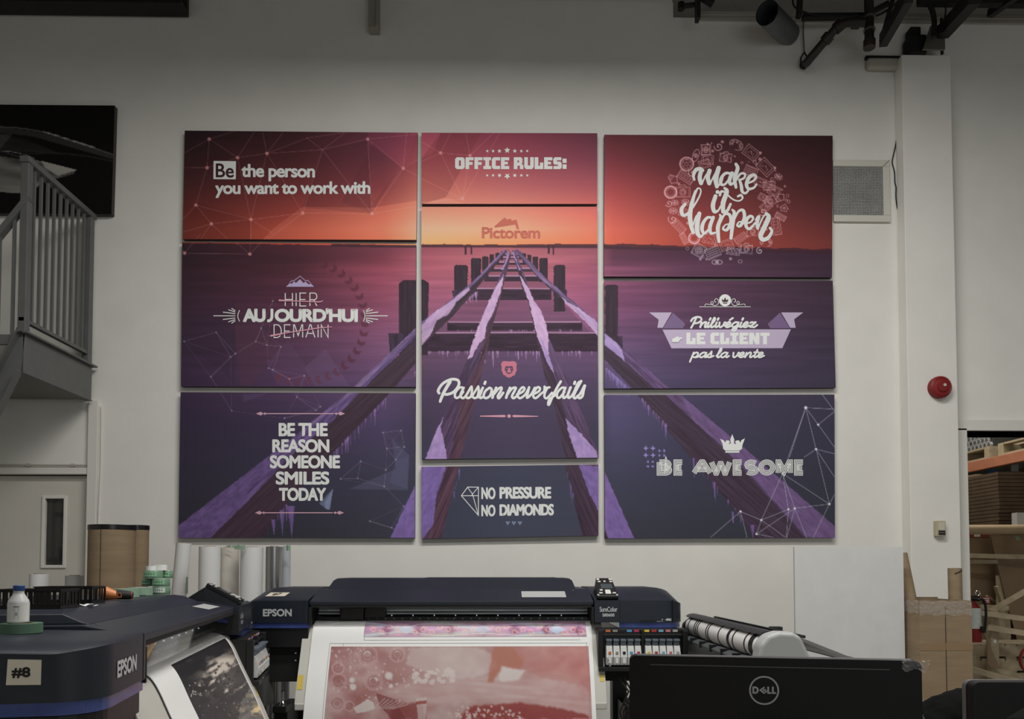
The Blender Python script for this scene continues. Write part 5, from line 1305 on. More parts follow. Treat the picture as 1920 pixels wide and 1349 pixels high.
    for i in range(10):
        px = 1135.3+13.35*i+(6.2 if i > 4 else 0); xa, xb = X(px), X(px+12.3)
        b = O(); b.loft([[(xa,-.085,Z(1247)),(xb,-.085,Z(1247)),(xb,-.04,Z(1247)),(xa,-.04,Z(1247))],[(xa,-.095,Z(1232)),(xb,-.095,Z(1232)),(xb,-.04,Z(1232)),(xa,-.04,Z(1232))],[(xa+.002,-.075,Z(1211)),(xb-.002,-.075,Z(1211)),(xb-.002,-.04,Z(1211)),(xa+.002,-.04,Z(1211))]])
        pk = b.build('ink_pack', PK, root, bevel=.002)
        im = mat('ink_label_%d_%d_%d' % cols[i], rgb(*cols[i]), .5)
        b = O(); b.box(xa+.012,-.0945,Z(1226),xb-.010,-.0925,Z(1221.5)); b.build('colour_label', im, pk)
        b = O(); b.box(xa+.012,-.0945,Z(1243),xb-.010,-.092,Z(1229)); b.build('text_label', mat('pack_text_label', rgb(222,222,218), .5, noise=.12, nscale=300), pk)
        b = O(); b.box(xa+.004,-.075,Z(1210),xb-.006,-.04,Z(1201)); b.box(xa+.002,-.085,Z(1202),xb-.004,-.04,Z(1199)); b.build('pack_clip', CL, pk)
        b = O(); b.box(xa+.004,-.0375,Z(1186.5),xb-.006,-.0355,Z(1182.5)); b.build('colour_tag', im, bay)
    # stand
    for x in (.30, 2.28):
        b = O(); b.box(x-.045,.30,.10,x+.045,.42,.74); lg = b.build('leg', BLACKP, root, bevel=.005)
        b = O(); b.box(x-.04,-.18,.05,x+.04,.86,.12); b.build('foot', BLACKP, lg, bevel=.01)
        for y in (-.13, .80): b = O(); b.lathe([(0,-.02),(.028,-.02),(.03,0),(.028,.02),(0,.02)], (x,y,.03), 16, 'x'); b.build('caster', BLACKM, lg)
    b = O(); b.box(.3,.34,.22,2.28,.38,.32); b.build('cross_bar', BLACKP, root)
    b = O(); b.tube([(.14,-.02,.41),(2.42,-.02,.41)], .04, 20); b.build('take_up_roller', mat('roller_grey', rgb(90,90,88), .35, .5), root, smooth=True)
    for x in (.24, 2.30):
        b = O(); b.box(x-.04,-.02,.34,x+.04,.30,.58); b.box(x-.03,-.09,.56,x+.05,.05,.60); br = b.build('take_up_bracket', BLACKP, root, bevel=.004)
        b = O(); b.lathe([(0,0),(.02,0),(.014,.02),(.008,.025),(.008,.07),(.013,.08),(0,.085)], (x+.02,-.05,.60), 16); b.build('knob', CHROME, br, smooth=True)
    b = O(); b.tube([(.10,.10,.925),(.10,.10,.58)], .07, 24); b.build('waste_tube', mat('tube_grey', rgb(86,86,84), .35, .4), root, smooth=True)
    b = O()
    for k in range(3): b.tube([(2.20+.03*k,-.05,.78),(2.27+.02*k,-.09,.68),(2.22+.02*k,-.08,.56),(2.26,-.06,.44)], .006, 8)
    b.build('hoses', BLACKM, root)
    b = O()
    for (x, y, z) in ((.33,.0,.90),(.335,-.02,.86),(2.15,-.02,.97),(2.152,-.05,.86),(2.16,-.06,.83)): b.lathe([(0,0),(.006,0),(.004,.004),(0,.005)], (x,y-.05,z), 10, 'y')
    b.build('thumb_screws', CHROME, root)
    return root
CHROMEL = mat('silver_lettering', rgb(196,198,200), .35, .2)
EPL = make_printer('wide_format_printer', (-1.514, D7, 0), 0, 'navy wide format printer marked #7 facing the camera, red tinted print hanging out')
A8 = math.atan2(.985, -.172)
EP8 = make_printer('wide_format_printer', (-.955, 1.87, 0), A8, 'nearest navy printer marked #8 at lower left, turned sideways, monochrome print', (.17,1.228,.27,1.268,.09), 1.222, '8')

# ------------------------------------------------------------------ printed sheets
def sheet(pr, x0, x1, label):
    root = empty('printed_sheet', tuple(world_of(pr) @ Vector((0,0,0))), pr.rotation_euler.z, label, 'printed paper')
    b = MB(); b.loft([[(x0,y,z),(x1,y,z),(x1,y+.0018,z-.0018),(x0,y+.0018,z-.0018)] for y, z in PAPER_PROF])
    b.build('paper', PAPER, root, smooth=True)
    return root
def print_on(pr, root, x0, x1, s0, s1, painter, nx, ny, name='printed_picture', label=None, gain=1.5):
    P = np.array(PAPER_PROF); L = np.concatenate([[0], np.cumsum(np.hypot(*np.diff(P, axis=0).T))])
    s = np.linspace(s0, s1, ny); y = np.interp(s, L, P[:,0]); z = np.interp(s, L, P[:,1])
    x = np.linspace(x0, x1, nx)
    G = np.zeros((ny, nx, 3)); G[..., 0] = x[None]; G[..., 1] = y[:,None]-.0012; G[..., 2] = z[:,None]+.0008
    M = world_of(pr); px = np.zeros((ny, nx, 2))
    for i in range(ny):
        for j in (0, nx-1): px[i, j] = PIX(M @ Vector(G[i, j]))
    # perspective columns: project every vertex
    Mn = np.array(M); Wp = G @ Mn[:3,:3].T + Mn[:3,3]
    v = Wp-np.array([0,0,EYE]); cy, sy = math.cos(YAW), math.sin(YAW)
    vx = v[...,0]*cy - v[...,1]*sy; vy = v[...,0]*sy + v[...,1]*cy; vz = v[...,2]
    cp_, sp_ = math.cos(-PITCH), math.sin(-PITCH); wy = vy*cp_ - vz*sp_; wz_ = vy*sp_ + vz*cp_
    X = PX+F*vx/wy; Y = PY-F*wz_/wy
    ink_grid(name, G, painter.sample(X, Y), attr_mat('paper_print_ink', .45, .4), root, gain)
def s_at(pr, x, py):
    P = np.array(PAPER_PROF); L = np.concatenate([[0], np.cumsum(np.hypot(*np.diff(P, axis=0).T))]); M = world_of(pr)
    ss = np.linspace(0, L[-1], 300); ys = [PIX(M @ Vector((x, np.interp(s, L, P[:,0]), np.interp(s, L, P[:,1]))))[1] for s in ss]
    return float(np.interp(py, ys, ss)), L[-1]
sh7 = sheet(EPL, .41, 2.07, 'wide white sheet with red tinted picture coming out of printer #7')
p = Painter(560, 1155, 1130, 1349, 3.0)
p.a[:] = np.array([150,150,150])/255
X, Y = np.meshgrid(p.X, p.Y)
# upper strip: mirrored violet pattern
def strip():
    cy = 1181.0; u = X; v = np.abs(Y-cy)
    t = np.abs(((u-905)/96.0+1) % 2-1)*96
    n = fbm(t/16, v/5, 5); n2 = fbm(t/30+4, v/9, 8)
    base = np.stack([118+60*(n-.5)+40*n2, 92+70*(n2-.4), 128+60*(n-.5)], -1)
    blue = np.stack([130+0*n, 140+30*n, 158+0*n], -1); k = np.clip(np.sin(u/23+v/4)*1.2-.3, 0, 1)[..., None]
    base = base*(1-k*.7)+blue*k*.7
    plum = np.array([92,36,74]); k = (np.clip(1-np.abs(np.sin((u-905)/19.0))*1.3-v/14, 0, 1))[..., None]*1.6; k = np.clip(k, 0, 1)
    base = base*(1-k)+plum*k
    gr = np.array([132,140,108]); k = np.clip(1-np.abs(v-10)/4, 0, 1)[..., None]*np.clip(np.sin(u/31)*2, 0, 1)[..., None]*.6
    return base*(1-k)+gr*k
p.a[:] = np.where(((Y < 1200))[..., None], strip()/255, p.a)
for i in range(26):
    x = 700+i*15.6; p.ring(x, 1181+(5 if i % 2 else -5)*(1 if i % 3 else 0), 4.2, 1.2, (196,130,104), .75); p.line((x-7,1181),(x+8,1181+(6 if i % 2 else -6)), 1, (190,124,104), .6)
for x in (762, 905, 1044): p.poly([(x-16,1181),(x,1172),(x+16,1181),(x,1190)], (128,146,166), .75)
p.path(smooth_line([(686,1168),(760,1176),(800,1170),(905,1174),(1000,1170),(1098,1174)]), 1.6, (170,160,190), .8)
p.path(smooth_line([(686,1192),(760,1186),(820,1192),(905,1189),(1000,1192),(1098,1189)]), 1.4, (160,170,160), .7)
# lower picture: rose tinted abstract photograph
m2 = Y >= 1200
n = fbm((X-600)/70, (Y-1200)/50, 31); n2 = fbm(X/18, Y/14, 37)
tx = np.clip((X-620)/480, 0, 1)
dark = np.array([112,58,56]); light = np.array([158,140,138]); mid = np.array([140,92,92])
k = np.clip(.55+(n-.5)*2.2+(n2-.5)*.7-.25*np.exp(-((X-700)/90)**2), 0, 1)[..., None]
img = dark*(1-k)+light*k; img = img*.75+mid*.25
img = img + (np.array([30,2,2])*np.clip((X-920)/180, 0, 1)[..., None])*.5
p.a[:] = np.where(m2[..., None], img/255, p.a)
p.disc(840, 1262, 130, (162,152,150), .45, .6)
p.poly(smooth_line([(770,1215),(840,1214),(905,1218),(930,1245),(916,1262),(880,1272),(840,1272),(800,1262),(760,1245)]), (160,150,148), .55, rough=3)
p.poly(smooth_line([(748,1284),(800,1278),(860,1278),(940,1270),(1050,1262),(1104,1300),(1104,1345),(960,1322),(900,1318),(840,1316),(790,1325),(740,1310)]), (164,148,146), .6, (5, 60, 6, 1.4, (146,112,110)), 3)
p.poly([(926,1215),(960,1214),(985,1235),(975,1255),(940,1252),(925,1280),(914,1280),(918,1252)], (138,78,58), .75, rough=3)
p.poly([(941,1250),(968,1256),(985,1258),(972,1276),(940,1280),(934,1272)], (166,158,156), .9, rough=1.5)
p.poly([(960,1214),(1104,1214),(1104,1290),(1010,1270),(985,1250)], (150,96,90), .45, rough=5)
p.poly([(880,1325),(980,1318),(1060,1332),(1104,1342),(1104,1349),(860,1349)], (112,34,32), .8, rough=4)
p.poly([(740,1320),(790,1318),(800,1349),(730,1349)], (104,40,38), .7, rough=4)
lo = blur(p.a, 7); p.a[:] = np.where(m2[..., None], lo, p.a)
r = random.Random(5)
for i in range(44): p.disc(r.uniform(775, 852), 1270+r.uniform(-14, 10), r.uniform(2, 5.5), (166,154,152), .8); 
for i in range(60): p.disc(r.uniform(840, 980), r.uniform(1325, 1349), r.uniform(1, 3.4), (168,152,150), .75)
for i in range(110): p.disc(r.uniform(622, 770), r.uniform(1215, 1320), r.uniform(.7, 2.6), (166,154,152), .6)
for x, y, s_ in ((689,1227,6),(729,1268,7),(662,1289,6),(706,1274,4),(660,1276,5),(733,1287,4)): p.disc(x, y, s_, (170,164,162), .9, .3)
for x, y, s_ in ((635,1278,14),(634,1254,11),(689,1230,18),(745,1228,14),(700,1278,16),(632,1320,15),(655,1325,9)): p.ring(x, y, s_, 3, (156,122,122), .6); p.ring(x, y, s_*.6, 2, (110,60,60), .5); p.disc(x, y, s_*.35, (120,74,72), .5)
for x in range(624, 690, 9): p.line((x,1214),(x+2,1245), 1.2, (128,88,88), .5)
p.poly([(663,1328),(690,1312),(700,1318),(703,1330),(685,1336),(668,1338)], (168,160,158), .85); p.poly([(705,1300),(740,1312),(760,1349),(735,1349),(712,1325)], (96,38,38), .65)
for q in range(7): p.line((700+q*6,1330),(722+q*7,1310+q*2), 2, (162,150,148), .6)
p.poly([(780,1310),(800,1308),(798,1349),(784,1349)], (164,150,148), .7); p.poly([(780,1316),(800,1314),(800,1320),(780,1322)], (120,50,46), .8)
x0, x1 = WX(685, 4.62)+1.514, WX(1098, 4.62)+1.514
sa, Lt = s_at(EPL, 1.2, 1166); sb, _ = s_at(EPL, 1.2, 1195)
print_on(EPL, sh7, x0, x1, sa, sb, p, 330, 26, gain=1.9)
sa, _ = s_at(EPL, 1.2, 1213)
print_on(EPL, sh7, WX(622, 4.55)+1.514, WX(1103, 4.55)+1.514, sa, Lt, p, 380, 190, gain=1.42)
# thin crop marks
def mark_on(pr, root, segs):
    P = np.array(PAPER_PROF); L = np.concatenate([[0], np.cumsum(np.hypot(*np.diff(P, axis=0).T))]); b = MB()
    for (xa, s0, xb, s1) in segs:
        n = 2 if abs(s0-s1) < 1e-6 else 30
        for i in range(n-1):
            t0, t1 = i/(n-1), (i+1)/(n-1); sA, sB = s0+(s1-s0)*t0, s0+(s1-s0)*t1; q = []
            dx = .0008 if n > 2 else 0; ds = .0008 if n == 2 else 0
            for xx, ss in ((xa-dx, sA-ds),(xb+dx if n == 2 else xa+dx, (sA if n == 2 else sA)-ds),(xb if n == 2 else xa+dx, (sA if n == 2 else sB)+ds),(xa-dx, (sA if n == 2 else sB)+ds)):
                q.append((xx, float(np.interp(ss, L, P[:,0]))-.0016, float(np.interp(ss, L, P[:,1]))+.0011))
            b.add(q, [(0,1,2,3)])
    b.build('crop_marks', mat('faint_grey_ink', rgb(120,120,120), .6), root)
s1, _ = s_at(EPL, 1.2, 1201); s2, _ = s_at(EPL, 1.2, 1207)
mark_on(EPL, sh7, [(.72,0.0,.72,s1),(.72,s1,2.0,s1),(.52,s2,2.04,s2),(.52,s2,.52,Lt),(2.035,s2,2.035,Lt),(.60,s2-.0,.60,s2+.03)])

sh8 = sheet(EP8, .62, 2.0, 'glossy white sheet with monochrome landscape picture curving out of printer #8')
p = Painter(250, 1180, 560, 1480, 2.0)
X, Y = np.meshgrid(p.X, p.Y)
ang = R(-28); u = X*math.cos(ang)+Y*math.sin(ang); v = -X*math.sin(ang)+Y*math.cos(ang)
n = fbm(u/34, v/12, 3); n2 = fbm(u/9, v/5, 9); c = np.clip((n-.47)*5+(n2-.5)*1.8, 0, 1)
cx = np.exp(-(((X-425)/38)**2+((Y-1268)/34)**2)); c = np.clip(c*1.1*np.clip(cx*1.8, .16, 1)+cx*.38-.03, 0, 1)
img = np.array([14,13,14])*(1-c[..., None])+np.array([150,142,132])*c[..., None]
p.a[:] = img/255
p.poly(smooth_line([(340,1300),(375,1296),(400,1330),(390,1349),(420,1400),(350,1400)]), (22,20,22), .5, rough=4)
p.poly(smooth_line([(378,1330),(420,1312),(452,1290),(466,1282),(462,1320),(445,1349),(440,1380),(380,1380)]), (26,24,26), .9, rough=3)
p.poly([(452,1318),(470,1290),(486,1290),(540,1380),(530,1400),(440,1400),(448,1345)], (62,62,62), .8, (-40, 20, 6, 2.0, (96,94,90)), 3)
n = fbm(X/16, Y/9, 44); w = np.clip((n-.45)*5, 0, 1)*np.exp(-(((X-492)/34)**2+((Y-1330)/34)**2))
p.a[:] = p.a*(1-w[..., None])+np.array([178,156,112])/255*w[..., None]
r = random.Random(8)
for i in range(60): x = r.gauss(415, 22); y = r.gauss(1275, 16); p.disc(x, y, r.uniform(.8, 2.8), (26,24,24), .8)
for i in range(26): p.disc(r.gauss(368, 8), r.gauss(1296, 8), r.uniform(.5, 1.4), (160,158,152), .8)
for i in range(20): p.disc(r.gauss(425, 22), r.gauss(1330, 10), r.uniform(.5, 1.5), (130,128,124), .7)
print_on(EP8, sh8, .90, 1.965, .088, Lt, p, 300, 200, gain=2.2)
# ------------------------------------------------------------------ things on and around printer #8
def on_lid(px, py, z):         # point of the horizontal plane z under a pixel
    d = ray(px, py); t = (z-EYE)/d.z; return Vector((d.x*t, d.y*t, z))
LZ = 1.2685
def basket(name, loc, rz, w, d, h, label):
    root = empty(name, loc, rz, label, 'basket', 'black slotted plastic baskets on printer #8')
    BK = mat('basket_black', rgb(20,19,18), .45)
    t = .003
    m = MB(); m.box(-w/2,-d/2,0,w/2,d/2,t); m.build('bottom', BK, root)
    m = MB()
    for z0, z1 in ((0,h*.16),(h*.84,h)):
        for s_ in (-1, 1): m.box(-w/2, s_*d/2-t/2, z0, w/2, s_*d/2+t/2, z1); m.box(s_*w/2-t/2, -d/2, z0, s_*w/2+t/2, d/2, z1)
    n = int(w/.017)
    for i in range(n+1):
        x = -w/2+w*i/n
        for s_ in (-1, 1): m.box(x-.0033, s_*d/2-t/2, h*.1, x+.0033, s_*d/2+t/2, h*.9)
    n2 = int(d/.017)
    for i in range(n2+1):
        y = -d/2+d*i/n2
        for s_ in (-1, 1): m.box(s_*w/2-t/2, y-.0033, h*.1, s_*w/2+t/2, y+.0033, h*.9)
    m.build('slotted_wall', BK, root)
    m = MB()
    for s_ in (-1, 1): m.box(-w/2-.004, s_*d/2-.004, h-.004, w/2+.004, s_*d/2+.004, h); m.box(s_*w/2-.004, -d/2, h-.004, s_*w/2+.004, d/2, h)
    m.build('rim', BK, root)
    return root
basket('slotted_basket', (-1.344-.10, 2.371+.06, LZ), R(2), .20, .11, .060, 'black slotted basket just right of the blue capped bottle')
basket('slotted_basket', (-1.44-.10, 2.745+.05, LZ), R(2), .195, .10, .060, 'black slotted basket between the smaller basket and orange cutter')
a = Vector((-1.36, 2.56, LZ)); m = MB()
m.quadgrid([[(a.x-.03+.06*i/5+.008*math.sin(j*2), a.y-.012+.024*j/4, LZ+.004+.004*math.sin(i*1.7+j)) for j in range(5)] for i in range(6)])
tag(m.build('crumpled_paper', PAPER, smooth=True), 'crumpled white paper scrap in front of the baskets', 'paper scrap')
# tape ring and bottle on the near housing
LH = 1.2195
a = on_lid(20, 1190, LH); tcx, tcy = a.x-.0, a.y+.045
root = empty('tape_roll', (tcx, tcy, LH), 0, 'flat dark green tape roll under the blue capped bottle', 'tape roll')
m = MB(); m.lathe([(.030,0),(.050,0),(.050,.026),(.030,.026),(.030,0)], (0,0,0), 40); m.build('tape', GREEND, root, smooth=True)
m = MB(); m.lathe([(.028,.0005),(.030,.0005),(.030,.0265),(.028,.0265),(.028,.0005)], (0,0,0), 40); m.build('core', CARD, root, smooth=True)
root = empty('bottle', (tcx-.004, tcy-.008, LH+.0268), 0, 'small translucent white bottle with blue cap standing on green tape', 'bottle')
PB = mat('bottle_plastic', rgb(196,196,194), .3, noise=.03, nscale=20)
m = MB(); m.lathe([(0,0),(.023,0),(.0255,.003),(.0255,.052),(.024,.060),(.014,.076),(.0125,.080),(.0125,.088),(0,.088)], (0,0,0), 36); m.build('bottle_body', PB, root, smooth=True)
m = MB(); m.lathe([(0,.086),(.0135,.086),(.014,.088),(.014,.099),(.0125,.1005),(0,.1005)], (0,0,0), 28); m.build('cap', mat('blue_cap', rgb(38,72,128), .4, bump=.3, bscale=300), root, smooth=True)
m = MB(); n = 24
m.quadgrid([[(.0259*math.sin(t), -.0259*math.cos(t), z) for z in (.005, .05)] for t in np.linspace(-1.7, 1.7, n)]); lb = m.build('paper_label', mat('bottle_label', rgb(222,220,214), .5), root, smooth=True)
f = Flat(); f.text('EPSON', .002, .010, .016, .0135, .0004)
for i in range(3): f.stroke([(.003,.0165+i*.0032),(.015,.0165+i*.0032)], .0010, caps=False)
f.ring(.009, .031, .0042, .0007, 20); f.poly([(.0078,.029),(.0098,.0285),(.0104,.033),(.0086,.0335)])
for i in range(3): f.stroke([(.003,.038+i*.003),(.0155,.038+i*.003)], .0009, caps=False)
for i in range(11): f.stroke([(-.02,.012+i*.0033),(-.004-(i%3)*.003,.012+i*.0033)], .0008, caps=False)
f.build('label_text', mat('grey_ink', rgb(60,60,60), .6), lambda x, y, h=0: (.02625*math.sin(x/.026), -.02625*math.cos(x/.026), .056-y), lb)
# orange cutter
a = Vector((WX(187, 3.02), 3.02, LZ)); b = Vector((WX(252, 3.06), 3.06, LZ))
root = empty('hand_tool', tuple((a+b)/2), 0, 'orange hand tool with a black grip lying beside green tape rolls', 'hand tool')
u = (b-a); L_ = u.length; u.normalize()
def tp(s, z): v = a+u*(s*L_)-(a+b)/2; return (v.x, v.y, z)
ORG = mat('orange_plastic', rgb(196,120,66), .45)
m = MB(); m.tube([tp(0,.030),tp(.12,.030),tp(.3,.024),tp(.48,.019),tp(.55,.018)], [.022,.028,.022,.017,.016], 16); m.build('tool_body', ORG, root, smooth=True)
m = MB(); m.tube([tp(.5,.020),tp(.56,.021),tp(.8,.019),tp(.93,.018),tp(.98,.017)], [.016,.018,.017,.015,.010], 16); m.build('grip', mat('rubber_black', rgb(24,23,22), .7), root, smooth=True)
m = MB(); m.tube([tp(.935,.018),tp(.95,.018)], .0155, 16); m.build('grip_ring', mat('red_orange', rgb(190,70,45), .5), root)
d_ = -.0185; m = MB()
for (s0, z0, s1, z1) in ((.58,.028,.69,.028),(.69,.028,.70,.012),(.70,.012,.60,.012),(.60,.012,.58,.028)):
    q0, q1 = Vector(tp(s0, z0)), Vector(tp(s1, z1)); m.bar(q0+Vector((0,d_,0)), q1+Vector((0,d_,0)), .0025, .0025)
m.build('trigger_frame', ORG, root)
def tape_roll(px, py, D, r, h, label, grp=None):
    z = LZ; c = W(px, py, D); root = empty('tape_roll', (c.x, c.y, z), 0, label, 'tape roll')
    m = MB(); m.lathe([(r*.52,0),(r,0),(r,h),(r*.52,h),(r*.52,0)], (0,0,0), 40); m.build('tape', GREEN, root, smooth=True)
    m = MB(); m.lathe([(r*.48,0),(r*.52,0),(r*.52,h+.0005),(r*.48,h+.0005),(r*.48,0)], (0,0,0), 40); m.build('core', PAPER, root, smooth=True)
    return root
tape_roll(236, 1120, 3.38, .054, .036, 'pale green tape roll lying behind the black tool grip')
tape_roll(262, 1112, 3.62, .056, .036, 'pale green tape roll lying just left of the stacked wrapped tapes')
# wrapped tapes piled up
SY = 3.72
def wrapped(px0, px1, py0, py1, y, label, mt, ht=True):
    x0, x1 = W(px0, py1, y).x, W(px1, py1, y).x; z0, z1 = WZ(py1, y, px0), WZ(py0, y, px0)
    return x0, x1, z0, z1
TL = 'wrapped green tape rolls in the pile on printer #8'
hh = .0385
rows = [(0, 303, .040, 'lowest wrapped tape roll of the pile, white label facing out', True),
        (1, 277, .028, 'narrow wrapped tape end at the left of the middle row', False),
        (1, 302, .040, 'middle wrapped green tape roll under the top row', False),
        (2, 287, .044, 'wide wrapped green tape roll at the left of the top row', False),
        (2, 313, .026, 'small wrapped green tape roll end at the right of the top row', False)]
for lv, px, r_, lab, wl in rows:
    c = W(px, 1100, SY+(.05 if r_ < .03 else 0))
    root = empty('wrapped_tape_roll', (c.x, c.y, LZ+.001+lv*hh), 0, lab, 'tape roll')
    m = MB(); m.lathe([(0,0),(r_-.002,0),(r_,.003),(r_,hh-.005),(r_-.002,hh-.002),(0,hh-.002)], (0,0,0), 32); m.build('wrapped_roll', mat('wrapped_green', rgb(110,142,118), .3, noise=.22, nscale=35, coat=.4), root, smooth=True)
    m = MB(); w_ = .8
    m.quadgrid([[((r_+.0006)*math.sin(t), -(r_+.0006)*math.cos(t), z) for z in (.009, .030)] for t in np.linspace(-w_, w_, 10)]); lb = m.build('wrapper_label', mat('white_green_label', rgb(205,215,205), .4) if wl else mat('pale_green_label', rgb(136,182,146), .4), root)
    f = Flat(); r9 = random.Random(px)
    f.stroke([(-w_*.8*r_,.013),(w_*.1*r_,.013)], .003, caps=False); f.stroke([(-w_*.75*r_,.024),(w_*.7*r_,.024)], .0024, caps=False)
    for q in range(5): x = -w_*.7*r_+q*.3*w_*r_; f.poly([(x,.016),(x+.004,.016),(x+.004,.021),(x,.021)])
    f.build('label_print', mat('dark_green_ink', rgb(24,48,32), .5), lambda x, y, h=0, r_=r_: ((r_+.0012)*math.sin(x/r_), -(r_+.0012)*math.cos(x/r_), .039-y), lb)
c = W(283, 1060, SY); 
for px, r_, hz, lab in ((283,.022,.020,'small white tape core on the left of the pile top'),(301,.030,.026,'white tape roll in the middle on top of the green pile')):
    c = W(px, 1060, SY-.01 if px == 283 else SY+.03)
    root = empty('white_tape_roll', (c.x, c.y, LZ+.001+3*hh), 0, lab, 'tape roll')
    m = MB(); m.lathe([(r_*.5,0),(r_,0),(r_,hz),(r_*.5,hz),(r_*.5,0)], (0,0,0), 28); m.build('tape', PAPER, root, smooth=True)
# ------------------------------------------------------------------ rolls standing along the far wall
def upright_roll(px0, px1, pyt, y, label, mt, lean=0.0, core=True, cat='paper roll', name='paper_roll', group='media rolls standing along the far wall'):
    r_ = (W(px1, pyt, y).x-W(px0, pyt, y).x)/2; zt = WZ(pyt, y, (px0+px1)/2); cx = W((px0+px1)/2, pyt, y).x
    root = empty(name, (cx-lean*zt, y, 0), 0, label, cat, group)
    root.rotation_euler = (0, math.atan(lean), 0)
    H_ = zt/math.cos(math.atan(lean))
    m = MB(); m.lathe([(r_*.55,0),(r_,0),(r_,H_),(r_*.55,H_),(r_*.55,.0)], (0,0,0), 40); m.build('rolled_media', mt, root, smooth=True)
    m = MB(); m.lathe([(r_*.5,.0),(r_*.55,.0),(r_*.55,H_+.004),(r_*.5,H_+.004),(r_*.5,.0)], (0,0,0), 32); m.build('core', CARD, root, smooth=True)
    return root
PWH = mat('roll_white', rgb(216,216,214), .6, noise=.02, nscale=3)
PBE = mat('roll_warm_white', rgb(196,190,180), .6, noise=.03, nscale=3)
upright_roll(331, 358, 1019, 5.7, 'white paper roll leaning right, left of the other white rolls', PWH, .075)
upright_roll(374, 413, 1026, 5.5, 'upright white roll just right of the leaning roll', PWH)
upright_roll(411, 448, 1028, 5.62, 'upright warm white roll between two brighter white rolls', PBE)
upright_roll(452, 493, 1027, 5.5, 'upright white roll with green tape next to the silver roll', PWH, .012)
upright_roll(499, 529, 1026, 5.55, 'shiny silver film roll standing behind printer #7', mat('silver_film', rgb(150,150,150), .22, .85, noise=.1, nscale=6, stretch=(8,8,1)))
upright_roll(528, 545, 1026, 5.72, 'narrow pale grey roll behind the silver film roll', mat('roll_grey', rgb(176,180,186), .5))
upright_roll(57, 90, 1077, 5.6, 'short white roll standing in front of the pale door window side', PWH)
upright_roll(124, 156, 1080, 5.6, 'short grey-white roll standing near the door edge', mat('roll_grey2', rgb(172,170,168), .6))
def tape_bit(px, py, y, w_, h_, label):
    m = MB(); c = W(px, py, y); n = 6
    m.quadgrid([[(c.x-w_/2+w_*i/n, y-.003-.008*math.sin(3*i/n), c.z-h_/2+h_*j/3+.004*math.sin(i*2+j)) for j in range(4)] for i in range(n+1)])
    tag(m.build('tape_scrap', GREEN), label, 'tape scrap')
tape_bit(450, 1027, 5.40, .075, .028, 'green tape scrap on top of the white rolls'); tape_bit(541, 1028, 5.62, .03, .04, 'green tape scrap on the narrow grey roll top')
tape_bit(351, 1098, 5.655, .016, .12, 'thin green tape strip hanging down the leaning roll'); tape_bit(432, 1025, 5.52, .06, .012, 'thin green tape scrap across the warm white roll')
# tall cardboard
for (p0, p1, y, lab) in ((170, 251, 5.45, 'tall brown cardboard drum with black taped rim, left one'), (235, 278, 5.62, 'tall brown cardboard drum behind the wider drum, right one')):
    r_ = (W(p1, 990, y).x-W(p0, 990, y).x)/2; cx = W((p0+p1)/2, 990, y).x; zt = WZ(987, y, 220)
    root = empty('cardboard_drum', (cx, y, 0), 0, lab, 'cardboard drum', 'brown cardboard drums beside the pale door')
    m = MB(); m.lathe([(r_-.006,.0),(r_,.0),(r_,zt),(r_-.006,zt),(r_-.006,.0)], (0,0,0), 40); m.build('cardboard_wall', CARD, root, smooth=True)
    m = MB(); m.lathe([(r_+.0005,zt-.03),(r_+.003,zt-.028),(r_+.003,zt+.004),(r_-.01,zt+.006),(r_-.012,zt-.004),(r_+.0005,zt-.03)], (0,0,0), 40); m.build('taped_rim', mat('black_tape', rgb(16,15,15), .25), root, smooth=True)
    m = MB(); m.box(-.002,-r_-.003,.2,.0015,-r_+.001,zt-.03); m.build('seam', mat('dark_seam', rgb(70,56,44), .8), root)

# ------------------------------------------------------------------ roll machine at the right of printer #7
root = empty('roll_laminator', (1.24, 3.35, 0), 0, 'roll machine with black banded white roll and pale grey end cap behind the large monitor', 'laminator')
m = MB(); c = (-.02, 0, 1.035)
m.tube([(c[0], .12, c[2]), (c[0], 1.42, c[2])], .060, 32); m.build('media_roll', PAPER, root, smooth=True)
BRG = mat('band_black', rgb(20,20,22), .4)
for y in (.16, .20, .27, .45, .52, .70, .90, .94, 1.12, 1.16, 1.20, 1.34):
    m = MB(); m.tube([(c[0], y, c[2]), (c[0], y+(.035 if y in (.16, .52) else .012), c[2])], .0625, 32); m.build('band', BRG, root, smooth=True)
m = MB(); a0 = [math.pi*.08+math.pi*.62*i/12 for i in range(13)]
m.loft([[(c[0]+.078*math.cos(t), y, c[2]+.078*math.sin(t)) for t in a0]+[(c[0]+.070*math.cos(t), y, c[2]+.070*math.sin(t)) for t in a0[::-1]] for y in (.10, 1.46)]); m.build('top_cover', mat('cover_dark', rgb(46,45,46), .4), root, smooth=True)
m = MB()
m.loft([[(-.10,y,.90),(-.12,y,.97),(-.085,y,.985),(.12,y,.96),(.26,y,.90),(.26,y,.80),(-.06,y,.80)] for y in (.08, 1.46)]); m.build('body', mat('green_grey_body', rgb(74,80,80), .45), root, bevel=.004)
CAPM = mat('end_cap_grey', rgb(172,174,172), .4)
m = MB(); cp = [(-.105,1.0),(-.095,1.06),(-.06,1.10),(-.01,1.115),(.05,1.112),(.085,1.095),(.16,.93),(.16,.80),(-.105,.80)]
m.prism_y(cp, .0, .10); m.build('end_cap', CAPM, root, bevel=.018, seg=4)
m = MB(); m.prism_y([(-.09,1.0),(-.08,1.05),(-.02,1.10),(.06,1.10),(.14,.93),(.14,.80),(-.09,.80)], 1.44, 1.50); m.build('end_cap', BLACKP, root, bevel=.01)
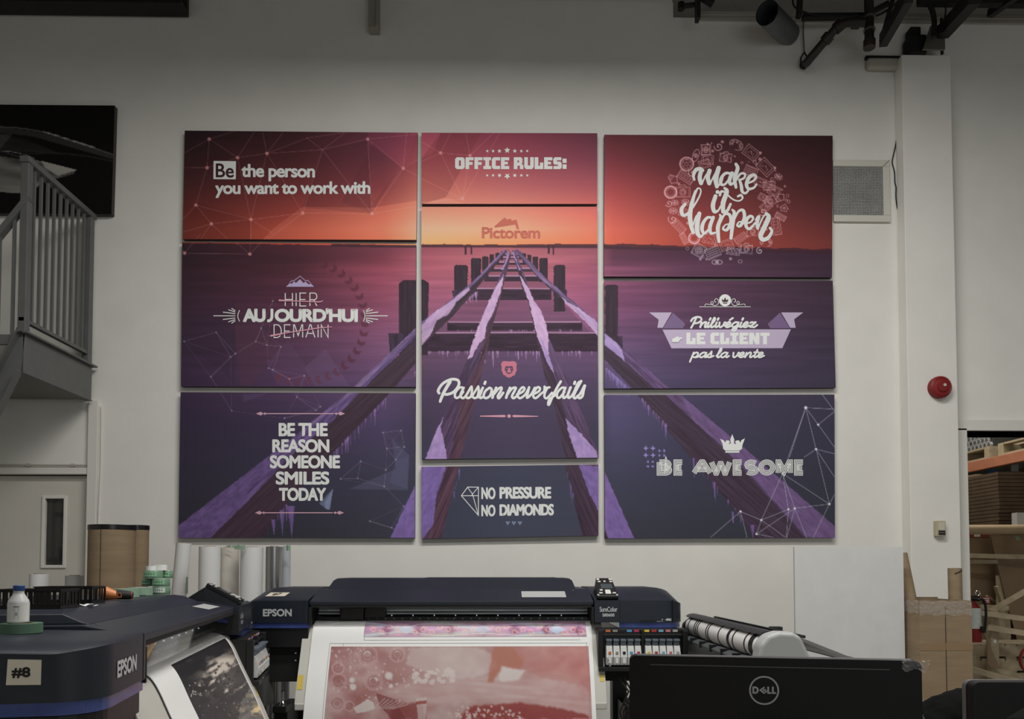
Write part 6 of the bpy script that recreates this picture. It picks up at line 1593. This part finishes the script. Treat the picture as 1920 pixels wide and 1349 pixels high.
m = MB(); m.add([(.10,.02,1.085),(.10,1.40,1.085),(.34,1.40,.99),(.34,.02,.99),(.10,.02,1.07),(.10,1.40,1.07),(.34,1.40,.975),(.34,.02,.975)], [(0,1,2,3),(7,6,5,4),(0,4,5,1),(1,5,6,2),(2,6,7,3),(3,7,4,0)]); m.build('tray', mat('tray_grey', rgb(130,130,130), .4), root)
m = MB(); m.bar((.105,.02,1.092),(.105,1.42,1.092),.012,.012); m.bar((.34,.0,.985),(.34,1.42,.985),.018,.02); m.build('tray_rail', BLACKP, root)
m = MB(); m.box(.13,.5,1.07,.19,.54,1.10); m.build('clamp', BLACKP, root, bevel=.004)
for y in (.15, 1.35):
    m = MB(); m.box(-.02,y-.03,.05,.06,y+.03,.80); lg = m.build('leg', mat('leg_grey', rgb(120,122,122), .4), root)
    m = MB(); m.box(-.12,y-.03,0,.30,y+.03,.05); m.build('foot', BLACKP, lg, bevel=.01)
for i in range(6):
    y = .3+i*.2; m = MB(); m.box(-.128,y,.955,-.07,y+.012,.99); m.build('guide_clip', BLACKP, root)
# ------------------------------------------------------------------ made-up white panel, box and tubes
PYY = 4.72
x0, x1 = WX(1490, PYY), WX(1694, PYY)
m = MB(); m.box(x0, PYY, 0, x1, PYY+.02, WZ(1026, PYY, 1600)); tag(m.build('added_panel', mat('added_panel', rgb(206,206,204), .7, noise=.03, nscale=9)), 'made-up flat white panel standing on the floor left of the tall cardboard box', 'board')  # added panel over a blanked-out patch; no real board known there
BY = 4.60
bx0, bx1 = WX(1722, BY), WX(1820, BY); bz = WZ(1127, BY, 1770); bw = bx1-bx0
root = empty('cardboard_box', ((bx0+bx1)/2, BY, 0), 0, 'tall open cardboard box holding brown tubes at the foot of the pillar', 'cardboard box')
m = MB(); t = .006; h = bw/2; dd = .36
m.box(-h,0,0,h,t,bz); m.box(-h,dd-t,0,h,dd,bz+.01); m.box(-h,t,0,-h+t,dd-t,bz); m.box(h-t,t,0,h,dd-t,bz); m.box(-h,0,0,h,dd,.006); m.build('box_wall', CARD, root)
m = MB(); m.box(0.0-.0015,-.001,.02,.0015,0,bz-.03); m.box(-.004,-.0012,.05,-.0025,0,bz-.1); m.build('seam', mat('dark_seam', rgb(70,56,44), .8), root)
m = MB(); m.box(-h-.001,-.0012,bz-.30,h+.001,.0,bz-.255); m.build('tape_band', mat('brown_tape', rgb(140,116,88), .3), root)
FM = FILMM
m = MB(); r9 = random.Random(2)
m.quadgrid([[(-h+2*h*i/14, -.002-.006*r9.random(), bz-.002-.085*j/5+.006*math.sin(i*1.3+j)) for j in range(6)] for i in range(15)])
m.quadgrid([[(-h-.002-.004*r9.random(), .0+.2*i/10, bz-.002-.075*j/5+.006*math.sin(i*1.3+j)) for j in range(6)] for i in range(11)]); m.build('stretch_wrap', FM, root)
def tube_thing(p, q, r_, label, mark=False, gone=()):
    p = Vector(p); q = Vector(q); root = empty('cardboard_tube', tuple(p), 0, label, 'cardboard tube')
    d = q-p; m = MB(); m.tube([(0,0,0), tuple(d)], r_, 28, caps=False); m.tube([tuple(d), (0,0,0)], r_-.006, 28, caps=False)
    dn = d.normalized(); m.tube([tuple(d*.999), tuple(d)], r_, 28, caps=False)
    m.build('tube_wall', CARD, root, smooth=True)
    rings = MB(); n = 28; u = dn.cross(Vector((0,1,0))).normalized(); w = dn.cross(u).normalized()
    o = [tuple(d+(u*math.cos(2*math.pi*k/n)+w*math.sin(2*math.pi*k/n))*r_) for k in range(n)]; i_ = [tuple(d+(u*math.cos(2*math.pi*k/n)+w*math.sin(2*math.pi*k/n))*(r_-.006)) for k in range(n)]
    rings.loft([o, i_], caps=False); rings.build('rim', CARD, root)
    return root
tb = tube_thing((WX(1792, 4.78), 4.78, .02), tuple(W(1790, 1066, 4.80)), .040, 'upright cardboard tube with black print standing in the tall box, right one')
f = Flat(); [f.stroke([(-.022+i*.0085, -.008+.002*(i%2)), (-.022+i*.0085+.0062, -.008-.001*(i%3))], .011, caps=False) for i in range(7)]; f.build('print_mark', INKBLK, lambda x, y, h=0: (W(1790,1066,4.80).x-WX(1792,4.78)+.0408*math.sin(x/.04), .02-.0408*math.cos(x/.04), W(1790,1066,4.80).z-.055-y+x*.45), tb)
f = Flat(); f.poly([(-.018,0),(.008,-.022),(.012,.012),(-.004,.02)]); f.build('print_mark', INKBLK, lambda x, y, h=0: (W(1790,1066,4.80).x-WX(1792,4.78)+.0408*math.sin(x/.04), .02-.0408*math.cos(x/.04), W(1790,1066,4.80).z-.155-y), tb)
p1 = W(1718, 1120, 4.85); p0 = W(1690, 1040, 5.3); dd_ = (p1-p0)
tube_thing((bx0+.09, 4.66, .55), tuple(W(1686, 1040, 4.86)), .048, 'fat cardboard tube leaning left inside the tall box')

# ------------------------------------------------------------------ monitors, desk, chair with jacket
A = W(1180, 1229.5, 1.50); B = W(1728, 1241, 1.398)
B.z = A.z = (A.z+B.z)/2
ang = math.atan2(B.y-A.y, B.x-A.x); mw = (B-A).length; mh = .335
DZ = .74; mid = (A+B)/2
def desk_top(name, x0, y0, x1, y1, label):
    root = empty(name, ((x0+x1)/2, (y0+y1)/2, 0), 0, label, 'desk'); w = (x1-x0)/2; d = (y1-y0)/2
    m = MB(); m.box(-w,-d,DZ-.028,w,d,DZ); m.build('desk_top', mat('desk_laminate', rgb(150,140,125), .4), root, bevel=.003)
    for sx in (-1, 1):
        for sy in (-1, 1): m = MB(); m.box(sx*(w-.05)-.02,sy*(d-.05)-.02,0,sx*(w-.05)+.02,sy*(d-.05)+.02,DZ-.028); m.build('leg', BLACKP, root)
    return root
desk_top('desk', .15, .95, 1.45, 1.62, 'desk below the frame carrying the two black monitors')
MBK = mat('monitor_back_black', rgb(9,8,8), .5, bump=.05, bscale=900, spec=.3)
def monitor(loc, rz, w, h, z1, label):
    root = empty('computer_monitor', (loc.x, loc.y, DZ), rz, label, 'monitor')
    zt = z1-DZ; m = MB(); r_ = .012
    o = []
    for cx, cz, a0 in ((w/2-r_, zt-r_, 0), (-w/2+r_, zt-r_, 90), (-w/2+r_, zt-h+r_, 180), (w/2-r_, zt-h+r_, 270)):
        o += [(cx+r_*math.cos(R(a0+90*i/5)), cz+r_*math.sin(R(a0+90*i/5))) for i in range(6)]
    m.prism_y(o, 0, .022); m.build('back_shell', MBK, root)
    m = MB(); m.prism_y([(x*1.002, (z-(zt-h/2))*1.003+zt-h/2) for x, z in o], .022, .034); m.build('bezel', mat('bezel_grey', rgb(88,88,88), .35), root)
    m = MB(); m.prism_y([(x*.975, (z-(zt-h/2))*.95+zt-h/2) for x, z in o], .0335, .0352); m.build('screen', mat('dark_screen', rgb(10,12,14), .15), root)
    m = MB(); m.box(-.035,-.03,.01,.035,-.008,zt-h*.45); m.box(-.05,-.03,zt-h*.62,.05,0,zt-h*.38); st = m.build('stand_neck', BLACKP, root, bevel=.004)
    m = MB(); m.box(-.12,-.11,0,.12,.10,.012); m.build('stand_base', BLACKP, root, bevel=.005)
    return root, zt
mon, zt = monitor(mid, ang, mw, mh, A.z, 'large black monitor seen from behind, round silver logo, film on its corner')
m = MB(); k = 150
for i in range(k):
    x = -mw/2+.015+(mw-.03)*i/k; m.box(x, .004, zt-.0002, x+(mw-.03)/k*.55, .018, zt+.0006)
m.build('top_vent', mat('vent_grey', rgb(110,110,110), .5), mon)
m = MB(); xa = (1222-1454)/548*mw; xb = (1672-1454)/548*mw; k = 130
for i in range(k): x = xa+(xb-xa)*i/k; m.box(x, -.0006, zt-.0175, x+(xb-xa)/k*.62, .001, zt-.0158)
m.build('rear_vent', mat('vent_grey', rgb(110,110,110), .5), mon)
u = mw/548.0
def mp(x, y, h=0): return ((x-1454)*u, -.0012-h, zt-(y-1235.5-(x-1454)*0.018)*u)
LG = mat('silver_logo', rgb(170,172,172), .35, .3)
f = Flat(); f.ring(1440.5, 1298, 26.6, 3.2, 60)
f.poly([(1418.5,1290.5),(1426,1290.5),(1430,1294),(1430,1301),(1426,1304.5),(1418.5,1304.5)], [[(1421.8,1294),(1425,1294),(1426.6,1296),(1426.6,1299.5),(1425,1301),(1421.8,1301)]])
f.stroke([(1441.5,1291.5),(1433,1297.5),(1441,1304)], 2.6, caps=False); f.stroke([(1436,1294),(1444,1299)], 1.2, caps=False); f.stroke([(1434,1297.5),(1440,1293.2)], 2.6, caps=False); f.stroke([(1437.2,1300.4),(1443.5,1295.6)], 2.4, caps=False); f.stroke([(1440,1303.6),(1446.5,1298.6)], 2.4, caps=False)
for x in (1446.5, 1455.2): f.poly([(x,1290.5),(x+3.4,1290.5),(x+3.4,1301.3),(x+7.6,1301.3),(x+7.6,1304.5),(x,1304.5)])
f.build('round_logo', LG, mp, mon)
# crumpled film on the corner
m = MB(); r9 = random.Random(4)
m.quadgrid([[((1692+46*i/10-1454)*u+r9.uniform(-1,1)*.0008, -.003-.006*r9.random()-(0 if i < 8 else .004), zt+.003-(20+3*math.sin(i))*u*j/5*(1.0 if i < 9 else .8)+r9.uniform(-1,1)*.0015) for j in range(6)] for i in range(11)])
m.build('film_scrap', FM, mon)
C2 = W(1900, 1281.5, 1.32); 
mon2, zt2 = monitor(Vector((WX(1826, 1.32)+.27, 1.32, 0)), R(-2), .54, .33, W(1840, 1281.5, 1.32).z, 'black monitor seen from behind at the lower right corner, diagonal vents')
m = MB()
for i in range(14): m.bar((-.27+(1886-1826)*.000917+.003*i+.0, -.0005, zt2-.062+.0035*i*.0), (-.27+.062+.003*i+.03, -.0005, zt2-.040+.0*i), .0012, .0012)
m.build('rear_vent', mat('vent_dark', rgb(50,50,50), .5), mon2)
# chair and jacket
cy_ = 1.75; cx_ = WX(1800, cy_)
ch = empty('office_chair', (cx_, cy_, 0), R(184), 'black office chair mostly hidden behind the jacket between the monitors', 'chair')
m = MB(); m.box(-.22,-.02,.62,.22,.03,1.06); m.build('backrest', BLACKM, ch, bevel=.02)
m = MB(); m.box(-.24,-.48,.43,.24,.0,.50); m.build('seat', BLACKM, ch, bevel=.03)
m = MB(); m.box(-.03,-.0,.46,.03,.03,.66); m.build('back_bracket', BLACKP, ch)
m = MB(); m.tube([(0,-.24,.08),(0,-.24,.44)], .028, 16); m.build('post', BLACKP, ch)
for k in range(5):
    t = k*2*math.pi/5; m = MB(); m.bar((0,-.24,.09), (.3*math.cos(t),-.24+.3*math.sin(t),.06), .04, .03); l = m.build('leg', BLACKP, ch)
    m = MB(); m.lathe([(0,-.02),(.027,-.02),(.027,.02),(0,.02)], (.3*math.cos(t),-.24+.3*math.sin(t),.028), 14, 'x'); m.build('caster', BLACKM, l)
jy = 1.74
m = MB(); P = []
prof = [(1722,1349),(1730,1338),(1742,1328),(1758,1312),(1775,1303),(1795,1296),(1818,1290),(1850,1288),(1880,1292),(1900,1305)]
prof = smooth_line(prof, 4)
for j in range(13):
    t = j/12*math.pi; row = []
    for i, (x, y) in enumerate(prof):
        v = W(x, y, jy); zc = 1.0
        hgt = v.z-zc; fold = .007*math.sin(i*.9+j*1.1)+.005*math.sin(i*2.3-j*.7)
        row.append((v.x, jy-.085*math.cos(t)*(1+fold*6)-.0, zc+max(hgt, .02)*math.sin(t)**.6*(1+fold*1.2)-(0.15 if j in (0, 12) else 0)))
    P.append(row)
m.quadgrid(P); jk = m.build('jacket', mat('black_jacket_cloth', rgb(8,8,8), .9, noise=.3, nscale=30, bump=.3, bscale=45, spec=.1), None, smooth=True)
jk.modifiers.remove(jk.modifiers[0]); md = jk.modifiers.new('thickness', 'SOLIDIFY'); md.thickness = .006; md.offset = -1
tag(jk, 'black quilted jacket draped over a chair between the two monitors', 'jacket')

# ------------------------------------------------------------------ warehouse through the opening
PLY = mat('pale_plywood', rgb(190,176,146), .7, noise=.15, nscale=8)
ORB = mat('orange_rack_paint', rgb(184,122,96), .5, noise=.1, nscale=9)
RKX = 5.5
rk = empty('pallet_rack', (RKX, 7.2, 0), 0, 'orange beamed storage rack behind the opening, loaded with pallets and cardboard', 'storage rack')
for (y0, y1, zz) in ((0.0,2.9,2.58),): 
    m = MB(); m.box(-.03,y0,zz-.06,.03,y1,zz+.05); m.build('beam', ORB, rk, bevel=.004)
    m = MB(); m.box(1.1,y0,zz-.06,1.16,y1,zz+.05); m.build('beam', ORB, rk, bevel=.004)
for (x, y) in ((0,-.05),(0,2.95),(1.13,-.05),(1.13,2.95)):
    m = MB(); m.box(x-.04,y-.04,0,x+.04,y+.04,4.2); m.build('upright', mat('blue_rack_upright', rgb(40,62,92), .5), rk)
m = MB(); m.box(-.03,0,4.0,.03,2.9,4.1); m.build('beam', ORB, rk)
def pallet(x, y, z, rz, w, d, label):
    root = empty('wooden_pallet', (x, y, z), rz, label, 'pallet')
    for i in range(3):
        m = MB(); yy = -d/2+i*(d-.09)/2; m.box(-w/2,yy,.02,w/2,yy+.09,.115); m.build('stringer_board', WOOD, root)
    m = MB()
    for i in range(7): x_ = -w/2+i*(w-.1)/6; m.box(x_,-d/2,.115,x_+.1,d/2,.135)
    m.build('top_deck', WOOD, root)
    m = MB()
    for i in range(3): x_ = -w/2+i*(w-.1)/2; m.box(x_,-d/2,0,x_+.1,d/2,.02)
    m.build('bottom_deck', WOOD, root)
    return root
pallet(RKX+.56, 9.0, 2.632, 0, 1.15, 1.1, 'pallet up on the rack carrying wrapped white tubes')
pallet(RKX+.56, 7.8, 2.632, 0, 1.15, 1.0, 'nearer pallet up on the rack at the right edge')
# bundle of wrapped tubes: ends face the room
root = empty('wrapped_tube_bundle', (RKX+.1, 8.55, 2.769), 0, 'film wrapped bundle of white tubes seen end on, top shelf of the rack', 'tube bundle')
m = MB(); m.box(0,0,0,.8,.95,.26); m.build('bundle_fill', mat('bundle_dark', rgb(60,60,60), .8), root)
TB = mat('tube_white', rgb(170,172,175), .5)
for j in range(4):
    m = MB()
    for i in range(13):
        yy = .04+i*.072+(j % 2)*.036; m.lathe([(.026,0),(.034,0),(.034,.03),(.026,.03),(.026,0)], (-.031,yy,.035+j*.062), 12, 'x')
    m.build('tube_row', TB, root)
m = MB(); m.quadgrid([[(-.036-.01*r9.random(), .98*i/12, .27*j/5) for j in range(6)] for i in range(13)]); m.build('film', FM, root)
m = MB(); c0 = W(1898, 826, 8.0); m.tube([(c0.x,7.75,2.86),(c0.x+.6,7.9,2.86)], .09, 20); tag(m.build('dark_roll', mat('dark_brown_roll', rgb(92,80,72), .5, noise=.2, nscale=6), smooth=True), 'dark brown wrapped roll on the nearer top shelf pallet', 'roll')
# cardboard stacks under the beam
def stack(px0, px1, py0, py1, y, depth, label, layers, mt, bulge=0.0, name='cardboard_stack'):
    x0, x1 = W(px0, py1, y).x, W(px1, py1, y).x; z0, z1 = WZ(py1, y, px0), WZ(py0, y, px0); r8 = random.Random(px0)
    root = empty(name, ((x0+x1)/2, y, 0), 0, label, 'cardboard stack', None)
    m = MB(); t = (z1-z0)/layers; w = (x1-x0)/2
    for i in range(layers):
        o = r8.uniform(-.012, .012); b = bulge*math.sin(math.pi*(i+.5)/layers)
        n = 8; top = [(-w+2*w*k/n, z0+i*t+t*.86+(.03*math.sin(math.pi*k/n) if bulge else 0)) for k in range(n+1)]; bot = [(-w+2*w*k/n, z0+i*t+(.03*math.sin(math.pi*k/n) if bulge else 0)) for k in range(n+1)]
        m.prism_y(bot+top[::-1], o-b, depth)
    m.build('folded_sheets', mt, root)
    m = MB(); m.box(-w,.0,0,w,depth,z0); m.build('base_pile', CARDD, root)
    return root
stack(1812, 1859, 893, 990, 8.6, .8, 'bulging stack of folded brown cartons left under the orange beam', 9, CARD, .05)
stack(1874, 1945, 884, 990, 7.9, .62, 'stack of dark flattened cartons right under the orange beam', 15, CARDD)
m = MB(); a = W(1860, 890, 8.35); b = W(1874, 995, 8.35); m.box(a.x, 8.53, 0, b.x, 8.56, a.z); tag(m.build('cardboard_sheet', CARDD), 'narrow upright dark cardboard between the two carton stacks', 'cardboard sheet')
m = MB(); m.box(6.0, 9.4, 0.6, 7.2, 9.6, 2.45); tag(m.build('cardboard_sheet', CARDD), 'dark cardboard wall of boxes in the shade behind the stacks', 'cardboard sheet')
m = MB(); a = W(1896, 869, 9.3); m.box(a.x, 9.3, a.z-.1, a.x+.09, 9.32, a.z); tag(m.build('paper_tag', PAPER), 'small white tag in the shade below the rack beam', 'tag')
# long horizontal tube with tape bits
TY = 7.6
root = empty('long_tube', tuple(W(1815, 994, TY)), 0, 'long horizontal cardboard tube spanning the opening with green tape bits', 'cardboard tube')
o = W(1815, 994, TY); e = W(1960, 993, TY-.15)
m = MB(); m.tube([Vector((-.5,.05,0)), e-o], .048, 28); m.build('tube_wall', mat('tube_kraft', rgb(176,154,122), .7, noise=.08, nscale=8), root, smooth=True)
for px in (1851, 1896):
    q = W(px, 994, TY)-o; m = MB(); m.loft([[(q.x+s_, q.y-.0495*math.cos(t), q.z+.0495*math.sin(t)) for s_ in (0, .03)] for t in np.linspace(-1.3, 1.2, 8)], caps=False, closed=False); m.build('green_tape', GREEN, root)
m = MB(); q = W(1895, 1006, TY)-o; m.quadgrid([[(q.x-.0+.02*i+.02*math.sin(j), q.y-.055, q.z-.02*j) for j in range(3)] for i in range(3)]); m.build('green_tape', GREEN, root)
for px in (1822, 1845, 1868, 1888, 1910): 
    q = W(px, 994, TY)-o; m = MB(); m.tube([(q.x, q.y-.0485*math.cos(t), q.z+.0485*math.sin(t)) for t in np.linspace(-1, 1, 8)], .0014, 5); m.build('wrap_line', mat('dark_seam', rgb(70,56,44), .8), root)
m = MB(); a = W(1876, 965, TY+.2); m.box(a.x, TY-.05, o.z+.049, a.x+.10, TY+.03, a.z); tag(m.build('white_carton', mat('white_carton', rgb(205,205,205), .5)), 'small white carton standing on the long cardboard tube', 'carton')
def sheetp(pts, y, label, mt=CARD, th=.008, name='cardboard_sheet', cat='cardboard sheet', y2=None):
    P = [W(px, py, y if y2 is None or i < len(pts)/2 else y2) for i, (px, py) in enumerate(pts)]
    m = MB(); m.loft([[tuple(p) for p in P], [(p.x, p.y+th, p.z) for p in P]]); return tag(m.build(name, mt), label, cat)
sheetp([(1859,1004),(1960,1002),(1960,1300),(1918,1255),(1905,1190),(1885,1120),(1870,1058)], 7.75, 'large curved cardboard sheet draped under the long tube at right', mat('brown_card', rgb(140,118,92), .85, noise=.12, nscale=5))
CARDB = mat('brown_card', rgb(140,118,92), .85)  # plain brown cardboard
pn = empty('cardboard_divider', tuple(W(1840, 1000, 8.0)), 0, 'brown cardboard panel with dull red printed top edge behind the fire extinguisher', 'cardboard sheet')
def inpn(pts, y, name, mt, th=.008):
    P = [W(px, py, y)-pn.location for px, py in pts]; m = MB(); m.loft([[tuple(p) for p in P], [(p.x, p.y+th, p.z) for p in P]]); return m.build(name, mt, pn)
zb = PIX((WX(1840, 8.0), 8.0, 0))[1]
inpn([(1806,1003),(1858,1003),(1866,1037),(1868,1060),(1868,1136),(1868,zb),(1806,zb)], 8.0, 'panel_sheet', CARDB)
inpn([(1806,1000),(1854,1000),(1854,1008),(1806,1008)], 7.99, 'red_edge', mat('dull_red_card', rgb(140,70,55), .6))
inpn([(1827,1001),(1838,1001),(1838,1007),(1827,1007)], 7.985, 'paper_label', PAPER, .003)
sheetp([(1830,1160),(1850,1198),(1852,1245),(1858,1252),(1878,1256),(1868,1238),(1852,1200),(1834,1150)], 7.05, 'leaning brown cardboard strip behind the wooden crate post', CARD)
cr = empty('wooden_crate_frame', (WX(1861, 7.15), 7.15, 0), 0, 'open pine crate frame of nailed rails and posts behind the fire extinguisher', 'wooden crate')
def timber(p, q, w_, h_, label=None, mt=WOOD, name='rail'):
    m = MB(); m.bar(W(*p)-cr.location, W(*q)-cr.location, w_, h_); return m.build(name, mt, cr)
timber((1800,1042,7.7), (1960,1046,7.6), .03, .045)
timber((1800,1054,7.8), (1870,1054,7.75), .03, .04)
timber((1868,1100,7.6), (1882,1140,7.6), .05, .03, name='stick')
timber((1875,1080,7.8), (1878,1200,7.8), .06, .05, name='post')
timber((1887,1130,7.82), (1888,1200,7.82), .05, .05, name='post')
timber((1855,1148,7.2), (1960,1088,6.9), .04, .05, name='diagonal_brace')
timber((1838,1139,7.35), (1890,1141,7.3), .04, .045)
timber((1838,1150,7.1), (1960,1166,6.9), .045, .045)
timber((1852,1177,7.08), (1960,1194,6.88), .035, .05)
m = MB(); xx = W(1861, 1200, 7.15).x-cr.location.x; m.box(xx-.035, -.035, 0, xx+.035, .035, WZ(1144, 7.15)); m.build('post', WOOD, cr)
m = MB(); zz = WZ(1205, 7.1); m.box(xx-.012, -.037, zz-.015, xx+.012, -.0355, zz+.015); m.build('paper_tag', PAPER, cr)
timber((1818,1255,7.0), (1925,1284,6.8), .05, .05, name='low_board')
timber((1868,1257,7.15), (1918,1270,7.1), .04, .04, name='low_board')
timber((1850,1118,7.95), (1900,1150,7.95), .02, .02, name='lath')
for k, lab in enumerate(('lowest wooden pallet of the pile on the warehouse floor', 'second wooden pallet from the floor in the pile', 'middle wooden pallet of the pile of five', 'fourth wooden pallet from the floor in the pile', 'topmost wooden pallet of the pile behind the crate post')):
    pallet(WX(1862, 7.45)+.02, 7.47, k*.1355, 0, .8, .46, lab)
m = MB(); c0 = W(1935, 1240, 6.9)
for k in range(5): m.tube([(c0.x+.10*math.cos(t)+.01*k, 6.9+.02*k, c0.z+.12*math.sin(t)) for t in np.linspace(0, 2*math.pi, 24)], .008, 6)
tag(m.build('red_cable_coil', mat('dark_red_cable', rgb(120,36,30), .5)), 'coil of dark red cable at the right edge of the opening', 'cable coil')
# fire extinguisher
EY = 6.75; c0 = W(1823, 1200, EY)
ex = empty('fire_extinguisher', (WX(1822, EY), EY, c0.z-.02), 0, 'red fire extinguisher with black hose hanging just inside the opening', 'fire extinguisher')
zt_ = WZ(1135, EY)-c0.z
m = MB(); m.lathe([(0,0),(.062,0),(.066,.01),(.066,zt_-.04),(.055,zt_),(.03,zt_+.03),(.02,zt_+.05),(0,zt_+.05)], (0,0,0), 32); m.build('cylinder', RED, ex, smooth=True)
m = MB(); m.quadgrid([[(.067*math.sin(t), -.067*math.cos(t), z) for z in (.12, .30)] for t in np.linspace(-.8, 1.1, 12)]); m.build('label', mat('ext_label', rgb(200,206,200), .5, noise=.15, nscale=60), ex)
m = MB(); m.box(-.03,-.02,zt_+.05,.05,.02,zt_+.075); m.box(-.02,-.015,zt_+.08,.06,.015,zt_+.1); m.build('valve_lever', BLACKP, ex, bevel=.003)
m = MB(); m.tube([(x, -.075, z) for x, z in smooth_line([(.0,zt_+.06),(.04,zt_+.07),(.065,zt_+.03),(.07,zt_-.08),(.05,zt_-.22),(.03,.14),(.03,.10)], 5)], .011, 10); m.build('hose', BLACKM, ex, smooth=True)
m = MB(); m.tube([(.03+.02*math.cos(t), -.03, zt_+.12+.022*math.sin(t)) for t in np.linspace(0, 2*math.pi, 20)], .004, 8); m.build('pin_ring', CHROME, ex, smooth=True)
m = MB(); m.box(.055,-.05,zt_+.03,.125,-.048,zt_+.09); tg = m.build('red_tag', RED, ex)
m = MB()
for i in range(3): m.box(.062,-.0515,zt_+.042+i*.016,.118,-.0505,zt_+.048+i*.016)
m.build('tag_lines', PAPER, tg)
m = MB(); m.box(-.075,.04,-(c0.z-.02),-.045,.07,.35); m.box(-.06,.04,.15,.03,.075,.18); m.build('stand_post', BLACKP, ex)
rt = build_canvases(); build_lettering(rt)
